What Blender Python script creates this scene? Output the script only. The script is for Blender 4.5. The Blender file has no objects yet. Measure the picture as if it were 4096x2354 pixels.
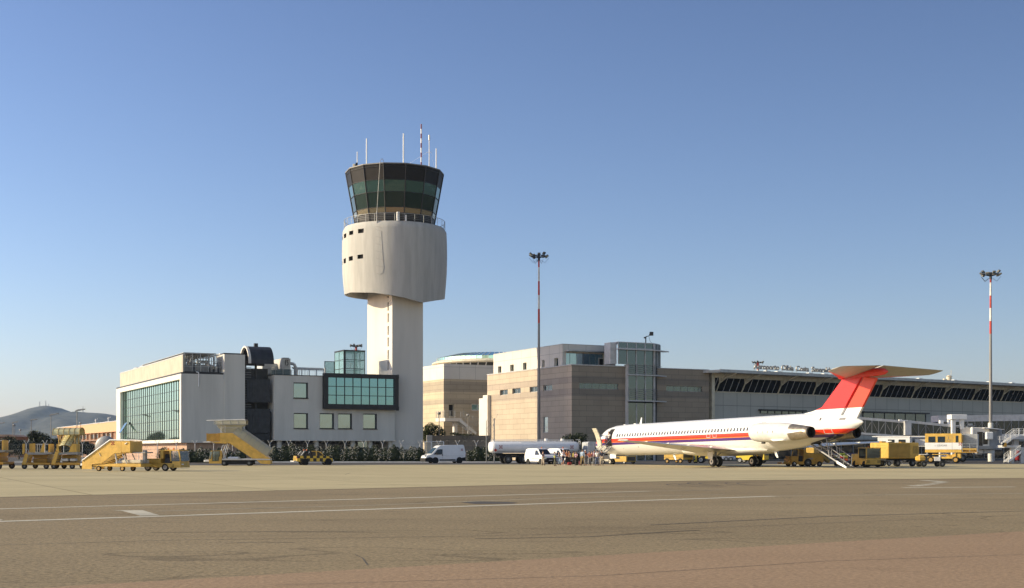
import bpy, bmesh, math, random
from mathutils import Vector, Matrix
random.seed(7)
C = bpy.context.scene.collection
K, HC, CX, HY = 5120.0, 1.6, 2048.0, 1803.0     # focal length in photo pixels, camera height, principal column, horizon row
R = math.radians
TH = math.atan2(5120, 10032)                     # how far the airport buildings are turned

# ---------------------------------------------------------------- frames: real plan positions for each thing
class Fr:
    def __init__(s, X, Y, a): s.o = (X, Y); s.a = a; s.c = math.cos(a); s.s = math.sin(a)
    def w(s, x, y): return (s.o[0]+x*s.c-y*s.s, s.o[1]+x*s.s+y*s.c)
    def x(s, px, y=0):
        r = (px-CX)/K; X0 = s.o[0]-y*s.s; Y0 = s.o[1]+y*s.c
        return (r*Y0-X0)/(s.c-r*s.s)
    def y(s, px, x=0):
        r = (px-CX)/K; X0 = s.o[0]+x*s.c; Y0 = s.o[1]+x*s.s
        return (X0-r*Y0)/(s.s+r*s.c)
    def z(s, py, x=0, y=0): return HC+(HY-py)*s.w(x, y)[1]/K
def fr(px, Y, a=0.0): return Fr((px-CX)*Y/K, Y, a)
def gY(py): return HC*K/(py-HY)
def gP(px, py): Y = gY(py); return ((px-CX)*Y/K, Y)

# ---------------------------------------------------------------- object helpers
def tag(o, label=None, cat=None, group=None, kind=None):
    if label: o['label'] = label
    if cat: o['category'] = cat
    if group: o['group'] = group
    if kind: o['kind'] = kind
    return o
def thing(name, label, cat, loc=(0,0,0), rz=0.0, group=None):
    o = bpy.data.objects.new(name, None); C.objects.link(o)
    o.location = loc; o.rotation_euler = (0,0,rz); o.empty_display_size = .3
    return tag(o, label, cat, group)
def fthing(name, label, cat, F, group=None): return thing(name, label, cat, (F.o[0], F.o[1], 0), F.a, group)
def dup(root, loc, rz=None, label=None):
    r = root.copy(); C.objects.link(r); r.location = loc
    if rz is not None: r.rotation_euler[2] = rz
    if label: r['label'] = label
    def rec(a, b):
        for ch in list(a.children):
            c = ch.copy(); C.objects.link(c); c.parent = b; rec(ch, c)
    rec(root, r)
    return r

class MB:
    def __init__(s): s.v = []; s.f = []; s.m = []; s.sm = []; s.mi = 0; s.smooth = False; s.T = None
    def _add(s, vs, fs, smooth=None):
        n = len(s.v)
        if s.T is not None: vs = [tuple(s.T @ Vector(p)) for p in vs]
        s.v += [tuple(p) for p in vs]
        for f in fs:
            s.f.append(tuple(i+n for i in f)); s.m.append(s.mi); s.sm.append(s.smooth if smooth is None else smooth)
    def box(s, x0, x1, y0, y1, z0, z1):
        if x0 > x1: x0, x1 = x1, x0
        if y0 > y1: y0, y1 = y1, y0
        if z0 > z1: z0, z1 = z1, z0
        s._add([(x0,y0,z0),(x1,y0,z0),(x1,y1,z0),(x0,y1,z0),(x0,y0,z1),(x1,y0,z1),(x1,y1,z1),(x0,y1,z1)],
               [(0,3,2,1),(4,5,6,7),(0,1,5,4),(1,2,6,5),(2,3,7,6),(3,0,4,7)], False)
        return s
    def rbox(s, x0, x1, y0, y1, z0, z1, b=.03):
        # box with chamfered upright and top edges
        b = min(b, abs(x1-x0)*.45, abs(y1-y0)*.45, abs(z1-z0)*.45)
        def ring(i, z): return [(x0+i,y0+b,z),(x0+b,y0+i,z),(x1-b,y0+i,z),(x1-i,y0+b,z),(x1-i,y1-b,z),(x1-b,y1-i,z),(x0+b,y1-i,z),(x0+i,y1-b,z)]
        def r2(z): return [(x0+b,y0+b,z)]*2+[(x1-b,y0+b,z)]*2+[(x1-b,y1-b,z)]*2+[(x0+b,y1-b,z)]*2
        vs = r2(z0)+ring(0, z0+b)+ring(0, z1-b)+r2(z1)
        fs = [tuple(range(7,-1,-1)), tuple(range(24,32))]
        for k in range(3):
            for i in range(8): j = (i+1) % 8; fs.append((k*8+i, k*8+j, k*8+8+j, k*8+8+i))
        s._add(vs, fs, False); return s
    def quad(s, a, b, c, d): s._add([a,b,c,d], [(0,1,2,3)], False); return s
    def poly(s, pts): s._add(pts, [tuple(range(len(pts)))], False); return s
    def prism(s, pts, z0, z1):
        # pts (x,y) counter-clockwise
        n = len(pts)
        vs = [(p[0],p[1],z0) for p in pts]+[(p[0],p[1],z1) for p in pts]
        fs = [tuple(range(n-1,-1,-1)), tuple(range(n,2*n))]+[(i,(i+1)%n,n+(i+1)%n,n+i) for i in range(n)]
        s._add(vs, fs, False); return s
    def slab(s, pts, y0, y1, wf=None, smooth=False):
        # profile of (x,z) points swept across y; wf(z) narrows it towards the middle
        n = len(pts); ym = (y0+y1)/2; h = (y1-y0)/2
        k = (lambda z: 1.0) if wf is None else wf
        vs = [(p[0],ym-h*k(p[1]),p[1]) for p in pts]+[(p[0],ym+h*k(p[1]),p[1]) for p in pts]
        a = sum(pts[i][0]*pts[(i+1)%n][1]-pts[(i+1)%n][0]*pts[i][1] for i in range(n))
        fr_, bk = tuple(range(n)), tuple(range(2*n-1,n-1,-1))
        fs = [fr_, bk]+[((i+1)%n,i,n+i,n+(i+1)%n) for i in range(n)]
        if a < 0: fs = [tuple(reversed(f)) for f in fs]
        s._add(vs, fs, smooth); return s
    def cyl(s, p, q, r0, r1=None, n=10, caps=True, smooth=True):
        r1 = r0 if r1 is None else r1
        p = Vector(p); q = Vector(q); d = (q-p)
        if d.length < 1e-6: return s
        d.normalize(); u = d.orthogonal().normalized(); w = d.cross(u)
        vs = []
        for c, r in ((p, r0), (q, r1)):
            for i in range(n):
                t = 2*math.pi*i/n; vs.append(tuple(c+u*(r*math.cos(t))+w*(r*math.sin(t))))
        s._add(vs, [(i,(i+1)%n,n+(i+1)%n,n+i) for i in range(n)], smooth)
        if caps: s._add(vs, [tuple(range(n-1,-1,-1)), tuple(range(n,2*n))], False)
        return s
    def bar(s, p, q, w, h=None):
        s.cyl(p, q, w*.6, n=4, smooth=False); return s
    def tube(s, pts, r, n=6):
        for a, b in zip(pts[:-1], pts[1:]): s.cyl(a, b, r, n=n)
        return s
    def lathe(s, prof, c=(0,0,0), n=24, a0=0.0, a1=2*math.pi, smooth=True):
        full = abs(a1-a0-2*math.pi) < 1e-6; m = n if full else n+1
        vs = []
        for r, z in prof:
            for i in range(m):
                t = a0+(a1-a0)*i/n; vs.append((c[0]+r*math.cos(t), c[1]+r*math.sin(t), c[2]+z))
        fs = []
        for k in range(len(prof)-1):
            for i in range(n):
                j = (i+1) % m; fs.append((k*m+i,k*m+j,(k+1)*m+j,(k+1)*m+i))
        s._add(vs, fs, smooth); return s
    def loft(s, rings, cap0=True, cap1=True, smooth=True):
        n = len(rings[0]); vs = [p for r in rings for p in r]; fs = []
        for k in range(len(rings)-1):
            for i in range(n): j = (i+1) % n; fs.append((k*n+i,k*n+j,(k+1)*n+j,(k+1)*n+i))
        s._add(vs, fs, smooth)
        if cap0: s._add(rings[0], [tuple(range(n-1,-1,-1))], False)
        if cap1: s._add(rings[-1], [tuple(range(n))], False)
        return s
    def face_wall(s, O, U, N, w0, w1, z0, z1, holes, dep, mi_rev=None):
        # wall sheet spanned by U and z with outward normal N; holes = (a0,a1,b0,b1) get reveals dep deep
        O = Vector(O); U = Vector(U); N = Vector(N); Z = Vector((0,0,1))
        us = sorted({w0, w1, *[v for h in holes for v in h[:2]]}); zs = sorted({z0, z1, *[v for h in holes for v in h[2:4]]})
        flip = U.cross(Z).dot(N) < 0
        P = lambda a, b, d=0.0: tuple(O+U*a+Z*b-N*d)
        def q(a, b, c, d): s._add([a,b,c,d] if not flip else [a,d,c,b], [(0,1,2,3)], False)
        for i in range(len(us)-1):
            for j in range(len(zs)-1):
                cu = (us[i]+us[i+1])/2; cz = (zs[j]+zs[j+1])/2
                if any(h[0] < cu < h[1] and h[2] < cz < h[3] for h in holes): continue
                q(P(us[i],zs[j]), P(us[i+1],zs[j]), P(us[i+1],zs[j+1]), P(us[i],zs[j+1]))
        k = s.mi
        if mi_rev is not None: s.mi = mi_rev
        for a0, a1, b0, b1 in holes:
            q(P(a0,b0),P(a0,b1),P(a0,b1,dep),P(a0,b0,dep)) if False else None
            q(P(a0,b0,dep),P(a0,b0),P(a0,b1),P(a0,b1,dep)); q(P(a1,b0),P(a1,b0,dep),P(a1,b1,dep),P(a1,b1))
            q(P(a0,b0,dep),P(a1,b0,dep),P(a1,b0),P(a0,b0)); q(P(a0,b1),P(a1,b1),P(a1,b1,dep),P(a0,b1,dep))
        s.mi = k
        return s
    def build(s, name, mats, parent=None, loc=(0,0,0), bevel=0.0, label=None, rot=(0,0,0)):
        me = bpy.data.meshes.new(name); me.from_pydata(s.v, [], s.f)
        if not isinstance(mats, (list, tuple)): mats = [mats]
        for m in mats: me.materials.append(m)
        for p, mi, sm in zip(me.polygons, s.m, s.sm): p.material_index = mi; p.use_smooth = sm
        me.update()
        o = bpy.data.objects.new(name, me); C.objects.link(o); o.location = loc; o.rotation_euler = rot
        if parent is not None: o.parent = parent
        if bevel:
            b = o.modifiers.new('b', 'BEVEL'); b.width = bevel; b.segments = 2; b.limit_method = 'ANGLE'; b.angle_limit = R(35)
        if label: o['label'] = label
        return o

# ---------------------------------------------------------------- materials
def _nodes(name):
    m = bpy.data.materials.new(name); m.use_nodes = True
    nt = m.node_tree; return m, nt, nt.nodes['Principled BSDF'], nt.nodes.new, nt.links.new
def mat(name, col, rough=.6, metal=0.0, var=.12, scale=1.5, bump=0.0, bscale=30, spec=.5, dirt=None, emit=0, streak=False):
    m, nt, B, N, L = _nodes(name)
    B.inputs['Roughness'].default_value = rough; B.inputs['Metallic'].default_value = metal
    B.inputs['Specular IOR Level'].default_value = spec
    tc = N('ShaderNodeTexCoord'); mp = N('ShaderNodeMapping'); L(tc.outputs['Object'], mp.inputs[0])
    if streak: mp.inputs['Scale'].default_value = (1, 1, .12)
    nz = N('ShaderNodeTexNoise'); nz.inputs['Scale'].default_value = scale; nz.inputs['Detail'].default_value = 6; nz.inputs['Roughness'].default_value = .65
    L(mp.outputs[0], nz.inputs['Vector'])
    cr = N('ShaderNodeValToRGB'); L(nz.outputs['Fac'], cr.inputs[0])
    d = dirt or tuple(c*(1-var*2) for c in col[:3])
    cr.color_ramp.elements[0].position = .32; cr.color_ramp.elements[0].color = (*d, 1)
    cr.color_ramp.elements[1].position = .6; cr.color_ramp.elements[1].color = (*[min(1, c*(1+var*.35)) for c in col[:3]], 1)
    L(cr.outputs[0], B.inputs['Base Color'])
    if bump:
        n2 = N('ShaderNodeTexNoise'); n2.inputs['Scale'].default_value = bscale; n2.inputs['Detail'].default_value = 4
        L(tc.outputs['Object'], n2.inputs['Vector'])
        bp = N('ShaderNodeBump'); bp.inputs['Strength'].default_value = bump; bp.inputs['Distance'].default_value = .05
        L(n2.outputs['Fac'], bp.inputs['Height']); L(bp.outputs[0], B.inputs['Normal'])
    if emit:
        B.inputs['Emission Color'].default_value = (*col[:3], 1); B.inputs['Emission Strength'].default_value = emit
    return m
def cladding(name, cols, joint, pw, ph, rough=.6, offset=.5, jw=.025, band=None, uvaxis='xy', stain=.15):
    # stone or metal panels: u = x+y of the object's own frame, v = z
    m, nt, B, N, L = _nodes(name); B.inputs['Roughness'].default_value = rough
    tc = N('ShaderNodeTexCoord'); sp = N('ShaderNodeSeparateXYZ'); L(tc.outputs['Object'], sp.inputs[0])
    ad = N('ShaderNodeMath'); ad.operation = 'ADD'; L(sp.outputs[0], ad.inputs[0]); L(sp.outputs[1], ad.inputs[1])
    cb = N('ShaderNodeCombineXYZ'); L(ad.outputs[0], cb.inputs[0]); L(sp.outputs[2], cb.inputs[1])
    br = N('ShaderNodeTexBrick'); L(cb.outputs[0], br.inputs['Vector'])
    br.offset = offset; br.inputs['Scale'].default_value = 1
    br.inputs['Brick Width'].default_value = pw; br.inputs['Row Height'].default_value = ph
    br.inputs['Mortar Size'].default_value = jw; br.inputs['Mortar Smooth'].default_value = .1; br.inputs['Bias'].default_value = -.3
    br.inputs['Color1'].default_value = (*cols[0], 1); br.inputs['Color2'].default_value = (*cols[1], 1); br.inputs['Mortar'].default_value = (*joint, 1)
    out = br.outputs['Color']
    if band:
        # bands of another stone between heights
        for z0, z1, bc in band:
            a = N('ShaderNodeMath'); a.operation = 'GREATER_THAN'; L(sp.outputs[2], a.inputs[0]); a.inputs[1].default_value = z0
            b = N('ShaderNodeMath'); b.operation = 'LESS_THAN'; L(sp.outputs[2], b.inputs[0]); b.inputs[1].default_value = z1
            c = N('ShaderNodeMath'); c.operation = 'MULTIPLY'; L(a.outputs[0], c.inputs[0]); L(b.outputs[0], c.inputs[1])
            mx = N('ShaderNodeMix'); mx.data_type = 'RGBA'; mx.blend_type = 'MULTIPLY'; L(c.outputs[0], mx.inputs[0]); L(out, mx.inputs[6]); mx.inputs[7].default_value = (*bc, 1)
            out = mx.outputs[2]
    nz = N('ShaderNodeTexNoise'); nz.inputs['Scale'].default_value = .35; nz.inputs['Detail'].default_value = 8
    L(tc.outputs['Object'], nz.inputs['Vector'])
    mr = N('ShaderNodeMapRange'); L(nz.outputs['Fac'], mr.inputs[0]); mr.inputs[1].default_value = .3; mr.inputs[2].default_value = .7; mr.inputs[3].default_value = 1-stain; mr.inputs[4].default_value = 1.04
    mx = N('ShaderNodeMix'); mx.data_type = 'RGBA'; mx.blend_type = 'MULTIPLY'; mx.inputs[0].default_value = 1
    L(out, mx.inputs[6]); L(mr.outputs[0], mx.inputs[7]); L(mx.outputs[2], B.inputs['Base Color'])
    return m
def glass(name, col, rough=.04, metal=.85, wob=.02, spec=.8, pane=None):
    m, nt, B, N, L = _nodes(name)
    B.inputs['Base Color'].default_value = (*col, 1); B.inputs['Roughness'].default_value = rough; B.inputs['Metallic'].default_value = metal
    B.inputs['Specular IOR Level'].default_value = spec
    tc = N('ShaderNodeTexCoord'); nz = N('ShaderNodeTexNoise'); nz.inputs['Scale'].default_value = .8; nz.inputs['Detail'].default_value = 2
    L(tc.outputs['Object'], nz.inputs['Vector']); bp = N('ShaderNodeBump'); bp.inputs['Strength'].default_value = wob; bp.inputs['Distance'].default_value = 1
    L(nz.outputs['Fac'], bp.inputs['Height']); L(bp.outputs[0], B.inputs['Normal'])
    return m
def clear(name, col, alpha=.45, rough=.1, metal=0.0):
    m, nt, B, N, L = _nodes(name)
    B.inputs['Base Color'].default_value = (*col, 1); B.inputs['Roughness'].default_value = rough; B.inputs['Alpha'].default_value = alpha
    B.inputs['Metallic'].default_value = metal
    tc = N('ShaderNodeTexCoord'); nz = N('ShaderNodeTexNoise'); nz.inputs['Scale'].default_value = 2
    L(tc.outputs['Object'], nz.inputs['Vector']); bp = N('ShaderNodeBump'); bp.inputs['Strength'].default_value = .03
    L(nz.outputs['Fac'], bp.inputs['Height']); L(bp.outputs[0], B.inputs['Normal'])
    return m

M = {}
M['plaster'] = mat('plaster', (.655,.63,.57), .85, var=.07, scale=.5, bump=.15, bscale=6, streak=True)
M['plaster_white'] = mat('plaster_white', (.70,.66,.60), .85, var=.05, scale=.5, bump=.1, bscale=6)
M['shaft'] = mat('shaft_concrete', (.66,.62,.56), .85, var=.05, scale=.35, bump=.1, bscale=8, streak=True)
M['concrete'] = mat('tower_concrete', (.465,.455,.43), .9, var=.09, scale=1.0, bump=.06, bscale=4, streak=True)
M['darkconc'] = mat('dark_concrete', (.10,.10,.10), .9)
M['screen'] = mat('penthouse_screen', (.50,.45,.36), .7, var=.08, scale=.6)
M['plinth'] = cladding('plinth_stone', ((.48,.31,.22),(.42,.27,.19)), (.25,.17,.12), 1.2, .6)
M['darkmetal'] = mat('dark_metal', (.022,.022,.024), .45, var=.2)
M['vault'] = mat('vault_sheet', (.035,.036,.04), .5, var=.2, streak=True)
M['black'] = mat('black_rubber', (.015,.015,.015), .85)
M['tyre'] = mat('tyre_rubber', (.02,.02,.019), .9)
M['grey'] = mat('grey_metal', (.30,.30,.30), .5, metal=.3)
M['galv'] = mat('galvanised', (.42,.43,.43), .45, metal=.5)
M['lightgrey'] = mat('light_grey_metal', (.55,.55,.55), .45)
M['white'] = mat('white_paint', (.78,.78,.77), .4, var=.05)
M['vanwhite'] = mat('van_white', (.74,.75,.77), .3, var=.03)
M['yellow'] = mat('yellow_paint', (.66,.41,.08), .5, var=.14, scale=1.6)
M['yellow2'] = mat('orange_yellow_paint', (.52,.29,.045), .5, var=.16)
M['lemon'] = mat('lemon_paint', (.80,.58,.05), .45, var=.08)
M['dull'] = mat('khaki_yellow_paint', (.40,.26,.06), .6, var=.15)
M['red'] = mat('red_paint', (.55,.03,.02), .45)
M['mastred'] = mat('mast_red', (.50,.045,.025), .55)
M['mastwhite'] = mat('mast_white', (.70,.68,.63), .55)
M['orange'] = mat('orange_lens', (.75,.16,.02), .3)
M['steel'] = mat('mast_steel', (.24,.23,.22), .5, metal=.2, streak=True)
M['white_pl'] = M['white']
M['seat'] = mat('seat_vinyl', (.03,.03,.035), .6)
M['blueluggage'] = mat('blue_cloth', (.03,.04,.22), .7)
M['cream'] = mat('cream_panel', (.62,.56,.43), .55)
M['canopy'] = mat('canopy_sheet', (.62,.58,.34), .4, var=.12)
M['canopyp'] = clear('canopy_plastic', (.50,.46,.32), .72, .35)
M['glassgreen'] = glass('glass_green', (.54,.82,.70), .04, .97, .004)
M['glassteal'] = glass('glass_teal', (.17,.34,.42), .05, .9, .006)
M['glasspale'] = glass('glass_pale', (.27,.37,.42), .06, .85, .004)
M['glassdark'] = glass('glass_dark', (.085,.115,.13), .06, .75, .006)
M['glassblack'] = glass('glass_black', (.028,.03,.032), .06, .3, .03, .4)
M['glasscab'] = glass('glass_cab', (.105,.20,.20), .05, .85, .012)
M['glassvan'] = glass('glass_vehicle', (.03,.035,.04), .05, .2, .0, .7)
M['glassbridge'] = glass('glass_bridge', (.045,.06,.065), .08, .45, .006, .5)
M['clearglass'] = clear('vehicle_clear_glass', (.22,.25,.27), .5, .06)
M['boxglass'] = clear('lift_glass', (.28,.50,.50), .55, .05, .3)
M['leaf'] = mat('leaf', (.055,.075,.028), .7, var=.35, scale=3)
M['leafdark'] = mat('leaf_dark', (.022,.034,.018), .7, var=.35, scale=3)
M['bark'] = mat('bark', (.12,.09,.06), .9)
M['petal'] = mat('petal', (.62,.60,.55), .7, var=.1)
# ---------------------------------------------------------------- world, sun, camera
SAZ = math.atan2(-1.0, -.10)      # direction towards the sun in plan: x = sin, y = cos
SX, SY = -1.0, -.10
n_ = math.hypot(SX, SY); SX /= n_; SY /= n_
EL = R(21)
w = bpy.data.worlds.new('World'); bpy.context.scene.world = w; w.use_nodes = True
nt = w.node_tree; bg = nt.nodes['Background']
sky = nt.nodes.new('ShaderNodeTexSky'); sky.sky_type = 'NISHITA'; sky.sun_disc = False
sky.sun_elevation = EL; sky.sun_rotation = math.atan2(SX, SY)
sky.altitude = 0; sky.air_density = 1.0; sky.dust_density = .6; sky.ozone_density = 6.0
# camera white balance tint of the sky, and the deep-blue side of the sky away from the sun
tcw = nt.nodes.new('ShaderNodeTexCoord'); spw = nt.nodes.new('ShaderNodeSeparateXYZ'); nt.links.new(tcw.outputs['Generated'], spw.inputs[0])
mrw = nt.nodes.new('ShaderNodeMapRange'); nt.links.new(spw.outputs[0], mrw.inputs[0])
mrw.inputs[1].default_value = -.55; mrw.inputs[2].default_value = .55; mrw.inputs[3].default_value = 1.36; mrw.inputs[4].default_value = .70
tw_ = nt.nodes.new('ShaderNodeMix'); tw_.data_type = 'RGBA'; tw_.blend_type = 'MULTIPLY'; tw_.inputs[0].default_value = 1; tw_.inputs[7].default_value = (1.36, 1.04, .97, 1)
nt.links.new(sky.outputs[0], tw_.inputs[6])
tg_ = nt.nodes.new('ShaderNodeMix'); tg_.data_type = 'RGBA'; tg_.blend_type = 'MULTIPLY'; tg_.inputs[0].default_value = 1
nt.links.new(tw_.outputs[2], tg_.inputs[6]); nt.links.new(mrw.outputs[0], tg_.inputs[7])
# added warm fill: unseen sky behind the camera brightened to lift shaded walls
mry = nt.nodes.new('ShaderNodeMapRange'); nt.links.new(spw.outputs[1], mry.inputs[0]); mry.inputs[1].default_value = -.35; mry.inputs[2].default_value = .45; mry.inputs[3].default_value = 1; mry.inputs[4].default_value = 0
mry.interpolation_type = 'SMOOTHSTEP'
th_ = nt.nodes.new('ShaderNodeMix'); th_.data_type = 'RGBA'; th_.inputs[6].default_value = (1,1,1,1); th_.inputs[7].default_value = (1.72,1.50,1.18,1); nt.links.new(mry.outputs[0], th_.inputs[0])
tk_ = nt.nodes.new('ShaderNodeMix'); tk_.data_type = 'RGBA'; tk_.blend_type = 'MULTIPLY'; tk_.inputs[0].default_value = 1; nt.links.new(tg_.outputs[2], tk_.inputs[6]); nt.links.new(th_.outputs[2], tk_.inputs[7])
# brighter air low over the horizon
mrz = nt.nodes.new('ShaderNodeMapRange'); nt.links.new(spw.outputs[2], mrz.inputs[0]); mrz.inputs[1].default_value = .02; mrz.inputs[2].default_value = .34; mrz.inputs[3].default_value = 1; mrz.inputs[4].default_value = 0
tz_ = nt.nodes.new('ShaderNodeMix'); tz_.data_type = 'RGBA'; tz_.inputs[6].default_value = (.93,.94,.97,1); tz_.inputs[7].default_value = (1.16,1.16,1.12,1); nt.links.new(mrz.outputs[0], tz_.inputs[0])
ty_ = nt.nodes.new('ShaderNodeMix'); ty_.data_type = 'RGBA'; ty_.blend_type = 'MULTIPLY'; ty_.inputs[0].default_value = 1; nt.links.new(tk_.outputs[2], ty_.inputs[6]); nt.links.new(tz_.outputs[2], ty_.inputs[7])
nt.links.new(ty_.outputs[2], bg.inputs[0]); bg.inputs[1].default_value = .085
ld = bpy.data.lights.new('sun', 'SUN'); ld.energy = 3.6; ld.angle = R(.53); ld.color = (1.0, .86, .575)
lo = bpy.data.objects.new('sun', ld); C.objects.link(lo)
sv = Vector((SX*math.cos(EL), SY*math.cos(EL), math.sin(EL)))
lo.rotation_euler = sv.to_track_quat('Z', 'Y').to_euler(); lo.location = (-200, -60, 120)
cd = bpy.data.cameras.new('camera'); cam = bpy.data.objects.new('camera', cd); C.objects.link(cam)
cam.location = (0, 0, HC); cam.rotation_euler = (R(90), 0, 0); cd.sensor_width = 36; cd.lens = 36*K/4096
cd.shift_y = (HY-1177)/4096; cd.clip_start = .5; cd.clip_end = 40000
bpy.context.scene.camera = cam
vs = bpy.context.scene.view_settings; vs.view_transform = 'Standard'; vs.look = 'None'; vs.exposure = .8; vs.gamma = 1

# ---------------------------------------------------------------- ground
def gmat(name, c0, c1, speck, sscale, streaks=.0, stretch=(1,1,1), rough=.85, bump=.3, joints=None, patch=.12):
    m, nt, B, N, L = _nodes(name); B.inputs['Roughness'].default_value = rough; B.inputs['Specular IOR Level'].default_value = .25
    tc = N('ShaderNodeTexCoord'); P = tc.outputs['Object']
    big = N('ShaderNodeTexNoise'); big.inputs['Scale'].default_value = .08; big.inputs['Detail'].default_value = 8; big.inputs['Roughness'].default_value = .6
    mp = N('ShaderNodeMapping'); mp.inputs['Scale'].default_value = stretch; mp.inputs['Rotation'].default_value = (0,0,-R(30)); L(P, mp.inputs[0]); L(mp.outputs[0], big.inputs['Vector'])
    cr = N('ShaderNodeValToRGB'); cr.color_ramp.elements[0].position = .35; cr.color_ramp.elements[1].position = .65
    cr.color_ramp.elements[0].color = (*c0, 1); cr.color_ramp.elements[1].color = (*c1, 1); L(big.outputs['Fac'], cr.inputs[0])
    out = cr.outputs[0]
    fine = N('ShaderNodeTexNoise'); fine.inputs['Scale'].default_value = sscale; fine.inputs['Detail'].default_value = 5; fine.inputs['Roughness'].default_value = .8; L(P, fine.inputs['Vector'])
    mr = N('ShaderNodeMapRange'); mr.inputs[1].default_value = .3; mr.inputs[2].default_value = .7; mr.inputs[3].default_value = 1-speck; mr.inputs[4].default_value = 1+speck; L(fine.outputs['Fac'], mr.inputs[0])
    def mul(a, b):
        x = N('ShaderNodeMix'); x.data_type = 'RGBA'; x.blend_type = 'MULTIPLY'; x.inputs[0].default_value = 1; L(a, x.inputs[6]); L(b, x.inputs[7]); return x.outputs[2]
    out = mul(out, mr.outputs[0])
    # old sealed cracks and tyre marks: thin, winding dark lines
    vo = N('ShaderNodeTexNoise'); vo.inputs['Scale'].default_value = .045; vo.inputs['Detail'].default_value = 3; vo.inputs['Distortion'].default_value = .4
    m2 = N('ShaderNodeMapping'); m2.inputs['Scale'].default_value = (1, 3.0, 1); m2.inputs['Rotation'].default_value = (0,0,-R(33)); L(P, m2.inputs[0]); L(m2.outputs[0], vo.inputs['Vector'])
    sb = N('ShaderNodeMath'); sb.operation = 'PINGPONG'; sb.inputs[1].default_value = .06; L(vo.outputs['Fac'], sb.inputs[0])
    m3 = N('ShaderNodeMapRange'); m3.inputs[1].default_value = 0; m3.inputs[2].default_value = .0035; m3.inputs[3].default_value = 1-streaks; m3.inputs[4].default_value = 1; L(sb.outputs[0], m3.inputs[0])
    out = mul(out, m3.outputs[0])
    if patch:
        st = N('ShaderNodeTexNoise'); st.inputs['Scale'].default_value = .35; st.inputs['Detail'].default_value = 6; st.inputs['Roughness'].default_value = .7
        m5 = N('ShaderNodeMapping'); m5.inputs['Scale'].default_value = (.35, 1.3, 1); m5.inputs['Rotation'].default_value = (0,0,-R(36)); L(P, m5.inputs[0]); L(m5.outputs[0], st.inputs['Vector'])
        m6 = N('ShaderNodeMapRange'); m6.inputs[1].default_value = .55; m6.inputs[2].default_value = .75; m6.inputs[3].default_value = 1; m6.inputs[4].default_value = 1-patch*2; L(st.outputs['Fac'], m6.inputs[0])
        out = mul(out, m6.outputs[0])
    if joints:
        br = N('ShaderNodeTexBrick'); br.offset = 0; br.inputs['Scale'].default_value = 1; br.inputs['Brick Width'].default_value = joints; br.inputs['Row Height'].default_value = joints
        br.inputs['Mortar Size'].default_value = .06; br.inputs['Color1'].default_value = (1,1,1,1); br.inputs['Color2'].default_value = (.9,.9,.9,1); br.inputs['Mortar'].default_value = (.62,.6,.58,1)
        m4 = N('ShaderNodeMapping'); m4.inputs['Rotation'].default_value = (0,0,-TH); L(P, m4.inputs[0]); L(m4.outputs[0], br.inputs['Vector'])
        out = mul(out, br.outputs['Color'])
    L(out, B.inputs['Base Color'])
    bp = N('ShaderNodeBump'); bp.inputs['Strength'].default_value = bump; bp.inputs['Distance'].default_value = .02; L(fine.outputs['Fac'], bp.inputs['Height']); L(bp.outputs[0], B.inputs['Normal'])
    return m
G = {}
G['land'] = gmat('dry_land', (.13,.115,.07), (.19,.16,.10), .2, 2)
G['concrete'] = gmat('apron_concrete', (.47,.395,.225), (.545,.46,.265), .06, 6, .25, (1,2.2,1), joints=7.5, patch=.07)
G['asphalt'] = gmat('taxiway_asphalt', (.245,.188,.105), (.30,.232,.132), .6, 13, .32, (1,2,1), bump=.7, patch=.13)
G['redasphalt'] = gmat('red_asphalt', (.322,.218,.13), (.365,.25,.15), .42, 14, .12, (1,2,1), bump=.7, patch=.03)
G['service'] = gmat('service_asphalt', (.075,.072,.068), (.10,.095,.09), .2, 8, .1)
G['paint'] = gmat('road_paint', (.50,.46,.36), (.62,.58,.47), .25, 7, .1, patch=.2)
G['worn'] = gmat('worn_paint', (.32,.28,.20), (.42,.38,.28), .35, 5, .1, patch=.3)
G['rubber'] = gmat('tyre_marks', (.12,.105,.085), (.15,.13,.105), .3, 6, .1)
G['patch'] = gmat('asphalt_patch', (.085,.078,.07), (.10,.09,.08), .2, 6, .1)
def sheet(name, pts, z, m, kind='structure'):
    b = MB(); b.poly([(p[0], p[1], z) for p in pts]); o = b.build(name, m)
    o['kind'] = kind; return o
sheet('ground', [(-9000,-300),(9000,-300),(9000,16000),(-9000,16000)], -.012, G['land'])
# red shoulder edge, asphalt and concrete edges are old straight pours at different angles
E1 = [gP(100, 2354), gP(4096, 2125)]
def ext(p, q, t): return (p[0]+(q[0]-p[0])*t, p[1]+(q[1]-p[1])*t)
e1a, e1b = ext(E1[0], E1[1], -3), ext(E1[0], E1[1], 8)
sheet('taxiway', [(-120,-100),(200,-100),(260,130),(200,170),(-200,170),(-200,0)], -.008, G['asphalt'])
sheet('red_shoulder', [e1a, (e1a[0]+60, e1a[1]-70), (e1b[0]+120, e1b[1]-120), e1b], -.004, G['redasphalt'])
ea, eb, ec = gP(0, 1989), gP(2749, 1924), gP(4096, 1913)
a0 = ext(ea, eb, -3); c0 = ext(eb, ec, 6)
sheet('apron', [a0, ea, ext(ea, eb, .5), eb, ec, c0, (300, 158), (-200, 158)], 0.0, G['concrete'])
sheet('service_road', [(-120, 139), (-60, 136), (-30,138), (0,146), (30,148), (60,150), (120,156), (160,160), (300,230), (300, 420), (-250, 420), (-250,139)], .004, G['service'])
k_ = MB(); k_.box(-75, 3.2, 169.0, 169.3, 0, .16); k_.box(3.2,3.5,169.0,182,0,.16)
o = k_.build('kerb', M['lightgrey']); o['kind'] = 'structure'
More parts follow.
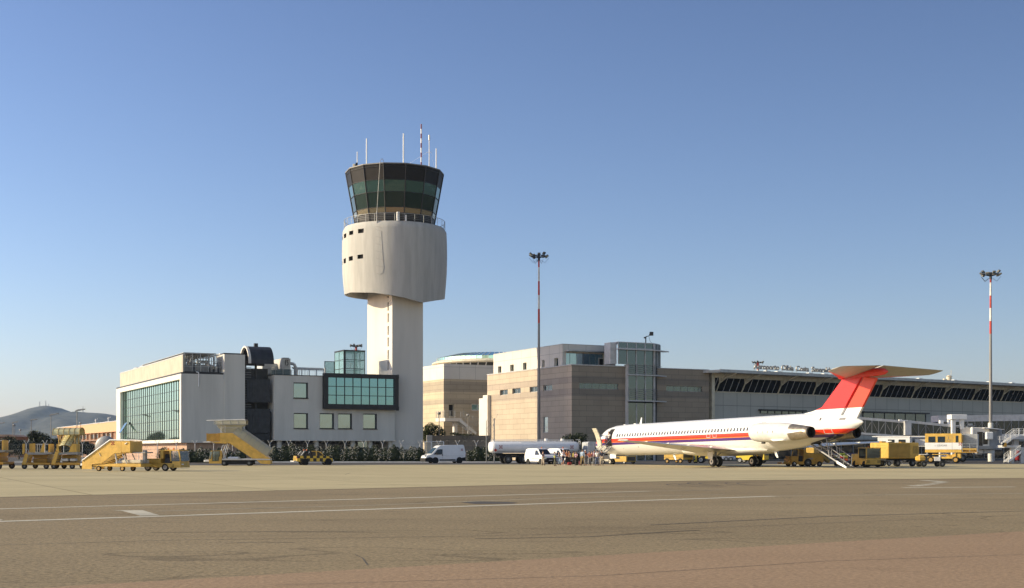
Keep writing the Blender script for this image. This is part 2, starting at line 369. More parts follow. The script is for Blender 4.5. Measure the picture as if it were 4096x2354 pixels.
def stripe(name, pts, wd, m, z, kind='structure'):
    b = MB()
    for (p, q) in zip(pts[:-1], pts[1:]):
        P = Vector((*p, z)); Q = Vector((*q, z)); d = (Q-P).normalized(); n = Vector((-d.y, d.x, 0))*wd/2
        b.quad(tuple(P-n), tuple(Q-n), tuple(Q+n), tuple(P+n))
    o = b.build(name, m); o['kind'] = kind; return o
def gl(*pp): return [gP(*p) for p in pp]
zl = -.003
stripe('road_line', [ext(*gl((0,2086),(1500,2037)), -1)]+gl((0,2086),(1500,2037),(3100,1985)), .42, G['paint'], zl)
stripe('road_line', gl((3100,1985),(3400,1981.5),(4096,1974)), .30, G['worn'], zl)
stripe('road_line', [ext(*gl((0,2036),(1400,1998)), -1)]+gl((0,2036),(1400,1998),(2600,1965)), .36, G['paint'], zl)
stripe('road_line', gl((620,2045),(1500,2021),(2300,1990),(2900,1979)), .24, G['worn'], zl)
stripe('road_line', gl((2600,1965),(2900,1960)), .3, G['worn'], zl)
stripe('road_line', gl((3610,1951),(4060,1948)), .45, G['paint'], zl)
sheet('road_marking', gl((480,2042),(570,2041),(640,2062),(560,2063)), zl+.001, G['paint'])
sheet('road_marking', gl((0,2078),(12,2080),(0,2083)), zl+.001, G['paint'])
sheet('road_marking', gl((440,2041.5),(500,2041),(530,2044),(500,2046)), zl+.0005, G['worn'])
sheet('asphalt_patch', gl((1845,2010),(1900,2006),(2030,2008),(2070,2011),(2050,2015),(1900,2016)), zl, G['patch'])
# curved dotted guide marks on the right
for i, (x, y) in enumerate([(3660,1944),(3690,1941),(3718,1937.5),(3742,1934),(3757,1931),(3768,1928.5),(3757,1926.5),(3735,1925),(3705,1923)]):
    X, Y = gP(x, y); sheet('road_marking', [(X-.25,Y-.5),(X+.35,Y-.35),(X+.3,Y+.5),(X-.3,Y+.4)], zl, G['paint'])
# tyre marks left by turning tugs
for k, (cx, cy, rx) in enumerate([(2900,1936,55),(3080,1936,70),(2990,1940,150)]):
    for off in (0, .35):
        pts = []
        X, Y = gP(cx, cy)
        for i in range(13):
            t = math.pi*(.35+1.0*i/12); pts.append((X+(rx/75.0+off)*math.cos(t)*1.6, Y+(3+off*3)*math.sin(t)))
        stripe('tyre_marks', pts, .10, G['rubber'], zl)
stripe('tyre_marks', gl((700,1905),(800,1904),(1150,1906),(1380,1899),(1400,1893)), .06, G['rubber'], .002)
stripe('tyre_marks', gl((0,1990),(1370,1957),(2749,1925.5),(4096,1914.5)), .10, G['rubber'], .002)
stripe('tyre_marks', gl((1100,2340),(2400,2303),(3300,2245),(4096,2218)), .022, G['rubber'], -.001)
stripe('tyre_marks', gl((1370,1939),(2100,1931),(2900,1907)), .08, G['worn'], .002)

# more old seams, cracks and tyre tracks
for pp, wd_, mm in ((((0,1905),(900,1899),(2100,1893),(4096,1884)),.10,'worn'),(((0,1945),(1200,1925),(2300,1914),(4096,1893)),.09,'worn'),(((0,1925),(1700,1911),(4096,1900)),.05,'rubber'),
    (((1700,1885),(2600,1880),(4096,1877)),.08,'worn'),(((2300,1876),(3300,1873),(4096,1872)),.06,'rubber'),(((300,1892),(1500,1880),(2300,1873)),.06,'rubber'),
    (((0,2180),(700,2160),(1500,2150),(2100,2140),(3000,2105),(4096,2060)),.035,'rubber'),(((600,2130),(1100,2126),(1500,2128)),.05,'rubber'),(((2600,2100),(3300,2066),(4096,2044)),.10,'rubber'),
    (((1900,2155),(2350,2147),(2800,2120)),.06,'rubber'),(((0,2010),(1500,1975),(3000,1939)),.05,'rubber'),(((900,2172),(1040,2168),(1180,2170)),.04,'rubber'),(((1420,2218),(1450,2232),(1470,2260)),.02,'rubber')):
    stripe('tyre_marks' if mm == 'rubber' else 'road_line', gl(*pp), wd_, G[mm], .002 if pp[0][1] < 1990 else zl)
# ---------------------------------------------------------------- hills
def ridge(name, Y, prof, depth, m, zf=0):
    # prof: (photo x, photo y) of the skyline
    pts = [((px-CX)*Y/K, HC+(HY-py)*Y/K) for px, py in prof]
    xs = [p[0] for p in pts]
    def H(x):
        for (a, ha), (b, hb) in zip(pts[:-1], pts[1:]):
            if a <= x <= b: return ha+(hb-ha)*(x-a)/(b-a)
        return 0
    nx, ny = 120, 14; v = []; f = []
    rnd = random.Random(3)
    ph = [(rnd.uniform(0,6.3), rnd.uniform(.004,.02)) for _ in range(6)]
    for j in range(ny+1):
        t = j/ny
        for i in range(nx+1):
            x = xs[0]+(xs[-1]-xs[0])*i/nx; h = H(x)
            s = math.sin(math.pi*min(t,1)/1.0) if t > .5 else (2*t)**.9
            rr = sum(math.sin(x*fq*(1+.3*k)+p+t*7*(k+1)) for k,(p,fq) in enumerate(ph))/6
            z = max(-1, h*(s if t <= .5 else math.cos((t-.5)*math.pi))*(1) + (rr*h*.22*math.sin(math.pi*min(1,2*t)) if t < .5 else 0))
            v.append((x, Y-depth/2+depth*t, z))
    for j in range(ny):
        for i in range(nx): a = j*(nx+1)+i; f.append((a,a+1,a+nx+2,a+nx+1))
    b = MB(); b.smooth = True; b._add(v, f); o = b.build(name, m); o['kind'] = 'structure'; return o
hm = mat('hill_scrub', (.085,.085,.07), .95, var=.45, scale=.02, dirt=(.028,.036,.028), bump=.9, bscale=.02)
ridge('hills', 5200, [(-700,1770),(-420,1725),(-200,1700),(-60,1690),(0,1672),(60,1655),(110,1636),(150,1627),(180,1623),(205,1626),(235,1640),(265,1650),(300,1647),(350,1651),(420,1655),(460,1664),(560,1690),(700,1720),(950,1760),(1200,1803)], 1800, hm)
ridge('hills', 3000, [(-900,1790),(-500,1775),(-250,1772),(0,1782),(60,1790),(300,1797),(500,1803)], 500, hm)
for px, b0, tp in ((159,1627,1607),(183,1624,1603),(195,1627,1617),(332,1650,1626)):
    Y = 5200; X = (px-CX)*Y/K; z0 = HC+(HY-b0)*Y/K-8; z1 = HC+(HY-tp)*Y/K
    b = MB()
    for sx, sy in ((-1,-1),(1,-1),(1,1),(-1,1)): b.cyl((sx*2.2,sy*2.2,0),(sx*.5,sy*.5,z1-z0),.45,.3,n=4)
    for i in range(7):
        t = i/7; a = 2.2-1.7*t; t2 = (i+1)/7; c = 2.2-1.7*t2; h = z1-z0
        b.cyl((-a,-a,t*h),(c,-c,t2*h),.25,n=3); b.cyl((a,-a,t*h),(-c,-c,t2*h),.25,n=3)
    o = b.build('radio_mast', M['grey'], None, (X, Y, z0))
    tag(o, {159:'lattice radio mast left of the summit of the blue hill',183:'tallest lattice radio mast on the summit of the blue hill',195:'short stub mast just right of the hill summit',332:'lattice radio mast alone on the lower right shoulder of the hill'}[px], 'radio mast', 'masts on the hilltop')
# air: even pale volume round camera and scene
hz = MB(); hz.box(-6000, 6000, -250, 7000, -2, 260)
m = bpy.data.materials.new('haze_air'); m.use_nodes = True; t = m.node_tree; t.nodes.remove(t.nodes['Principled BSDF'])
pv = t.nodes.new('ShaderNodeVolumePrincipled'); pv.inputs['Color'].default_value = (.50,.70,1,1); pv.inputs['Density'].default_value = .00005; pv.inputs['Anisotropy'].default_value = .2
t.links.new(pv.outputs[0], t.nodes['Material Output'].inputs['Volume'])
ho = hz.build('haze', m); ho['kind'] = 'stuff'
# ================================================================ control building
YB = 182.0
FB = fr(1097, YB, TH)                       # local x runs along the front, y goes back
U, V_, NF, NL = (1,0,0), (0,1,0), (0,-1,0), (-1,0,0)
def hole_front(F, y, a, b):                 # photo rectangle on a front plane -> local hole
    (x0, y0), (x1, y1) = a, b
    xa, xb = F.x(x0, y), F.x(x1, y); xm = (xa+xb)/2
    return (xa, xb, F.z(y1, xm, y), F.z(y0, xm, y))
def hole_side(F, x, a, b):                  # on a plane of constant x (left-facing): returns y-range
    (x0, y0), (x1, y1) = a, b
    ya, yb = F.y(x0, x), F.y(x1, x); ym = (ya+yb)/2
    return (min(ya,yb), max(ya,yb), F.z(y1, x, ym), F.z(y0, x, ym))
def window_front(parent, h, y, dep, gl, fm, fw=.09, mull=(), rows=(), name='window'):
    x0, x1, z0, z1 = h; b = MB(); yy = y+dep
    b.box(x0, x0+fw, yy-.06, yy+.04, z0, z1); b.box(x1-fw, x1, yy-.06, yy+.04, z0, z1)
    b.box(x0+fw, x1-fw, yy-.06, yy+.04, z0, z0+fw); b.box(x0+fw, x1-fw, yy-.06, yy+.04, z1-fw, z1)
    for t in mull: x = x0+(x1-x0)*t; b.box(x-fw*.4, x+fw*.4, yy-.055, yy+.03, z0+fw, z1-fw)
    for t in rows: z = z0+(z1-z0)*t; b.box(x0+fw, x1-fw, yy-.05, yy+.02, z-fw*.4, z+fw*.4)
    o = b.build(name, fm, parent)
    p = MB(); p.box(x0+.01, x1-.01, yy-.02, yy+.012, z0+.01, z1-.01); p.build('pane', gl, o)
    return o
def window_side(parent, h, x, dep, gl, fm, fw=.09, mull=(), rows=(), name='window'):
    y0, y1, z0, z1 = h; b = MB(); xx = x+dep
    b.box(xx-.06, xx+.04, y0, y0+fw, z0, z1); b.box(xx-.06, xx+.04, y1-fw, y1, z0, z1)
    b.box(xx-.06, xx+.04, y0+fw, y1-fw, z0, z0+fw); b.box(xx-.06, xx+.04, y0+fw, y1-fw, z1-fw, z1)
    for t in mull: y = y0+(y1-y0)*t; b.box(xx-.055, xx+.03, y-fw*.4, y+fw*.4, z0+fw, z1-fw)
    for t in rows: z = z0+(z1-z0)*t; b.box(xx-.05, xx+.02, y0+fw, y1-fw, z-fw*.4, z+fw*.4)
    o = b.build(name, fm, parent)
    p = MB(); p.box(xx-.02, xx+.012, y0+.01, y1-.01, z0+.01, z1-.01); p.build('pane', gl, o)
    return o

cb = fthing('control_building', 'grey plastered control building with green glass wall and dark barrel canopy at the tower foot', 'building', FB)
xA = FB.x(726.5); xP = FB.x(896.6); xQ = FB.x(979); xE = FB.x(1579)
yL = FB.y(467, xA)
zb = FB.z(1763.5, 0, 0); zt = FB.z(1501, 0, 0); zbl = FB.z(1771.8, xA, 0); ztl = FB.z(1495, xA, 0)
# left wing
hg = (0, 0, 0, 0)
ya_, yb_ = FB.y(720.5, xA), FB.y(482.5, xA)
zg0 = FB.z(1758.5, xA, ya_); zg1 = FB.z(1518, xA, ya_)
b = MB()
b.face_wall((xA,0,0), V_, NL, 0, yL, zbl, ztl, [(ya_, yb_, zg0, zg1)], .9)
b.face_wall((xA,0,0), U, NF, 0, xP-xA, zbl, ztl, [], .1)
b.box(xP, xQ, -.12, 4.0, zbl-.02, FB.z(1417.5, xP, 0))
b.quad((xA,0,zbl),(xA,yL,zbl),(xP,yL,zbl),(xP,0,zbl)); b.quad((xA,0,ztl),(xP,0,ztl),(xP,yL,ztl),(xA,yL,ztl))
b.quad((xA,yL,zbl),(xA,yL,ztl),(xQ,yL,ztl),(xQ,yL,zbl)); b.quad((xP,yL,zbl),(xP,4,zbl),(xP,4,ztl),(xP,yL,ztl))
# right block
b.face_wall((0,0,0), U, NF, 0, xE, zb, zt, [hole_front(FB,0,*r) for r in (((1174,1531),(1232,1594)),((1175,1653),(1232,1715.5)),((1279,1654),(1336,1716)),((1352,1655),(1408,1716.5)),((1452.6,1655.7),(1507.6,1717)))], .34)
b.quad((0,0,zb),(0,0,zt),(0,9.5,zt),(0,9.5,zb)); b.quad((xE,0,zb),(xE,9.5,zb),(xE,9.5,zt),(xE,0,zt))
b.quad((0,9.5,zb),(0,9.5,zt),(xE,9.5,zt),(xE,9.5,zb)); b.quad((0,0,zb),(0,9.5,zb),(xE,9.5,zb),(xE,0,zb)); b.quad((0,0,zt-.12),(xE,0,zt-.12),(xE,9.5,zt-.12),(0,9.5,zt-.12))
b.build('wall', M['plaster'], cb)
# coping on the roofs
b = MB(); b.box(-.05, xE+.04, -.05, 9.55, zt+.004, zt+.09); b.box(xA-.05, xP+.2, .3, yL, ztl+.003, ztl+.22); b.build('coping', M['darkmetal'], cb)
b = MB(); b.box(xA+.35, xP-.5, .55, .75, ztl+.22, ztl+.36); b.build('roof_edge', M['darkmetal'], cb)
# sun-lit white surround of the glass wall
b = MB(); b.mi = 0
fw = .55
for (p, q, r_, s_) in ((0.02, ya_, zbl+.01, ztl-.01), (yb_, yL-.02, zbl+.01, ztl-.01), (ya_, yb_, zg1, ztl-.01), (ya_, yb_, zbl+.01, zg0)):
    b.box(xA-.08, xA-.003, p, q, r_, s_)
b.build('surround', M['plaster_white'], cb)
# glass wall with mullions
g = MB(); g.box(xA+.50, xA+.56, ya_, yb_, zg0, zg1); gw = g.build('glass_wall', M['glassgreen'], cb)
mu = MB(); n = 29
for i in range(n+1): y = ya_+(yb_-ya_)*i/n; mu.box(xA+.44, xA+.50, y-.04, y+.04, zg0, zg1)
for i in range(1, 6): z = zg0+(zg1-zg0)*i/6; mu.box(xA+.46, xA+.498, ya_, yb_, z-.03, z+.03)
mu.build('mullions', M['darkmetal'], gw)
ow = MB(); yo = FB.y(500, xA); ow.T = Matrix.Translation((xA+.3, yo, zg0+3.2)) @ Matrix.Rotation(R(32), 4, 'Y'); ow.box(-.05, .02, -.9, .9, -2.1, 0)
ow.build('open_window', M['glasspale'], gw)
sc_ = MB(); xs_ = FB.x(735.8, .45); zs0 = FB.z(1490, xA, .5); zs1 = FB.z(1422, xA, .5)
sc_.box(xA+.25, xA+.45, .45, FB.y(481.6, xA+.3), zs0-.2, zs1); sc_.build('roof_screen', M['screen'], cb)
b = MB(); b.box(xA+.22, xA+.30, .4, FB.y(481.6, xA+.3)+.1, zs1+.003, zs1+.14)
for i in range(4): y = 22+i*5.2; b.rbox(xA+1.0, xA+2.6, y, y+2.6, zs1-.6, zs1+.55, .06)
b.build('roof_vents', M['lightgrey'], cb)
# plinth under the left wing and the undercroft with columns
b = MB(); b.box(xA+.9, xQ+1, .9, yL-2, 0, zbl-.003); b.build('plinth', M['plinth'], cb)
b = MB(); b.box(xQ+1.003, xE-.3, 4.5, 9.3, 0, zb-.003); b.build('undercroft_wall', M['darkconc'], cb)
for px in (1117, 1265, 1411, 1480, 1562):
    x = FB.x(px, .9); b = MB(); b.cyl((x,.9,0),(x,.9,zb-.004), .36, n=16); b.build('column', M['plaster'], cb)
hh = hole_front(FB, 4.4, (1432,1768), (1468,1791)); b = MB(); b.box(hh[0],hh[1],4.40,4.49,hh[2],hh[3]); b.build('undercroft_window', M['glasspale'], cb)
for nm, r in (('a',((1174,1531),(1232,1594))),('b',((1175,1653),(1232,1715.5))),('c',((1279,1654),(1336,1716))),('d',((1352,1655),(1408,1716.5))),('e',((1452.6,1655.7),(1507.6,1717)))):
    h = hole_front(FB, 0, *r); window_front(cb, h, 0, .30, M['glasspale'], M['darkmetal'], .11)
    s = MB(); s.box(h[0]-.08, h[1]+.08, -.10, .28, h[2]-.07, h[2]-.004); s.box(h[1]-.12, h[1]-.003, .0, .23, h[2]+.002, h[3]-.002); s.box(h[0]+.003, h[1]-.124, .0, .23, h[3]-.13, h[3]-.003); s.build('window_surround', M['darkmetal'], cb)
# dark glazed box
xo = FB.x(1298, -.9); xp = FB.x(1595, -.9); z0 = FB.z(1636, xo, -.9); z1 = FB.z(1492.5, xo, -.9)
gh = hole_front(FB, -.9, (1313.8,1513.5), (1584.5,1618.6))
b = MB(); b.face_wall((0,-.9,0), U, NF, xo, xp, z0, z1, [(gh[0], gh[1]-.25, gh[2], gh[3])], .4)
b.box(xo, xp, -.5, -.003, z0, gh[2]); b.box(xo, xp, -.5, -.003, gh[3], z1); b.box(xo, gh[0], -.5, -.003, gh[2], gh[3])
b.quad((xo,-.9,z0),(xo,-.9,z1),(xo,-.003,z1),(xo,-.003,z0)); b.quad((xo,-.9,z1),(xp,-.9,z1),(xp,-.5,z1),(xo,-.5,z1))
b.quad((xp,-.9,z0),(xp,-.5,z0),(xp,-.5,z1),(xp,-.9,z1)); b.quad((xo,-.9,z0),(xo,-.5,z0),(xp,-.5,z0),(xp,-.9,z0))
b.box(xp-.25,xp+.02,-.98,-.5,z0-.10,z0+.45); b.box(xp-.25,xp+.02,-.98,-.5,z1-.55,z1+.05)
db = b.build('bay_box', M['darkmetal'], cb)
g = MB(); g.box(gh[0], gh[1]-.25, -.62, -.55, gh[2], gh[3]); gp = g.build('bay_glass', M['glassteal'], db)
mu = MB()
for i in range(1, 8): x = gh[0]+(gh[1]-.25-gh[0])*i/8; mu.box(x-.05, x+.05, -.70, -.62, gh[2], gh[3])
for i in range(1, 3): z = gh[2]+(gh[3]-gh[2])*i/3; mu.box(gh[0], gh[1]-.25, -.68, -.622, z-.045, z+.045)
mu.build('bay_mullions', M['darkmetal'], db)
# stairwell recess with mesh screen
b = MB(); b.box(xQ+.003, -.003, 3.2, 4.2, .3, ztl+1.2)
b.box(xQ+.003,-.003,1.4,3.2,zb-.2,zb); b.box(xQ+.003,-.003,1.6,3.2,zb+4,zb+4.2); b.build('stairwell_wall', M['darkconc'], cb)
b = MB(); x0, x1 = FB.x(991), FB.x(1084)
for (p, q) in ((1760,1737),(1733,1637),(1610,1517)):
    za, zc = FB.z(p, -2, .6), FB.z(q, -2, .6); b.box(x0, x1, .60, .64, za, zc)
    for i in range(9): x = x0+(x1-x0)*i/8; b.box(x-.02, x+.02, .54, .598, za, zc)
    for i in range(4): z = za+(zc-za)*i/3; b.box(x0, x1, .56, .598, z-.02, z+.02)
b.build('mesh_screen', mat('mesh_grey', (.05,.052,.056), .6, var=.2), cb)
b = MB(); x = FB.x(1023, 1.3); b.cyl((x,1.3,0),(x,1.3,FB.z(1452,x,1.3)), .17, n=12); x = FB.x(983,1.3); b.cyl((x,1.3,0),(x,1.3,FB.z(1440,x,1.3)), .1, n=8); b.build('stairwell_post', M['darkmetal'], cb)
b = MB(); xs0, xs1 = FB.x(990, 1.2), FB.x(1000, 1.2)
for i in range(30):
    z = zb+.2+i*.35; b.box(xs0-.5, xs1+.1, .9, 1.3, z, z+.06)
b.build('louvre_slats', M['grey'], cb)
b = MB(); x = FB.x(1001*1.0-205, -.08); zz = FB.z(1490, x, 0)
x = FB.x(795, -.12); b.tube([(x-.35,-.1,FB.z(1489,x,0)),(x-.05,-.12,FB.z(1490.5,x,0)),(x,-.12,FB.z(1496,x,0)),(x,-.12,FB.z(1548,x,0))], .07); b.build('down_pipe', M['white'], cb)
b = MB(); b.box(FB.x(893), FB.x(896.2), -.12, -.004, FB.z(1516,xP,0), FB.z(1497,xP,0)); b.build('wall_bracket', M['lightgrey'], cb)
# barrel canopy over the stairwell
xc0 = FB.x(1003, 0); xc1 = FB.x(1094, 0); yv0 = -.3; rv = 2.55
zc = FB.z(1455, xc0, 0); ztop = FB.z(1386, xc0, 2.3)
rings = []; prof = []
for i in range(15):
    t = math.pi*i/14; prof.append((yv0+rv-rv*math.cos(t)*1.0, zc+(ztop-zc)*math.sin(t)))
inner = [(yv0+rv+(p[0]-yv0-rv)*.9, zc+(p[1]-zc)*.93) for p in prof]
b = MB(); pr = prof+inner[::-1]
n = len(prof)
for i in range(n-1):
    a, c, d, e = prof[i], prof[i+1], inner[i+1], inner[i]
    b.quad((xc0,a[0],a[1]),(xc1,a[0],a[1]),(xc1,c[0],c[1]),(xc0,c[0],c[1])); b.quad((xc0,e[0],e[1]),(xc0,d[0],d[1]),(xc1,d[0],d[1]),(xc1,e[0],e[1]))
    b.quad((xc1,a[0],a[1]),(xc1,e[0],e[1]),(xc1,d[0],d[1]),(xc1,c[0],c[1]))
vt = b.build('barrel_canopy', M['vault'], cb)
b = MB()
for i in range(n-1):
    a, c, d, e = prof[i], prof[i+1], inner[i+1], inner[i]
    a=(a[0],a[1]+.02); c=(c[0],c[1]+.02)
    b._add([(xc0-.35,*a),(xc0-.35,*c),(xc0-.35,*d),(xc0-.35,*e),(xc0-.002,*a),(xc0-.002,*c),(xc0-.002,*d),(xc0-.002,*e)],[(0,3,2,1),(4,5,6,7),(0,1,5,4),(3,7,6,2)],False)
b.build('canopy_rim', M['plaster_white'], vt)
b = MB(); x = FB.x(1023, 2.3); b.box(x-.25, x+.25, 2.0, 2.5, ztop-.1, ztop+.45); b.build('vent_stub', M['darkmetal'], vt)
b = MB(); b.box(xP+.2, xQ+1.8, 1.0, 2.2, FB.z(1417.5,xP,0)+.003, FB.z(1417.5,xP,0)+.26); b.build('roof_hatch', M['darkmetal'], cb)
# steel frame, pipes and plant on the left wing roof
b = MB(); y = 1.1; xa2, xb2 = FB.x(737, y), FB.x(896, y); zr = ztl+.3
for i in range(6):
    x = xa2+(xb2-xa2)*i/5
    b.box(x-.05, x+.05, y-.05, y+.05, zr, zr+2.65)
for z in (zr+.8, zr+1.6, zr+2.6): b.box(xa2, xb2, y-.04, y+.04, z-.035, z+.035)
for i in range(26): x = xa2+(xb2-xa2)*i/25; b.box(x-.012, x+.012, y-.012, y+.012, zr, zr+2.6)
for k in range(5):
    yy = y+1.8*(k+1); b.box(xa2+.6, xb2, yy-.04, yy+.04, zr+2.55, zr+2.65)
    for i in range(4): x = xa2+.6+(xb2-xa2-.6)*i/3; b.box(x-.05, x+.05, yy-.05, yy+.05, zr, zr+2.6)
b.box(xA+.5, xA+5, 1.1, 30, zr+2.62, zr+2.72)
b.build('plant_frame', M['galv'], cb)
b = MB()
random.seed(4)
for i in range(26):
    x = random.uniform(xa2+.4, xb2-.4); yy = random.uniform(y+.6, y+7); h = random.uniform(.8, 2.5); r_ = random.uniform(.05,.13)
    b.cyl((x,yy,zr),(x,yy,zr+h), r_, n=8); x2 = x+random.choice((-1,1))*random.uniform(.4,1.6); x2 = min(max(x2, xa2+.3), xb2-.3); b.cyl((x,yy,zr+h),(x2,yy,zr+h), r_, n=8)
    if random.random() < .5: b.cyl((x2,yy,zr+h),(x2,yy,zr+h*.4), r_, n=8)
b.build('plant_pipes', M['lightgrey'], cb)
b = MB()
for (a, c, h) in ((.03,.22,1.0),(.28,.62,1.1),(.68,.74,.8),(.8,.86,.9),(.9,.99,1.2)):
    b.rbox(xa2+(xb2-xa2)*a, xa2+(xb2-xa2)*c, y+.5, y+2.2, zr, zr+h, .05)
b.build('plant_units', M['grey'], cb)
b = MB()
b.rbox(FB.x(880,3), FB.x(888,3), 3, 4, zr+2.3, zr+2.9, .03); b.rbox(FB.x(871,4), FB.x(876,4), 4, 5, zr+2.3, zr+2.9,.03); b.box(FB.x(855,3.5),FB.x(893,3.5),3.4,3.5,zr+2.5,zr+2.62); b.build('roof_units', M['white'], cb)
# railings and ducts on the right roof
def railing(mb, p, q, z, h=1.0, step=1.2, nr=4, r=.02, mid=True):
    P = Vector((p[0],p[1],z)); Q = Vector((q[0],q[1],z)); L = (Q-P).length; n = max(1, round(L/step))
    for i in range(n+1):
        a = P.lerp(Q, i/n); mb.box(a.x-r*1.3, a.x+r*1.3, a.y-r*1.3, a.y+r*1.3, z, z+h)
    up = Vector((0,0,1))
    for k in range(nr): zz = h*(k+1)/nr; mb.bar(P+up*zz, Q+up*zz, r*(2.0 if k == nr-1 else 1.1))
b = MB(); railing(b, (.3,.3), (FB.x(1220,.3),.3), zt+.09, 1.1); railing(b, (.3,.3), (.3,8), zt+.09, 1.1); railing(b, (.3,8.8), (xE-2,8.8), zt+.09, 1.2); b.build('roof_railing', M['galv'], cb)
b = MB(); zz = zt+.1
x1_, x2_ = FB.x(1178, 4), FB.x(1296, 4)
for k in range(3): b.box(x1_, x2_+.2, 4+k*.5, 4.2+k*.5, zz+1.0+k*.12, zz+1.2+k*.12)
for i in range(5): x = x1_+(x2_-x1_)*i/4; b.box(x-.06, x+.06, 4, 4.1, zz, zz+1.1)
b.tube([(x1_-.9,3.6,zz+1.9),(x1_-.2,3.6,zz+1.8),(x1_+.1,3.6,zz+1.2),(x1_+.1,3.6,zz)], .22, 10)
b.tube([(FB.x(1300,1),1,zz+1.2),(FB.x(1301,1),1,zz-.2)], .12, 8)
b.build('roof_ducts', M['lightgrey'], cb)
b = MB(); b.box(FB.x(1108,2.6), FB.x(1162,2.6)+.0, 2.3, 2.6, zt+.09, zt+1.0); b.box(.25, FB.x(1108,2.6)-.01, 2.3,2.36, zt+.09, zt+.9); b.build('roof_wall', mat('roof_wall_teal', (.10,.15,.15), .5), cb)
# plant unit with dark mark
ux0, ux1 = FB.x(1127, 2.8), FB.x(1162.5, 2.8); uz0, uz1 = zt+1.0, FB.z(1434, ux0, 2.8)
ac = thing('roof_plant_unit', 'beige air handling unit with a dark rounded mark, on the control building roof', 'air unit', (*FB.w(ux0, 2.8), uz0-.0), FB.a)
b = MB(); b.rbox(0, ux1-ux0, 0, 7.5, 0, uz1-uz0, .05); b.build('casing', mat('unit_beige', (.55,.52,.46), .5), ac)
b = MB(); b.box(.4, 1.3, .6, 1.8, uz1-uz0+.002, uz1-uz0+.15); b.build('lid', M['darkmetal'], ac)
W_, H_ = ux1-ux0, uz1-uz0
b = MB(); b.box(.10*W_,.13*W_,-.02,-.003,.1*H_,.9*H_); b.build('door_edge', M['white'], ac)
b = MB()
def seg(p, q, w_): 
    P = Vector((p[0]*W_, -.012, p[1]*H_)); Q = Vector((q[0]*W_, -.012, q[1]*H_)); b.bar(P, Q, w_)
t_ = .075*W_
for pl in ([(.40,.42),(.40,.78),(.45,.86),(.53,.86)], [(.40,.60),(.46,.60)], [(.76,.86),(.62,.86),(.58,.74),(.64,.66),(.70,.60),(.70,.46),(.62,.40),(.50,.40)], [(.40,.36),(.40,.33)]):
    for a, c in zip(pl[:-1], pl[1:]): seg(a, c, t_*1.1)
b.build('mark', M['darkmetal'], ac)
b = MB(); b.rbox(0,2.6,0,3,0,1.6,.05)
o = b.build('roof_plant_unit', mat('unit_white', (.62,.64,.66), .5), None, (*FB.w(FB.x(1049, 5), 5), zt+.4), rot=(0,0,FB.a))
tag(o, 'small white roof unit half hidden under the dark barrel canopy', 'air unit')
# glazed lift head on the roof
yl = 3.0; lx0, lx1 = FB.x(1374.6, yl), FB.x(1460.5, yl); lyb = FB.y(1337.9, lx0); lz1 = FB.z(1403.5, lx0, yl)
lf = fthing('glass_lift_head', 'pale teal glass box with black frame standing on the roof between tower and plant unit', 'glass lift head', Fr(*FB.w(lx0, yl), FB.a))
wd = lx1-lx0; dp = lyb-yl; zb_ = zt+.09
b = MB(); fwid = .09
for x in (0, wd*.48, wd-fwid): b.box(x, x+fwid, 0, fwid, zb_, lz1)
b.box(0, .32, -.02, .08, zb_, lz1)
for y in (dp*.5, dp-fwid): b.box(0, fwid, y, y+fwid, zb_, lz1); b.box(wd-fwid, wd, y, y+fwid, zb_, lz1)
for t in (0, .33, .66, .985):
    z = zb_+(lz1-zb_)*t; b.box(0, wd, .005, .07, z, z+.08); b.box(.005, .07, 0, dp, z, z+.08); b.box(wd-.07, wd-.005, 0, dp, z, z+.08); b.box(0,wd,dp-.08,dp-.01,z,z+.08)
b.build('frame', M['darkmetal'], lf)
b = MB()
b.quad((.03,.03,zb_),(wd-.03,.03,zb_),(wd-.03,.03,lz1),(.03,.03,lz1)); b.quad((.03,dp-.03,zb_),(.03,.03,zb_),(.03,.03,lz1),(.03,dp-.03,lz1))
b.quad((wd-.03,.03,zb_),(wd-.03,dp-.03,zb_),(wd-.03,dp-.03,lz1),(wd-.03,.03,lz1)); b.quad((wd-.03,dp-.03,zb_),(.03,dp-.03,zb_),(.03,dp-.03,lz1),(wd-.03,dp-.03,lz1))
b.build('glazing', M['boxglass'], lf)
b = MB(); railing(b, (.6,.8), (wd-.5,.8), zb_+1.5, 1.0, .7, 3, .03); railing(b,(wd*.55,1.4),(wd-.4,1.4),zb_+2.9,1.0,.7,3,.03)
for i in range(7): b.box(wd*.6, wd-.4, 1.0+i*.2, 1.2+i*.2, zb_+.4+i*.3, zb_+.46+i*.3)
b.build('inner_stair', M['lightgrey'], lf)
b = MB(); b.box(-.04, wd+.04, -.04, dp+.04, lz1+.04, lz1+.14); b.build('roof', M['darkmetal'], lf)
gx = FB.x(1298, 1.0); b = MB(); 
for x in (0, FB.x(1336,1.0)-gx): b.box(x, x+.08, 0, .08, 0, 2.2)
b.box(.08, FB.x(1336,1.0)-gx, 0,.08,2.12,2.2)
o = fthing('roof_glass_screen', 'small framed glass windbreak between ducts and glass lift head', 'glass screen', Fr(*FB.w(gx,1.0),FB.a)); o.location.z = zt+.09
b.build('frame', M['darkmetal'], o); b = MB(); b.box(.08,FB.x(1336,1.0)-gx,.03,.05,0,2.12); b.build('pane', M['boxglass'], o)

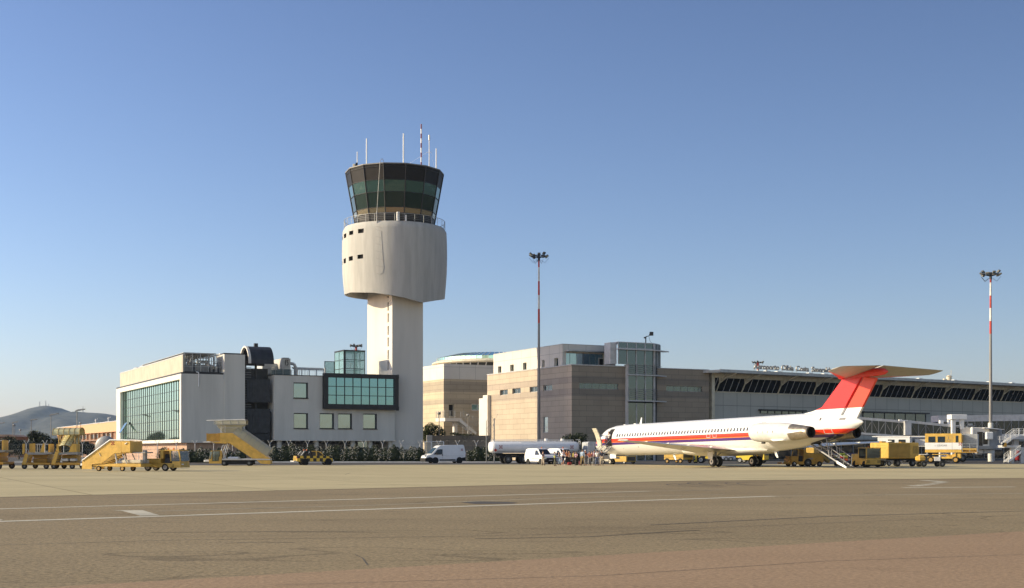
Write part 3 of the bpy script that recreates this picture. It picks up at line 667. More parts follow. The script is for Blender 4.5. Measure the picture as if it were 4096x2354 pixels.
# ================================================================ control tower
sx0 = FB.x(1569, .35); sx1 = FB.x(1692, .35); syb = FB.y(1470, sx0)
cxl, cyl_ = (sx0+sx1)/2, (.35+syb)/2
TX, TY = FB.w(cxl, cyl_)
tw = thing('control_tower', 'tall concrete control tower with square shaft, bulging drum and dark glass cab under antennas', 'control tower', (TX, TY, 0), FB.a)
hx, hy = (sx1-sx0)/2, (syb-.35)/2
slots = []
FT = Fr(TX, TY, FB.a)
def tz(py, x=0, y=0): return FT.z(py, x, y)
zsh = tz(1180, 0, -hy)
for (a, c) in ((1166,1192),(1208,1244),(1254,1291),(1305,1341),(1351,1387),(1401,1438),(1447,1482)):
    y0_, y1_ = FT.y(1555.5, -hx), FT.y(1550, -hx); ym = (y0_+y1_)/2
    slots.append((y0_, y1_, tz(c, -hx, ym), tz(a, -hx, ym)))
b = MB()
b.face_wall((-hx,0,0), V_, NL, -hy, hy, 0, zsh+1.5, slots, .4)
b.quad((-hx,-hy,0),(hx,-hy,0),(hx,-hy,zsh+1.5),(-hx,-hy,zsh+1.5)); b.quad((hx,-hy,0),(hx,hy,0),(hx,hy,zsh+1.5),(hx,-hy,zsh+1.5)); b.quad((hx,hy,0),(-hx,hy,0),(-hx,hy,zsh+1.5),(hx,hy,zsh+1.5))
sh = b.build('shaft', M['shaft'], tw)
for s in slots:
    b = MB(); b.box(-hx+.3, -hx+.38, s[0], s[1], s[2], s[3]); b.build('slot_window', mat('slot_grey', (.30,.28,.24), .5) if s is slots[0] else bpy.data.materials['slot_grey'], sh)
# drum: angles measured in tower frame; camera sees -y side turned
vdir = math.atan2(-TY, -TX)-FB.a         # direction to the camera in the tower frame
RD = (1790-1368)/2*TY/K*.992
def front_ang(px):                        # angle on the drum for a column of the photograph
    r = max(-1, min(1, (px-1579.5)*TY/K/RD)); return vdir+math.asin(r)
bott = [(1368,1182),(1400,1171.5),(1495,1171),(1569,1180.5),(1620,1190),(1692,1209.5),(1787,1194)]
def zbot(a):
    d = (a-vdir+math.pi) % (2*math.pi)-math.pi
    if abs(d) > math.pi/2: 
        if d > 0: t = min(1,(d-math.pi/2)/1.2); return tz(1194, 0, 0)*(1-t)+zb0*t
        return zb0
    px = 1579.5+RD*math.sin(d)*K/TY
    for (p, q), (p2, q2) in zip(bott[:-1], bott[1:]):
        if p <= px <= p2: yy = q+(q2-q)*(px-p)/(p2-p); break
    else: yy = 1182 if px < 1579 else 1194
    dist = TY-RD*math.cos(d)
    return HC+(HY-yy)*dist/K
zb0 = HC+(HY-1182)*TY/K
zdt = HC+(HY-881)*(TY-RD)/K
N_ = 96; rows = 16; outer = []
for i in range(N_): pass
def rad(z):
    t = (z-zb0)/(zdt-zb0); return RD*(1-.030*(2*abs(min(1,max(0,t))-.6))**2.2-(.035 if t > .985 else 0))
b = MB(); b.smooth = True; vs_ = []
wins = []
for (a0, a1, c0, c1) in ((1370,1373,952,966),(1379,1389,938.5,956),(1401.5,1417.5,927,943),(1437,1459,918,935),
                         (1370,1372.5,1049,1065),(1378.5,1388.5,1038,1056.5),(1401,1417,1028.5,1046),(1435.5,1458,1021,1037.5)):
    A0, A1 = front_ang(a0), front_ang(a1); d = (A0+A1)/2-vdir; dist = TY-RD*math.cos(d)
    wins.append((A0, A1, HC+(HY-c1)*dist/K, HC+(HY-c0)*dist/K))
angs = sorted({vdir-math.pi+2*math.pi*i/N_ for i in range(N_)} | {a for w_ in wins for a in w_[:2]})
zz_ = sorted({zb0+1.6+(zdt-zb0-1.6)*i/rows for i in range(rows+1)} | {z for w_ in wins for z in w_[2:]})
zz_ = [zb0]+zz_ if zb0 < zz_[0] else zz_
m_ = len(angs); lev = [None]+zz_[1:]
for k, z in enumerate(lev):
    for a in angs:
        zc2 = zbot(a) if z is None else z
        r_ = rad(zc2); vs_.append((r_*math.cos(a), r_*math.sin(a), zc2))
fs_ = []
for k in range(len(lev)-1):
    for i in range(m_):
        j = (i+1) % m_
        if k > 0 and i < m_-1:
            am, zm = (angs[i]+angs[j])/2, (lev[k]+lev[k+1])/2
            if any(w_[0] < am < w_[1] and w_[2] < zm < w_[3] for w_ in wins): continue
        fs_.append((k*m_+i, k*m_+j, (k+1)*m_+j, (k+1)*m_+i))
b._add(vs_, fs_)
# inner face, lip and deck
top = zdt
vi = []
for k, z in enumerate((None, zb0+3.0)):
    for a in angs: zc2 = zbot(a)+.0 if z is None else z; r_ = rad(zc2)-.45; vi.append((r_*math.cos(a), r_*math.sin(a), zc2))
b._add(vi, [(i, m_+i, m_+(i+1)%m_, (i+1)%m_) for i in range(m_)])
n0 = len(b.v)
lip = [vs_[i] for i in range(m_)]+[vi[i] for i in range(m_)]
b._add(lip, [(i, m_+i, m_+(i+1)%m_, (i+1)%m_) for i in range(m_)], False)
dr = rad(top); b._add([(dr*math.cos(a), dr*math.sin(a), top) for a in angs], [tuple(range(m_))], False)
drum = b.build('drum', M['concrete'], tw)
for w_ in wins:
    b = MB(); 
    for (r0, r1) in ((rad(w_[2])-.55, rad(w_[2])-.45),):
        pts = []
        for a in (w_[0], (w_[0]+w_[1])/2, w_[1]): pts.append((r0*math.cos(a), r0*math.sin(a)))
        b._add([(x,y,w_[2]) for x,y in pts]+[(x,y,w_[3]) for x,y in pts], [(0,1,4,3),(1,2,5,4)], False)
    am = (w_[0]+w_[1])/2; ro = rad(w_[2]); 
    for a in (w_[0], w_[1]): b.quad((ro*math.cos(a),ro*math.sin(a),w_[2]),(r0*math.cos(a),r0*math.sin(a),w_[2]),(r0*math.cos(a),r0*math.sin(a),w_[3]),(ro*math.cos(a),ro*math.sin(a),w_[3]))
    for z in (w_[2], w_[3]): b.quad(*[(q*math.cos(a),q*math.sin(a),z) for q,a in ((ro,w_[0]),(ro,w_[1]),(r0,w_[1]),(r0,w_[0]))])
    fo = b.build('drum_window', mat('window_reveal', (.09,.085,.075), .6) if w_ is wins[0] else bpy.data.materials['window_reveal'], drum)
# underside with ribs
b = MB(); b.lathe([(1.5, zb0+1.5),(RD-.48, zb0+1.5)], n=48, smooth=False)
for i in range(36):
    a = 2*math.pi*i/36; c, s = math.cos(a), math.sin(a); r0_, r1_ = 3.2, RD-.5
    b.T = Matrix.Rotation(a, 4, 'Z'); b.box(r0_, r1_, -.09, .09, zb0+.9, zb0+1.5); b.box(r1_-.22, r1_, -.1, .1, zb0+.05, zb0+1.5); b.T = None
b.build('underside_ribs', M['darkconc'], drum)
b = MB(); am = front_ang(1500)
# climbing cable with clips down the drum
pts = [(1532,884),(1528,930),(1531,985),(1534,1030),(1537,1070),(1533,1092),(1524,1098),(1510,1096)]
P3 = []
for px, py in pts: a = front_ang(px); d = a-vdir; r_ = rad(30)+.02; z = HC+(HY-py)*(TY-r_*math.cos(d))/K; r_ = rad(z)+.02; P3.append((r_*math.cos(a), r_*math.sin(a), z))
b.tube(P3, .02, 5)
for (x0_, x1_, y_) in ((1506,1531,909),(1505,1530,923),(1506,1531,950),(1506,1532,979),(1506,1534,1008),(1507,1537,1037),(1509,1540,1067)):
    q = []
    for px, py in ((x0_, y_-3), ((x0_+x1_)/2, y_), (x1_, y_+4)): a = front_ang(px); d = a-vdir; z = HC+(HY-py)*(TY-RD*math.cos(d))/K; r_ = rad(z)+.012; q.append((r_*math.cos(a), r_*math.sin(a), z))
    b.tube(q, .014, 4)
b.build('drum_cable', M['grey'], drum)
# railing round the gallery
b = MB(); rr = RD-.32
for i in range(64):
    a = vdir+2*math.pi*i/64; a2 = vdir+2*math.pi*(i+1)/64
    p, q = (rr*math.cos(a), rr*math.sin(a)), (rr*math.cos(a2), rr*math.sin(a2))
    for h, r_ in ((.35,.012),(.6,.012),(.85,.012),(1.1,.04)): b.cyl((*p, top+h), (*q, top+h), r_, n=4)
    if i % 2 == 0: b.cyl((*p, top), (*p, top+1.1), .03, n=5)
b.build('gallery_railing', M['galv'], tw)
for k, (px, h, w_) in enumerate(((1593,1.3,.35),(1625,.9,.12))):
    a = front_ang(px); x, y = rr*.97*math.cos(a), rr*.97*math.sin(a); b = MB(); b.box(x-w_/2, x+w_/2, y-.2, y+.2, top, top+h); b.build('gallery_box', M['white'], tw)
# cab: fourteen-sided, leaning outwards
RB = (1740-1431.5)/2*TY/K; RT = (1772-1383.5)/2*TY/K; zc0 = top+.01; zc1 = HC+(HY-654)*(TY-RT)/K
NC = 14
def cang(i): return vdir+math.pi/NC+2*math.pi*i/NC
def cp(i, t, o=0.0): r_ = (RB+(RT-RB)*t)/1.0+o; return (r_*math.cos(cang(i)), r_*math.sin(cang(i)), zc0+(zc1-zc0)*t)
lv = [0, .17, .27, .53, .735, 1.0]
mats_ = [M['darkmetal'], M['glasscab'], M['glassblack'], M['glasscab'], M['glassblack']]
cabt = [('cab_base', M['darkmetal'],0,.17),('lower_glazing', glass('glass_ground_tint', (.34,.30,.22), .08, .8, .01),.17,.27),('middle_glazing', glass('glass_cab_dark', (.035,.06,.055), .05, .6, .012, .5),.27,.53),('upper_glazing', M['glasscab'],.53,.735),('fascia', mat('cab_fascia', (.016,.015,.016), .5, var=.2, spec=.25),.735,1.0)]  # amber of the lower panes is the ground's reflection put into the tint
for nm, m, t0, t1 in cabt:
    b = MB()
    for i in range(NC): b.quad(cp(i,t0), cp(i+1,t0), cp(i+1,t1), cp(i,t1))
    b.build(nm, m, tw)
b = MB()
for i in range(NC): b.cyl(cp(i,0,.03), cp(i,1,.03), .085, n=6)
for t in (.17,.27,.53,.735,.955):
    for i in range(NC): b.cyl(cp(i,t,.02), cp(i+1,t,.02), .06, n=4)
b.build('cab_frame', M['darkmetal'], tw)
b = MB(); b.poly([cp(i,1,.08) for i in range(NC)]); b.loft([[cp(i,1,.1) for i in range(NC)], [(*cp(i,1,.1)[:2], zc1+.15) for i in range(NC)]], False, True, False); b.build('cab_roof', mat('cab_roof_grey', (.22,.21,.20), .6), tw)
b = MB(); b.poly([cp(i,0) for i in range(NC)]); 
# antennas
antl = [(1429,1.0,608,.10,'white','short white rod antenna at the left edge of the tower roof'),(1466.5,0,555,.13,'white','white rod antenna left of centre on the tower roof'),(1614,-1,535,.14,'white','tallest plain white rod antenna on the tower roof'),
        (1685,-.5,498,.13,'stripe','red and white banded rod antenna, tallest on the tower'),(1717,0,541,.09,'white','thin white rod antenna with guy wires right of the banded rod'),(1745,1,595,.12,'white','white rod antenna at the right edge of the tower roof')]
for px, yo, ty, r_, kind, lab in antl:
    r_ *= .75
    Ya = TY+yo*2.2; X = (px-CX)*Ya/K; z0 = zc1+.15; z1 = HC+(HY-ty)*Ya/K
    b = MB(); ms = [M['white']]
    if kind == 'stripe':
        n = 10; ms = [mat('antenna_red', (.22,.04,.04), .5), M['white']]
        for i in range(n): b.mi = (i+1) % 2; b.cyl((0,0,(z1-z0)*i/n), (0,0,(z1-z0)*(i+1)/n), r_, n=8)
    else:
        b.cyl((0,0,0),(0,0,(z1-z0)), r_, r_*.85, n=8); b.cyl((0,0,0),(0,0,.5), r_*1.6, n=8)
        if px == 1717: b.cyl((-.35,0,(z1-z0)*.55),(.35,0,(z1-z0)*.55),.04,n=4); b.cyl((.3,0,(z1-z0)*.55),(1.0,0,0),.012,n=3); b.cyl((-.3,0,(z1-z0)*.55),(-3.0,0,1.5),.012,n=3); b.cyl((0,0,z1-z0-.8),(0,0,z1-z0),.14,n=6)
    o = b.build('rod_antenna', ms, None, (X, Ya, z0)); tag(o, lab, 'antenna', 'rod antennas on the tower roof')
X = (1421-CX)*TY/K; b = MB(); b.rbox(-.45,.45,-.3,.3,0,.55,.04); b.rbox(-.4,-.05,-.25,.25,.55,1.5,.04); b.mi=1; b.rbox(.0,.3,-.2,.2,.6,1.7,.04)
o = b.build('roof_camera', [M['cream'], M['black']], None, (X, TY+.5, zc1+.15)); tag(o, 'cream box with black camera head at the left edge of the tower roof', 'camera')
# slim ladder pole leaning on the cab
b = MB(); a = front_ang(1509); z0 = HC+(HY-905)*(TY-RD)/K; p0 = ((RD-.25)*math.cos(a), (RD-.25)*math.sin(a), z0+.4); a2 = front_ang(1524); r2 = RT+.25; aa = vdir+math.asin((1523-1579.5)*TY/K/r2)
p1 = (r2*math.cos(aa), r2*math.sin(aa), zc1+.1); b.cyl(p0, (p0[0],p0[1],z0+2.3), .08, n=6)
pm = Vector((p0[0],p0[1],z0+2.2)); b.cyl(pm, p1, .045, n=5); b.tube([p1, (p1[0]+.15,p1[1],p1[2]+.5),(p1[0]+.5,p1[1]+.3,p1[2]+.65),(p1[0]+.8,p1[1]+.5,p1[2]+.3)], .035)
b.build('lightning_cable', M['grey'], tw)
# ================================================================ office block with the glass stair tower
FO = fr(2287, 194.4, TH)
stone_band = [(11.9,12.9,(.80,.80,.84)),(9.9,11.0,(.78,.78,.82)),(1.2,2.3,(.80,.80,.84))]
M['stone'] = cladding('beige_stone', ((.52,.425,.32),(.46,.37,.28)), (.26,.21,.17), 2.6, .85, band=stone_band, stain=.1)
M['stone_dark'] = cladding('brown_shaded_stone', ((.31,.255,.19),(.27,.22,.165)), (.15,.12,.095), 2.6, .85, band=[(12.0,13.0,(.74,.76,.82)),(9.9,11.0,(.74,.76,.82)),(1.2,2.3,(.76,.78,.84))], stain=.12)  # beige stone darkened for the shaded office front; plain brown on the retaining wall
M['panel'] = cladding('white_panel', ((.66,.62,.55),(.64,.60,.53)), (.36,.34,.30), 3.2, 2.4, offset=0, jw=.03, stain=.06)
M['tpanel'] = cladding('terminal_panel', ((.47,.465,.42),(.44,.435,.395)), (.22,.22,.20), 3.1, 3.0, offset=0, jw=.05, stain=.08)
of = fthing('office_building', 'stone-clad office block with white upper storey and glass stair tower, sunlit on its left', 'building', FO)
zlo = FO.z(1461); yF = FO.y(1949, 0); xW = FO.x(2504); xG = FO.x(2640); xR = FO.x(2836.5)
lowwin = [((1999.6,1560),(2031,1581)),((2049,1554),(2082.7,1575)),((2118.4,1547.5),(2152,1569)),((2172,1540.6),(2209,1563.6)),((2172,1667.6),(2191.5,1732))]
lh = [hole_side(FO, 0, *r) for r in lowwin]
b = MB(); b.face_wall((0,0,0), V_, NL, 0, yF, 0, zlo, lh, .35)
sh1 = hole_front(FO, 0, (2317.6,1533.5), (2474.5,1557.5))
b.quad((0,yF,0),(xR,yF,0),(xR,yF,zlo),(0,yF,zlo)); b.quad((0,0,zlo-.4),(xR,0,zlo-.4),(xR,yF,zlo-.4),(0,yF,zlo-.4))
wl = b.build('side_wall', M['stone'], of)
b = MB(); b.face_wall((0,0,0), U, NF, 0, xW, 0, zlo, [sh1], .35)
zr1 = FO.z(1474.5, xG, 0)
sh2 = hole_front(FO, 0, (2665,1545.5), (2810,1567.5)); b.face_wall((0,0,0), U, NF, xG-.6, xR, 0, zr1, [sh2], .35)
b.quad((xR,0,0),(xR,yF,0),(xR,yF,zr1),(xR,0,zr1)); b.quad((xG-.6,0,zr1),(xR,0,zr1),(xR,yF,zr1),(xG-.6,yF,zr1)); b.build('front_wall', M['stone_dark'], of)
b = MB(); b.box(-.08, .3, -.08, yF, zlo+.003, zlo+.14); b.box(.303, xW+.02, -.08, .3, zlo+.003, zlo+.14); b.box(xG-.5, xR+.05, -.06, .3, zr1+.003, zr1+.10); b.build('coping', M['lightgrey'], of)
for h in lh[:4]: window_side(of, h, 0, .30, M['glassdark'], M['lightgrey'], .07, (.55,))
window_side(of, lh[4], 0, .2, M['glasspale'], M['lightgrey'], .09, (), (.35,))
window_front(of, sh1, 0, .25, M['glassdark'], M['grey'], .06, (.14,.33,.52,.70,.92)); window_front(of, sh2, 0, .25, M['glassdark'], M['grey'], .06, (.23,.42,.61,.80,.92))
# upper storey, set back
ux, uyf = .9, FO.y(2250, .9); uyb = FO.y(1974, .9); zu = FO.z(1378, ux, uyf); zlf = zlo-.4
uw = [((1992,1466),(2005.5,1493.5)),((2040.5,1459.5),(2055,1487.5)),((2091.5,1451.5),(2106,1481)),((2168,1441),(2178,1471)),((2217,1433),(2233,1465))]
uh = [hole_side(FO, ux, *r) for r in uw]
b = MB(); b.face_wall((ux,0,0), V_, NL, uyf, uyb, zlf, zu, uh, .45)
xg0, xg1, xg2 = FO.x(2264, uyf), FO.x(2418, uyf), FO.x(2462, uyf)
gz0, gz1 = zlo-.3, FO.z(1411, xg0, uyf)
b.face_wall((0,uyf,0), U, NF, ux, xg2, zlf, zu, [(xg0, xg1, gz0, gz1)], .5)
b.quad((ux,uyb,zlf),(xR*.6,uyb,zlf),(xR*.6,uyb,zu),(ux,uyb,zu)); b.quad((xg2,uyf,zlf),(xg2,uyb,zlf),(xg2,uyb,zu),(xg2,uyf,zu)); b.quad((ux,uyf,zu-.05),(xg2,uyf,zu-.05),(xg2,uyb,zu-.05),(ux,uyb,zu-.05))
us = b.build('upper_storey', M['panel'], of)
for h in uh: window_side(us, h, ux, .40, M['glassdark'], M['cream'], .07)
window_front(us, (xg0, xg1, gz0, gz1), uyf, .42, M['glasspale'], M['grey'], .06, (.13,.30,.475,.65,.80,.93))
b = MB(); b.box(xg0-.2, FO.x(2433,uyf), uyf-1.3, uyf-.003, gz1+.15, gz1+.33); b.build('canopy', M['galv'], us)
b = MB(); b.box(ux-.05, xg2, uyf-.06, uyf+.3, zu+.003, zu+.09); b.box(ux-.05, ux+.3, uyf+.303, uyb, zu+.003, zu+.09); b.build('roof_edge', M['lightgrey'], us)
dd = hole_front(FO, uyf, (2397,1432), (2417,1464)); b = MB(); b.box(dd[0],dd[1],uyf+.2,uyf+.3,dd[2],dd[3]); dr_ = b.build('door', M['lightgrey'], us); b = MB(); b.box(dd[0]+.12,dd[1]-.12,uyf+.17,uyf+.197,dd[2]+.1,dd[3]-.15); b.build('door_glass', M['glassblack'], dr_)
# glass stair tower
st = of
xs0 = FO.x(2472,-.6); xs1 = FO.x(2614.5,-.6); xs2 = FO.x(2640,.9)
zs1 = FO.z(1376.5, xs1, -.6)
def stair_glass(x0, x1, zA, zB, nm, rows):
    b = MB(); b.box(x0, x1, -.6, -.55, zA, zB); b.quad((x1,-.6,zA),(xs2,.9,zA),(xs2,.9,zB),(x1,-.6,zB)); g = b.build(nm+'_glass', M['glassdark'], st)
    b = MB(); n = 4 if x0 < xW-.5 else 3
    for i in range(n+1): x = x0+(x1-x0)*i/n; b.box(x-.06, x+.06, -.70, -.603, zA, zB)
    for t in rows: z = zA+(zB-zA)*t; b.box(x0, x1, -.68, -.604, z-.05, z+.05)
    for i in range(1, 5): t = i/4; x, y = x1+(xs2-x1)*t, -.6+1.5*t; b.cyl((x+.03,y-.05,zA),(x+.03,y-.05,zB), .055, n=4)
    b.build(nm+'_frame', M['lightgrey'], g)
zA1 = FO.z(1462, xs1, -.6); zA2 = FO.z(1502, xs1, -.6); zB2 = FO.z(1604, xs1, -.6); zB3 = FO.z(1610, xs1, -.6)
stair_glass(xs0, xs1, zA1, zs1, 'stair_top', (.74,))
xL = FO.x(2511, -.6)
stair_glass(xL, xs1, zA2-.1, zA1-.003, 'stair_spandrel', ())
stair_glass(xL, xs1, zB2, zA2-.15, 'stair_middle', ())
stair_glass(xL, xs1, 0, zB3-.15, 'stair_base', (.62,.0))
b = MB(); b.box(xW-.0, xL-.07, -.62, .3, 0, zA1); b.box(xs0-1.2, xs0-.07, -.3, 1.5, zA1, zs1-.02); b.build('stair_pier', M['lightgrey'], st)
b = MB()
for z, a in ((FO.z(1403.5,xs1,-.6), xs0-.4), (FO.z(1504,xs1,-.6), xL-.2), (FO.z(1606.5,xs1,-.6), xL-.2)):
    b.box(a, xs1+.1, -1.25, -.71, z-.08, z+.08); b.prism([(xs1+.1,-1.25),(xs2+1.3,.3),(xs2+.5,1.0),(xs1+.1,-.72)], z-.08, z+.08)
b.box(xs1-.1, xs1+.12, -.78, -.705, 0, zs1)
b.build('brise_soleil', M['lightgrey'], st)
b = MB()
for zb0_, n in ((zA2+.15, 5), (FO.z(1604,xs1,-.6)+.4, 5)):
    for i in range(n): z = zb0_+i*.32; b.box(xL, xs1, -.95, -.91, z, z+.06); b.cyl((xs1,-.93,z+.03),(xs2+.2,.75,z+.03),.035,n=4)
    for i in range(4): x = xL+(xs1-xL)*i/3; b.box(x-.03,x+.03,-.94,-.88,zb0_-.4,zb0_+1.5)
b.build('stair_louvres', M['grey'], st)
b = MB(); b.prism([(xs0,-.62),(xs1,-.62),(xs2,.9),(xs2,3),(xs0,3)], zs1+.004, zs1+.12); b.build('stair_roof', M['lightgrey'], st)
# roof camera mast
px = 2583; Y = FO.w(xs1,1)[1]; z0 = zs1+.12; k = Y/K
b = MB(); H = (1376-1347)*k; b.cyl((0,0,0),(0,0,H),.09,n=6); b.box(-.3,.1,-.1,.1,H*.75,H*.95); b.tube([(0,0,H),(.5,0,H+.1),(.75,0,H+.7)],.06); b.rbox(.6,1.2,-.15,.15,H+.15,H+.75,.05); b.tube([(.5,0,H),(.7,0,H-.8),(1.2,0,0)],.025)
o = b.build('camera_mast', M['darkmetal'], None, ((px-CX)*k, Y, z0)); tag(o, 'small dark mast with camera arm on the glass stair tower roof', 'camera mast')

# ================================================================ building with the round glass roof
FQ = fr(1775, 232.0, TH)
M['stone_q'] = cladding('beige_stone_round', ((.56,.46,.31),(.50,.41,.28)), (.30,.24,.17), 2.6, .85, band=[(12.3,14.2,(.70,.71,.76)),(10.0,10.9,(.72,.73,.78))], stain=.1)
rb = fthing('round_roof_building', 'beige stone building with round green glass roof between the tower and the office block', 'building', FQ)
zt_ = FQ.z(1456); zm_ = FQ.z(1516); xe = FQ.x(2075, 0); ye = FQ.y(1520, 0)
dh = hole_front(FQ, 0, (1795,1617), (1817,1668)); wh = hole_front(FQ, 0, (1886,1617), (1935,1643))
b = MB(); b.face_wall((0,0,0), U, NF, 0, xe, 0, zm_, [dh, wh], .5); b.face_wall((0,0,0), V_, NL, 0, ye, 0, zm_, [], .1); b.quad((xe,0,0),(xe,ye,0),(xe,ye,zm_),(xe,0,zm_)); b.build('wall', M['stone_q'], rb)
b = MB(); b.box(.02, xe, .02, ye, zm_+.002, zt_); b.build('upper_wall', M['panel'], rb)
window_front(rb, dh, 0, .4, M['glassblack'], M['cream'], .12, name='door'); window_front(rb, wh, 0, .2, M['glassteal'], M['white'], .12, (.5,))
Yc = 255; cx_, cy_ = (1985-CX)*Yc/K, Yc
RR = (1985-1728)*Yc/K; zrim = HC+(HY-1456)*Yc/K
lx = (cx_-FQ.o[0])*FQ.c+(cy_-FQ.o[1])*FQ.s; ly = -(cx_-FQ.o[0])*FQ.s+(cy_-FQ.o[1])*FQ.c
b = MB(); b.lathe([(RR-1.6, zt_), (RR-1.0, zrim-.5)], (lx,ly,0), 64); dg = b.build('drum_glazing', M['glassblack'], rb)
b = MB()
for i in range(48): a = 2*math.pi*i/48; b.cyl((lx+(RR-1.55)*math.cos(a), ly+(RR-1.55)*math.sin(a), zt_), (lx+(RR-.4)*math.cos(a+.05), ly+(RR-.4)*math.sin(a+.05), zrim-.45), .1, n=5)
b.build('drum_struts', M['lightgrey'], dg)
b = MB(); b.lathe([(RR-1.2, zrim-.5),(RR,zrim-.3),(RR,zrim-.05),(RR-.6,zrim+.25),(RR-1.6,zrim+.3)], (lx,ly,0), 64); b.build('roof_rim', M['cream'], rb)
b = MB(); b.lathe([(RR-1.0,zrim+.28),(RR-1.0,zrim+.85),(RR*.62,zrim+1.75),(.1,zrim+2.3)], (lx,ly,0), 64, smooth=False); gr = b.build('glass_roof', M['glassgreen'], rb)
b = MB()
for i in range(64):
    a = 2*math.pi*i/64; c, s = math.cos(a), math.sin(a)
    b.tube([(lx+(RR-.98)*c, ly+(RR-.98)*s, zrim+.28),(lx+(RR-.98)*c, ly+(RR-.98)*s, zrim+.88),(lx+RR*.62*c, ly+RR*.62*s, zrim+1.78)], .05, 4)
b.build('roof_ribs', M['lightgrey'], gr)
# white block and balcony stairs
FW = fr(1950, 219, TH)
b = MB(); zb1 = FW.z(1592.5); yq = FW.y(1916, 0); b.box(0, FW.x(2060), 0, yq, 0, zb1); b.box(0.02, FW.x(2060), .02, yq*.55, zb1+.002, zb1+.5)
o = b.build('white_annex', M['plaster_white'], None, (FW.o[0], FW.o[1], 0), rot=(0,0,FW.a)); tag(o, 'small plain cream annex block between the round-roofed building and the office', 'building')
FS = fr(1780, 226, TH)
sg = fthing('balcony_stair', 'white balcony with railings and stairs descending right against the round-roofed building', 'outdoor stair', FS)
zd0, zd1 = FS.z(1686), FS.z(1672); xb = FS.x(1847)
b = MB(); b.box(0, xb, 0, 4.2, zd0, zd1); b.build('landing', M['plaster_white'], sg)
b = MB(); b.box(FS.x(1817,1), FS.x(1830,1), 1, 1.8, 0, zd0-.002); b.build('pillar', M['plaster_white'], sg)
b = MB(); railing(b, (.05,.05), (xb-1.3,.05), zd1, 1.25, 1.1, 7, .03); railing(b, (.05,.05), (.05,4.0), zd1, 1.25, 1.1, 7, .03)
xe2, ze2 = FS.x(1905), FS.z(1728)
def stair_rail(mb, p, q, h=1.2, n=6, r=.03):
    P, Q = Vector(p), Vector(q); up = Vector((0,0,1))
    for k in range(n): mb.bar(P+up*h*(k+1)/n, Q+up*h*(k+1)/n, r*(1.8 if k == n-1 else 1))
    m = max(2, int((Q-P).length/1.2))
    for i in range(m+1): a = P.lerp(Q, i/m); mb.bar(a, a+up*h, r*1.5)
stair_rail(b, (xb-.2,.05,zd1), (xe2,.05,ze2)); stair_rail(b, (xb+1.2,2.0,zd1+.2), (xe2+2.2,2.0,ze2+.2))
xe3 = FS.x(1950); stair_rail(b, (FS.x(1880),-1.2,FS.z(1690)), (xe3,-1.2,FS.z(1728)-.2)); stair_rail(b, (xe3-1.6,-1.6,2.6),(xe3+1,-1.6,2.6)); stair_rail(b, (FS.x(1832),-2,FS.z(1738)+.0),(FS.x(1872),-2,FS.z(1738)+.3))
b.build('railings', M['galv'], sg)
b = MB(); n = 16
for i in range(n): t = i/n; x = xb-.3+(xe2-xb+.3)*t; z = zd1+(ze2-zd1)*t; b.box(x, x+.42, .1, 1.8, z-.28, z-.2)
b.slab([(xb-.4,zd1-.1),(xe2,ze2-.1),(xe2,ze2-.5),(xb-.4,zd0-.1)], -.02, .08); b.slab([(xb-.4,zd1-.1),(xe2,ze2-.1),(xe2,ze2-.5),(xb-.4,zd0-.1)], 1.8, 1.9); b.build('flight', M['white'], sg)
b = MB(); x = FS.x(1873,-.2); b.cyl((x,-.2,0),(x,-.2,FS.z(1704)),.14,n=8); b.build('support_post', M['white'], sg)
# brown retaining wall, louvred screen
FT2 = fr(1729, 205, R(6)); z1_ = FT2.z(1743)
b = MB(); b.box(0, FT2.x(1962), 0, .5, 0, z1_); b.box(FT2.x(1962)+.003, FT2.x(1962)+2.0, .3, .8, 0, z1_-1.4)
tw0 = thing('retaining_wall', 'low brown stone wall below the balcony stairs with shrubs spilling over it', 'wall', (FT2.o[0], FT2.o[1], 0), FT2.a)
b.build('wall_body', M['stone_dark'], tw0); b = MB(); b.box(-.9, -.003, -.2, .6, 0, z1_+.05); b.build('end_pier', M['plaster_white'], tw0)
FL = fr(1698, 192, R(3)); lv_ = thing('louvre_fence', 'short beige louvred fence with white posts behind the white panel van', 'fence', (FL.o[0], FL.o[1], 0), FL.a)
b = MB(); zt2 = FL.z(1769); xe4 = FL.x(1776)
for i in range(8): z = .3+i*(zt2-.4)/8; b.box(0, xe4, .0, .06, z, z+(zt2-.4)/8*.8)
b.build('slats', M['screen'], lv_)
b = MB()
for x in (0, xe4*.33, xe4-.12): b.box(x, x+.14, -.12, -.003, 0, zt2)
b.box(0, xe4, -.11, .05, zt2+.002, zt2+.1); b.build('posts', M['white'], lv_)

# ================================================================ terminal
Yt = 208.0; AT = math.atan2(5120, 7600); FT_ = fr(2836.5, Yt, AT)
tm = fthing('terminal', 'long grey terminal with leaning dark clerestory windows under a thin pale roof, behind the aircraft', 'building', FT_)
Lt = FT_.x(4096)+60
zw = FT_.z(1568.5, 0); zev = FT_.z(1494, FT_.x(2885))
b = MB(); b.box(-.5, Lt, .0, 40, 0, zw); b.build('wall', M['tpanel'], tm)
lean = 1.25; hw = 2.25
b = MB(); b.quad((-.2,-lean,zw+hw+.01),(Lt,-lean,zw+hw+.01),(Lt,-lean-.15,zev-.1),(-.2,-lean-.15,zev-.1)); b.box(-.2,Lt,-.12,.5,zw-.02,zw+.14); b.box(-.6,.0,-lean-.1,2,0,zev-.1); b.build('fascia', M['cream'], tm)
colpx = [2864,2966,3110.5,3250.5,3392,3517,3644,3768,3886,4000,4110,4216,4320,4420,4516]
colx = [FT_.x(p, -.05) for p in colpx]
def lp(x, t): return (x, -.06-(lean)*t, zw+.05+(hw)*t)
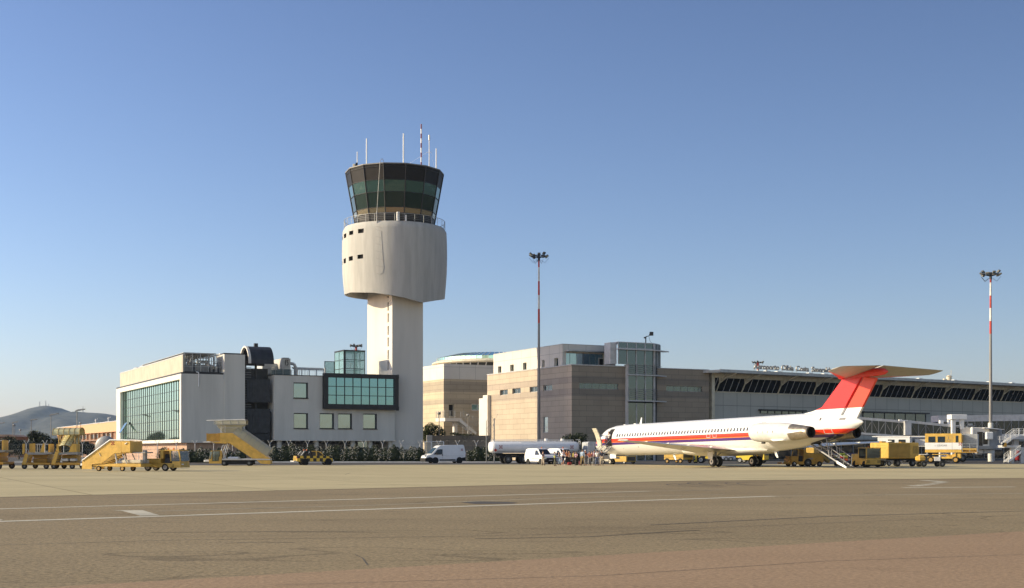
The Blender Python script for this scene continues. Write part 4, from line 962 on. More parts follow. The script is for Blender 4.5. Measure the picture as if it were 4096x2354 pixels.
for a, c in zip([0.0]+colx[:-1], colx):
    b = MB(); b.quad((a,.02,zw),(c,.02,zw),(c,-lean,zw+hw),(a,-lean,zw+hw)); gl_ = b.build('clerestory_window', M['glassblack'], tm)
    mu = MB(); n = max(2, 6 if (c-a) > 6 else round((c-a)/1.5))
    for i in range(1, n): x = a+(c-a)*i/n; mu.cyl(lp(x,0), lp(x,1), .045, n=4)
    mu.cyl(lp(a,.01), lp(c,.01), .05, n=4); mu.build('mullions', M['lightgrey'], gl_)
for x in colx:
    fx = MB(); fx.cyl(lp(x,0), lp(x,.72), .13, n=6)
    fx._add([lp(x-.12,.66), lp(x+.12,.66), (x+.42,-lean-.14,zw+hw+.05), (x-.42,-lean-.14,zw+hw+.05)], [(0,1,2,3)], False)
    fx.cyl(lp(x-.08,.68), (x-.55,-lean-.16,zw+hw+.1), .10, n=5); fx.cyl(lp(x+.08,.62), (x+1.1,-lean-.16,zw+hw+.1), .10, n=5)
    fx.cyl((x,-lean-.1,zw+hw-.3), (x+1.2,-lean-2.3,zev-.12), .13, n=5); fx.cyl((x,-lean-.1,zw+hw-.3),(x-.6,-lean-2.0,zev-.12),.08,n=5)
    fx.build('branching_frame', M['cream'], tm)
b = MB()
b.prism([(-1.0,-lean-2.4),(Lt,-lean-2.4),(Lt,30),(-1.0,30)], zev-.08, zev+.30); b.prism([(-2.6,-lean-1.2),(-1.003,-lean-2.4),(-1.003,6),(-2.6,6)], zev-.2, zev+.18); b.build('roof', mat('roof_sheet', (.46,.45,.42), .5, metal=.1), tm)
b = MB(); b.box(-1.05,Lt,-lean-2.46,-lean-2.403,zev-.12,zev+.36); b.build('gutter', M['galv'], tm)
for px in (3070,3115,3240,3301,3440,3560,3680,3820,3960,4050):
    x = FT_.x(px,-lean-2); b = MB(); b.box(x-.5,x+.5,-lean-2.2,-lean-1.5,zev+.37,zev+.5); b.build('roof_bracket', M['white'], tm)
# lower window bands
for (p0, p1, q0, q1) in ((3040,3208,1646,1656),(3450,3700,1655,1689),(3870,4085,1668,1695)):
    h = hole_front(FT_, 0, (p0,q0), (p1,q1)); b = MB(); x0,x1,z0,z1 = h; 
    b.box(x0,x1,-.12,-.003,z0,z1); w1 = b.build('window_band', M['glassdark'], tm); b = MB()
    for i in range(7): x = x0+(x1-x0)*i/6; b.box(x-.05,x+.05,-.2,-.123,z0,z1)
    b.box(x0-.4,x1+.4,-.8,-.003,z1+.003,z1+.25); b.build('band_frame', M['darkmetal'], w1)
b = MB(); b.box(6, Lt, -.35, -.003, .2, 3.4); gb = b.build('ground_glazing', M['glassblack'], tm)
b = MB()
for i in range(40): x = 6+i*3.1; b.box(x-.08,x+.08,-.45,-.353,0,3.4)
b.box(6,Lt,-1.5,-.003,3.42,3.7); b.build('ground_frame', M['grey'], gb)
# roof sign
xs_ = FT_.x(3015, -1.0); xe_ = FT_.x(3329, -1.0); zs_ = zev+1.25
sgn = thing('airport_sign', 'rooftop letters reading Aeroporto Olbia Costa Smeralda on thin supports', 'sign', (*FT_.w(xs_, -1.0), zev+.30), FT_.a)
mlet = mat('letter_metal', (.34,.33,.31), .45, metal=.4)
tot = xe_-xs_
for wd_, a_, b_ in (('Aeroporto',3015,3116),('Olbia',3126,3174),('Costa',3184,3235),('Smeralda',3247,3329)):
    cu = bpy.data.curves.new('word', 'FONT'); cu.body = wd_; cu.size = 1.22; cu.extrude = .10; cu.offset = .03; cu.space_character = 1.0; cu.resolution_u = 3
    to = bpy.data.objects.new('tmp', cu); C.objects.link(to); bpy.context.view_layer.update()
    me = bpy.data.meshes.new_from_object(to.evaluated_get(bpy.context.evaluated_depsgraph_get())); C.objects.unlink(to); bpy.data.objects.remove(to)
    xsv = [v.co.x for v in me.vertices]; x0, x1 = min(xsv), max(xsv); ta, tb = FT_.x(a_,-1.0)-xs_, FT_.x(b_,-1.0)-xs_
    for v in me.vertices: v.co.x = ta+(v.co.x-x0)*(tb-ta)/(x1-x0)
    me.name = 'word'; me.materials.clear(); me.materials.append(mlet)
    o = bpy.data.objects.new('word', me); C.objects.link(o); o.parent = sgn; o.location = (0,0,.62); o.rotation_euler = (R(90),0,0)
    b = MB(); n = max(2, int((tb-ta)/1.6))
    for i in range(n): x = ta+.2+(tb-ta-.4)*i/(n-1); b.cyl((x,0,0),(x,0,.62),.025,n=4); b.cyl((x-.15,.6,0),(x,0,.62),.02,n=4)
    b.cyl((ta,.08,.62),(tb,.08,.62),.025,n=4); b.build('sign_support', M['grey'], sgn)
b = MB(); b.cyl((0,0,0),(0,0,1.3),.5,n=10); b.cyl((0,0,1.3),(0,0,1.6),.7,.2,n=10); b.cyl((-.9,0,0),(-.9,0,.9),.3,n=8); b.cyl((.4,0,1.6),(.4,0,2.6),.05,n=4)
xx = FT_.x(3796, 3); o = b.build('roof_vent', M['cream'], None, (*FT_.w(xx,3), zev+.3)); tag(o, 'small cream roof vent with cowl on the terminal roof between tail and right mast', 'roof vent')

# ================================================================ floodlight masts
mred, mwht, mst = M['mastred'], M['mastwhite'], M['steel']
def mast(px, Y, ytop, bands, base_r, top_r, heads, label, crown=1.5, white_base=0, steelbase=0):
    X = (px-CX)*Y/K; ht = HC+(HY-ytop)*Y/K
    t = thing('floodlight_mast', label, 'floodlight mast', (X, Y, 0), 0, 'tall floodlight masts')
    zs = [HC+(HY-p)*Y/K for p in bands]; rr_ = lambda z: base_r+(top_r-base_r)*z/ht
    b = MB(); b.mi = 0
    zl_ = zs[-1]; b.cyl((0,0,0),(0,0,zl_), rr_(0), rr_(zl_), 16)
    for i in range(len(zs)-1): b.mi = 1 if i % 2 == 0 else 2; b.cyl((0,0,zs[i+1]),(0,0,zs[i]), rr_(zs[i+1]), rr_(zs[i]), 16, caps=False)
    if white_base: b.mi = 2; za = HC+(HY-white_base)*Y/K; b.cyl((0,0,0),(0,0,za), rr_(0)*1.35, rr_(0)*1.3, 16)
    b.build('pole', [mst, mred, mwht], t)
    b = MB(); zc = ht-.9; n = 20
    for i in range(n): a, c = 2*math.pi*i/n, 2*math.pi*(i+1)/n; b.cyl((crown*.72*math.cos(a),crown*.72*math.sin(a),zc),(crown*.72*math.cos(c),crown*.72*math.sin(c),zc),.07,n=5)
    for i in range(6): a = math.pi*i/3; b.cyl((0,0,zc-.3),(crown*.72*math.cos(a),crown*.72*math.sin(a),zc),.06,n=4)
    b.cyl((0,0,zc-.7),(0,0,zc+.3),.2,.16,10)
    for i in range(5): a = 1.1*i; b.tube([(.3*math.cos(a),.3*math.sin(a),zc-.6),(.9*math.cos(a),.9*math.sin(a),zc-1.0),(1.5*math.cos(a),1.5*math.sin(a),zc-.3)],.025,4)
    b.build('head_frame', M['darkmetal'], t)
    for i in range(heads):
        a = 2*math.pi*(i+.5)/heads; b = MB(); b.T = Matrix.Translation((crown*.86*math.cos(a), crown*.86*math.sin(a), zc+.12+.16*((i*7)%3-1))) @ Matrix.Rotation(a, 4, 'Z') @ Matrix.Rotation(R(50), 4, 'Y')
        b.rbox(-.12,.12,-.22,.22,-.24,.24,.04); b.mi = 1; b.box(.123,.135,-.18,.18,-.20,.20); b.T = None
        b.build('lamp', [mat('lamp_housing', (.13,.12,.10), .5), M['glasspale']] if 'lamp_housing' not in bpy.data.materials else [bpy.data.materials['lamp_housing'], M['glasspale']], t)
    return t
mast(2155.5, 195, 1002, (1024,1070,1126,1181.5,1237,1293), .27, .115, 10, 'floodlight mast with red and white bands standing behind the fuel tanker')
mast(3962.5, 185, 1073, (1090,1131,1183.5,1233.5,1285,1336), .28, .11, 10, 'floodlight mast with red and white bands behind the passenger bridge at the right', white_base=1692)
mast(1424.5, 318, 1371, (1390,1420), .5, .25, 12, 'distant floodlight mast seen above the glass lift head', crown=1.6)
mast(3031.5, 372, 1439, (1452,1480,1510,1540), .5, .3, 12, 'distant floodlight mast seen behind the airport sign', crown=1.8)

# ================================================================ airliner
def zmat(name, stops, rough=.3, spec=.5, zlo=-2.0, zhi=6.0, var=.04, xgate=None):
    m, nt, B, N, L = _nodes(name); B.inputs['Roughness'].default_value = rough; B.inputs['Specular IOR Level'].default_value = spec
    tc = N('ShaderNodeTexCoord'); sp = N('ShaderNodeSeparateXYZ'); L(tc.outputs['Object'], sp.inputs[0])
    mr = N('ShaderNodeMapRange'); L(sp.outputs[2], mr.inputs[0]); mr.inputs[1].default_value = zlo; mr.inputs[2].default_value = zhi
    cr = N('ShaderNodeValToRGB'); cr.color_ramp.interpolation = 'CONSTANT'; L(mr.outputs[0], cr.inputs[0])
    e = cr.color_ramp.elements
    e[0].position = 0; e[0].color = (*stops[0][1], 1); e.remove(e[1])
    for z, c in stops[1:]: x = e.new((z-zlo)/(zhi-zlo)); x.color = (*c, 1)
    nz = N('ShaderNodeTexNoise'); nz.inputs['Scale'].default_value = .9; nz.inputs['Detail'].default_value = 7; mp = N('ShaderNodeMapping'); mp.inputs['Scale'].default_value = (.25,1,1.2); L(tc.outputs['Object'], mp.inputs[0]); L(mp.outputs[0], nz.inputs['Vector'])
    m2 = N('ShaderNodeMapRange'); m2.inputs[1].default_value = .3; m2.inputs[2].default_value = .7; m2.inputs[3].default_value = 1-var*2; m2.inputs[4].default_value = 1.0; L(nz.outputs['Fac'], m2.inputs[0])
    x = N('ShaderNodeMix'); x.data_type = 'RGBA'; x.blend_type = 'MULTIPLY'; x.inputs[0].default_value = 1; L(cr.outputs[0], x.inputs[6]); L(m2.outputs[0], x.inputs[7]); L(x.outputs[2], B.inputs['Base Color'])
    return m
WHT, REDC, ORG, PUR = (.73,.74,.745), (.78,.035,.012), (.85,.26,.02), (.075,.03,.16)
M['hull'] = zmat('hull_paint', [(-2,(.66,.65,.61)),(-.54,PUR),(-.27,ORG),(-.20,REDC),(.16,WHT)], .28)
M['finp'] = zmat('fin_paint', [(-2,WHT),(2.02,(.66,.022,.025))], .35)
M['rudlit'] = zmat('rudder_lit_paint', [(-2,WHT),(2.02,(.68,.05,.022))], .4)  # fin red pushed towards orange: light on the turned rudder put into its colour
M['wingm'] = mat('wing_metal', (.55,.54,.51), .28, metal=.75, var=.08, scale=.8)
M['wingw'] = mat('wing_fairing', (.60,.58,.52), .4, metal=.15, var=.06)
M['stab'] = mat('stabiliser_grey', (.36,.335,.29), .5, var=.08)
M['bare'] = mat('bare_metal', (.36,.31,.24), .35, metal=.7, var=.2, scale=3)
M['nac'] = mat('nacelle_paint', (.66,.655,.62), .35, var=.08, scale=1.2)
M['redp'] = mat('tail_red', (.66,.04,.025), .4)
AX = Vector((.4937,-.8697)); 
al = thing('airliner', 'white twin-engine airliner with red and purple cheatline and red T-tail, front door open', 'aircraft', (9.92,149.2,2.64), math.atan2(-.8697,.4937))
al.rotation_euler[1] = -R(1.0)
def gz(x): return -(2.64/math.cos(R(1))+.0175*x)
sec = [(0,-.40,-.52,.06),(.25,-.03,-.86,.40),(.8,.28,-1.13,.72),(1.6,.62,-1.36,1.05),(2.3,1.10,-1.48,1.28),(3.3,1.50,-1.58,1.49),(4.6,1.70,-1.66,1.62),(7,1.77,-1.72,1.67),(29,1.77,-1.72,1.67),(32,1.78,-1.60,1.62),(34.5,1.78,-1.36,1.52),(36.5,1.75,-1.05,1.36),(38.5,1.62,-.66,1.12),(40,1.45,-.28,.85),(41.3,1.22,.12,.52),(42.1,.95,.5,.2),(42.35,.80,.66,.06)]
def fus(x):
    for a, c in zip(sec[:-1], sec[1:]):
        if a[0] <= x <= c[0]:
            t = (x-a[0])/(c[0]-a[0]); return [a[i]+(c[i]-a[i])*t for i in (1,2,3)]
    return [.8,.66,.06]
def fy(x, z):
    tp, bt, w = fus(x); m = (tp+bt)/2; h = (tp-bt)/2; k = 1-((z-m)/h)**2
    return w*math.sqrt(max(0, k))
xs = sorted(set([s[0] for s in sec]+[.1,.5,1.2,2.0,2.8,4,5.5,10,15,20,25,30.5,33,35.5,37.5,39.3,40.7,41.8]))
NS = 40; rings = []
for x in xs:
    tp, bt, w = fus(x); m = (tp+bt)/2; h = (tp-bt)/2
    rings.append([(x, w*math.cos(2*math.pi*i/NS), m+h*math.sin(2*math.pi*i/NS)) for i in range(NS)][::-1])
b = MB(); b.smooth = True; b.loft(rings); fu = b.build('fuselage', M['hull'], al)
def hull_patch(mb, x0, x1, z0, z1, off, side=-1, n=6, round_=0.0):
    # patch hugging the fuselage side
    vs = []; 
    for i in range(n+1):
        z = z0+(z1-z0)*i/n; t = abs(i/n-.5)*2; ins = round_*(1-math.sqrt(max(0,1-max(0,(t-.4)/.6)**2))) if round_ else 0
        for x in (x0+ins, x1-ins): vs.append((x, side*(fy(x, z)+off), z))
    mb._add(vs, [(2*i,2*i+1,2*i+3,2*i+2) if side < 0 else (2*i+1,2*i,2*i+2,2*i+3) for i in range(n)], True)
# cabin windows: one mesh each, sharing data
wm = mat('cabin_window', (.06,.055,.055), .15, spec=.8); wf_ = mat('window_rim', (.50,.49,.46), .4)
for side in (-1, 1):
    first = None
    for i in range(46):
        x = 6.5+22.2*i/45
        if first is None:
            b = MB(); b.mi = 1; hull_patch(b, -0, 0, 0, 0, 0) if False else None
            b.mi = 0; hull_patch(b, x-.125, x+.125, .34, .70, .012, side, 8, .09); b.mi = 1; hull_patch(b, x-.165, x+.165, .30, .74, .006, side, 8, .11)
            first = b.build('cabin_window', [wm, wf_], al); x00 = x
        else:
            c = first.copy(); C.objects.link(c); c.parent = al; c.location.x = x-x00
# cockpit windows
b = MB()
for side in (-1,1):
    for (x0, x1, z0, z1) in ((1.75,2.3,.38,.78),(2.36,2.9,.42,.95)): hull_patch(b, x0, x1, z0, z1, .012, side)
b.build('cockpit_window', M['glassvan'], al)
# emergency exit outlines
for xc in (22.8, 23.8):
    b = MB()
    for (x0,x1,z0,z1) in ((xc-.30,xc-.26,-.15,.95),(xc+.26,xc+.30,-.15,.95),(xc-.26,xc+.26,.91,.95),(xc-.26,xc+.26,-.15,-.11)): hull_patch(b, x0, x1, z0, z1, .02, -1, 4)
    b.build('exit_outline', M['lightgrey'], al)
b = MB(); hull_patch(b, 30.55, 30.6, -.55, 1.15, .015, -1, 10); hull_patch(b, 30.55, 31.1, 1.11, 1.15, .015, -1, 1); hull_patch(b, 30.55, 31.1, -.55, -.51, .015, -1, 1); b.build('aft_door_outline', M['grey'], al)
# front doorway, door leaf, air stair
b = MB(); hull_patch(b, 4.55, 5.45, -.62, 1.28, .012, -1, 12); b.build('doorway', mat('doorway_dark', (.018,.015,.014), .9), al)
b = MB(); n = 12; pts = []
for i in range(n+1):
    t = i/n; z = -.75+2.15*t; y = -2.15-.75*t**1.8; pts.append((z, y))
for th, mi in ((0,0),(.14,0)):
    vs = []
    for z, y in pts: vs += [(3.55,y-th,z),(4.35,y-th,z)]
    b._add(vs, [(2*i,2*i+1,2*i+3,2*i+2) for i in range(n)], True)
for x in (3.55, 4.35):
    vs = []
    for z, y in pts: vs += [(x,y,z),(x,y-.14,z)]
    b._add(vs, [(2*i,2*i+1,2*i+3,2*i+2) for i in range(n)], False)
b.quad((3.55,pts[-1][1],pts[-1][0]),(4.35,pts[-1][1],pts[-1][0]),(4.35,pts[-1][1]-.14,pts[-1][0]),(3.55,pts[-1][1]-.14,pts[-1][0]))
dl = b.build('open_door', mat('door_lining', (.62,.58,.46), .5, var=.2, scale=4), al)
b = MB(); b.tube([(4.5,-1.7,-.2),(4.2,-2.2,.1)],.05); b.tube([(4.5,-1.7,.5),(4.2,-2.3,.6)],.04); b.rbox(3.7,4.1,-2.13,-2.0,-.3,.0,.03); b.build('hinge_arm', M['grey'], dl)
b = MB(); g5 = gz(5); 
for x in (4.55, 5.35):
    b.slab([(0,0)]*3,0,0) if False else None
    b.cyl((x,-1.55,-.72),(x,-3.9,g5+.1),.07,n=4); b.cyl((x,-1.7,.15),(x,-3.9,g5+1.0),.03,n=5); b.cyl((x,-3.9,g5+.1),(x,-3.9,g5+1.0),.03,n=5); b.cyl((x,-2.6,g5+1.0),(x,-2.6,g5+2.0),.03,n=5); b.cyl((x,-1.6,-.9),(x,-2.7,-1.5),.04,n=4)
for i in range(9): t = (i+.5)/9; y = -1.6-2.3*t; z = -.72+(g5+.1+.72)*t; b.box(4.58,5.32,y-.13,y+.13,z-.02,z+.02)
b.build('front_air_stair', M['galv'], al)
# blade antennas and probes
b = MB(); b.slab([(8.6,1.73),(8.95,1.73),(9.05,2.42),(8.92,2.46)],-.03,.03); b.build('blade_antenna', M['white'], al)
b = MB(); b.slab([(14.6,-1.7),(15.0,-1.7),(15.25,-2.3),(15.05,-2.32)],-.03,.03); b.build('blade_antenna', M['white'], al)
b = MB(); b.slab([(30.6,-1.65),(31.0,-1.62),(31.3,-2.25),(31.1,-2.28)],-.03,.03); b.build('blade_antenna', M['white'], al)
b = MB(); b.box(5.6,5.9,-.1,.1,1.70,1.80); b.box(7.6,8.0,-.12,.12,1.72,1.83); b.build('roof_fitting', M['white'], al)
b = MB()
for (x, z, s_) in ((10.3,-.9,.07),(15.6,-.75,.09),(7.4,-1.0,.05),(19.4,-1.25,.08)): hull_patch(b, x, x+s_*2, z, z+s_*2, .01, -1, 4, .05)
b.build('hull_port', M['grey'], al)
b = MB(); hull_patch(b, 38.0, 38.15, 1.0, 1.25, .012); b.build('tail_vent', M['darkmetal'], al)
b = MB(); b.T = Matrix.Rotation(0,4,'X'); hull_patch(b, 40.15, 40.75, .95, 1.15, .012); b.T = None; b.build('tail_grille', M['grey'], al)
b = MB()
for (x0,x1,z0,z1) in ((38.55,38.6,-.22,.28),(39.35,39.4,-.22,.28),(38.6,39.35,.23,.28),(38.6,39.35,-.22,-.17)): hull_patch(b, x0, x1, z0, z1, .015, -1, 3)
b.build('hatch_outline', M['lightgrey'], al)
# wings
def foil(xle, ch, y, z, th, tw=0.0, n=9):
    up, lo_ = [], []
    for i in range(n+1):
        c = (1-math.cos(math.pi*i/n))/2; t = 5*th*(.2969*math.sqrt(c)-.126*c-.3516*c*c+.2843*c**3-.1015*c**4)
        up.append((c, t*1.15)); lo_.append((c, -t*.85))
    pts = up+lo_[::-1][1:-1]
    cs, sn = math.cos(tw), math.sin(tw)
    return [(xle+ch*(c*cs+t*sn), y, z+ch*(-c*sn+t*cs)) for c, t in pts]
for side, nm in ((-1,'wing'),(1,'wing')):
    b = MB(); b.smooth = True
    S = [(1.0,19.2,8.2,-1.32,.13),(1.9,20.1,7.2,-1.30,.125),(5.8,22.5,5.1,-1.12,.115),(11,25.4,3.4,-.88,.10),(16.2,28.3,1.55,-.64,.09),(16.45,28.7,.9,-.62,.05)]
    rg = [foil(x, c, side*y, z, t, R(1.5)) for y, x, c, z, t in S]
    if side > 0: rg = [r[::-1] for r in rg]
    b.loft(rg); wg = b.build('wing', M['wingm'], al)
    for (y, x, ln, hgt) in ((4.3,25.6,2.6,.62),(7.4,26.2,2.3,.52),(10.4,27.2,1.9,.42),(13.3,28.0,1.4,.3)):
        z = -1.20+.046*y; b = MB(); rg = []
        for t, w_, h_ in ((0,.02,.02),(.2,.12,.4),(.5,.16,1.0),(.75,.12,.7),(1,.02,.05)):
            rg.append([(x-ln*.55+ln*t, side*y+w_*math.cos(a), z-.08-h_*hgt*.5+h_*hgt*.5*math.sin(a)) for a in [2*math.pi*k/8 for k in range(8)]])
        b.loft(rg); b.build('flap_fairing', M['wingw'], wg)
    b = MB(); b.slab([(28.3,-.62),(29.9,-.64),(29.95,-.58),(28.6,-.55)], side*16.4-.05, side*16.4+.05); b.build('tip_light', M['white'], wg)
# wing root fairing
b = MB(); b.smooth = True; rg = []
for x, w_, zt3, zb3 in ((17.4,.9,-1.3,-1.6),(18.6,1.75,-.95,-1.85),(20.5,1.98,-.72,-1.98),(24,2.05,-.80,-2.02),(27.5,1.98,-.95,-1.98),(29.5,1.6,-1.1,-1.86),(30.6,.8,-1.3,-1.72)):
    m_, h_ = (zt3+zb3)/2, (zt3-zb3)/2
    rg.append([(x, w_*math.copysign(abs(math.cos(a))**.75, math.cos(a)), m_+h_*math.copysign(abs(math.sin(a))**.75, math.sin(a))) for a in [2*math.pi*k/24 for k in range(24)]][::-1])
b.loft(rg); b.build('wing_root_fairing', M['wingw'], al)
# fin, rudder, bullet, stabiliser
def plate(pts, thk, name, m, par, yc=0.0):
    b = MB(); n = len(pts); cx = sum(p[0] for p in pts)/n; cz = sum(p[1] for p in pts)/n
    L_ = [(cx+(p[0]-cx)*.97, yc-thk, cz+(p[1]-cz)*.985) for p in pts]; R_ = [(p[0], yc+thk, p[1]) for p in [(cx+(q[0]-cx)*.97, cz+(q[1]-cz)*.985) for q in pts]]
    E = [(p[0], yc, p[1]) for p in pts]; b.smooth = False
    vs = L_+E+R_; fs = [tuple(range(n)), tuple(range(3*n-1,2*n-1,-1))]
    for i in range(n): j = (i+1) % n; fs += [(i,n+i,n+j,j),(n+i,2*n+i,2*n+j,n+j)]
    b._add(vs, fs, False); return b.build(name, m, par)
fin = plate([(34.6,1.70),(36.2,1.92),(37.4,2.25),(40.2,4.75),(42.5,4.75),(39.75,1.35)], .16, 'fin', M['finp'], al)
plate([(39.93,1.28),(42.66,4.70),(44.15,4.45),(41.6,.95)], .12, 'rudder', M['rudlit'], fin)
b = MB(); b.smooth = True; rg = []
for x, r_, z in ((39.4,.03,4.75),(39.9,.22,4.80),(40.8,.34,4.9),(42.5,.36,4.98),(44.2,.36,5.0),(45.0,.26,4.98),(45.35,.05,4.95)): rg.append([(x, r_*.8*math.cos(a), z+r_*math.sin(a)) for a in [2*math.pi*k/16 for k in range(16)]][::-1])
b.loft(rg); b.build('fin_bullet', M['redp'], fin)
for side in (-1,1):
    b = MB(); b.smooth = True
    rg = [foil(39.9, 4.9, side*.15, 4.72, .065, -R(9.5)), foil(44.4, 1.75, side*5.9, 4.88, .06, -R(9.5)), foil(44.8,1.1, side*6.05, 4.95, .05, -R(9.5))]
    if side > 0: rg = [r[::-1] for r in rg]
    b.loft(rg); sb_ = b.build('stabiliser', M['stab'], al)
    b = MB(); b.smooth = True; rg = [foil(39.75, 2.2, side*.12, 4.68, .10, -R(9.5)), foil(41.2, 1.0, side*1.9, 4.70, .08, -R(9.5)), foil(44.2,.28, side*5.7, 4.86, .12, -R(9.5))]
    if side > 0: rg = [r[::-1] for r in rg]
    b.loft(rg); b.build('leading_edge', M['redp'], sb_)
# engines
for side in (-1,1):
    yc = side*2.78; b = MB(); b.smooth = True; N6 = 28
    def ring(x, r_, z): return [(x, yc+r_*math.cos(2*math.pi*k/N6), z+r_*math.sin(2*math.pi*k/N6)) for k in range(N6)][::-1]
    prof_ = [(31.35,.55),(31.12,.62),(31.1,.72),(31.3,.82),(31.9,.90),(33,.92),(34.6,.91),(35.8,.85),(36.5,.76)]
    b.loft([ring(x, r_, .12-.025*(x-31)) for x, r_ in prof_], False, False); en = b.build('engine', M['nac'], al)
    b = MB(); b.smooth = True; b.loft([ring(x, r_, .12-.025*(x-31)) for x, r_ in ((36.5,.76),(37.3,.68),(38.2,.58),(38.7,.52),(38.75,.46),(38.2,.44))], False, False); b.build('thrust_reverser', M['bare'], en)
    b = MB(); b.loft([ring(31.7,.56,.1), ring(31.72,.10,.1)], False, True); b.build('intake', M['black'], en)
    b = MB(); b.loft([ring(38.6,.50,-.07), ring(38.85,.49,-.075), ring(38.85,.44,-.075), ring(38.3,.42,-.06)], False, True); b.build('exhaust', mat('exhaust_black', (.012,.012,.012), .9) if 'exhaust_black' not in bpy.data.materials else bpy.data.materials['exhaust_black'], en)  # flat black ring and disc closing the pipe
    b = MB(); zz = -.02
    b.slab([(36.2,zz+.16),(36.2,zz-.14),(38.35,zz+.02)], yc+side*.60, yc+side*.79); b.slab([(34.2,-.62),(35.9,-.66),(36.0,-.74),(34.6,-.78)], yc+side*.25, yc+side*.75); b.build('reverser_fairing', M['white'], en)
    b = MB(); b.rbox(32.2,32.6,yc-.12,yc+.12,-.98,-.80,.04); b.build('drain_mast', M['darkmetal'], en)
    b = MB(); rg = foil(32.6, 3.9, side*1.25, .18, .12)
    rg2 = foil(32.8, 3.6, side*2.1, .14, .12); b.loft([rg, rg2] if side < 0 else [rg[::-1], rg2[::-1]]); b.build('pylon', M['nac'], en)
    b = MB()
    for x in (32.6,33.3,34.0,34.7): b.box(x,x+.04,yc+side*.905,yc+side*.925,-.02,.16)
    b.build('nacelle_latches', M['darkmetal'], en)
# gear
tyr = M['tyre']; hub = mat('hub_metal', (.62,.58,.50), .4, metal=.3)
def wheel_parts(par, x, y, zc, r, w, hubm, axis='y', nm='wheel'):
    b = MB(); b.smooth = True; n = 24
    prof = [(r*.55,-w/2),(r*.82,-w/2),(r*.96,-w*.38),(r,-w*.2),(r,w*.2),(r*.96,w*.38),(r*.82,w/2),(r*.55,w/2)]
    vs = []
    for rr2, yy in prof:
        for i in range(n): a = 2*math.pi*i/n; vs.append((rr2*math.cos(a), yy, rr2*math.sin(a)))
    fs = [(k*n+i,(k+1)*n+i,(k+1)*n+(i+1)%n,k*n+(i+1)%n) for k in range(len(prof)-1) for i in range(n)]
    b._add(vs, fs); o = b.build(nm, tyr, par, (x,y,zc))
    b = MB(); b.cyl((0,-w*.46,0),(0,w*.46,0), r*.58, n=20, smooth=False); b.mi = 1; b.cyl((0,-w*.5,0),(0,-w*.461,0), r*.2, n=10, smooth=False); b.cyl((0,w*.461,0),(0,w*.5,0), r*.2, n=10, smooth=False)
    b.build('rim', [hubm, M['darkmetal']], o); return o
for side in (-1,1):
    x = 25.0; yc = side*2.54; g = gz(x); b = MB()
    b.cyl((x,yc,-1.2),(x,yc,g+.55),.12,n=12); b.cyl((x,yc-.45,g+.52),(x,yc+.45,g+.52),.08,n=8); b.cyl((x,yc,g+.8),(x-.9,yc,-1.25),.05,n=6); b.cyl((x,yc,g+.9),(x,yc-side*1.1,-1.4),.05,n=6)
    lg = b.build('main_gear', M['grey'], al)
    for dy in (-.36,.36): wheel_parts(lg, x, yc+dy, g+.52, .52, .36, hub)
    b = MB(); b.slab([(x-.5,-1.3),(x+.55,-1.3),(x+.3,g+.75),(x-.35,g+.75)], yc+side*.62, yc+side*.66); b.build('gear_door', M['wingw'], lg)
x = 3.0; g = gz(x); b = MB(); b.cyl((x,0,-1.3),(x,0,g+.34),.09,n=10); b.cyl((x,-.28,g+.33),(x,.28,g+.33),.06,n=8); b.cyl((x,0,g+.7),(x-.9,0,-1.4),.04,n=6); ng = b.build('nose_gear', M['grey'], al)
for dy in (-.2,.2): wheel_parts(ng, x, dy, g+.33, .33, .17, hub)
b = MB(); b.slab([(3.3,-1.5),(4.5,-1.6),(4.5,-2.0),(3.3,-2.0)],-.45,-.42); b.build('gear_door', M['white'], ng)
# rear air stair under the tail
g0 = gz(40.4); b = MB()
P0, P1 = Vector((36.3,0,-1.12)), Vector((40.6,0,g0+.12))
for y in (-.48,.48):
    b.cyl((P0.x,y,P0.z),(P1.x,y,P1.z),.10,n=4); b.cyl((37.0,y,-.55),(40.3,y,g0+1.05),.03,n=5)
    for t in (.3,.6,.95): q = P0.lerp(P1,t); b.cyl((q.x,y,q.z),(q.x+.1,y,q.z+.95),.03,n=5)
    b.cyl((38.3,y*1.1,-.45),(38.7,y*1.1,P0.lerp(P1,.55).z),.05,n=5)
for i in range(12): q = P0.lerp(P1,(i+.5)/12); b.box(q.x-.15,q.x+.15,-.46,.46,q.z-.02,q.z+.02)
rs = b.build('rear_air_stair', M['grey'], al)
b = MB(); q = P0.lerp(P1,.78); b.slab([(q.x,q.z-.12),(P1.x+.25,P1.z-.12),(P1.x+.25,P1.z+.05),(q.x,q.z+.14)],-.60,-.535); b.build('stair_side_panel', M['white'], rs)
b = MB(); b.slab([(36.35,-1.10),(39.6,-.42),(39.5,-.36),(36.35,-1.0)],-.5,.5); b.build('stair_well', M['darkmetal'], al)
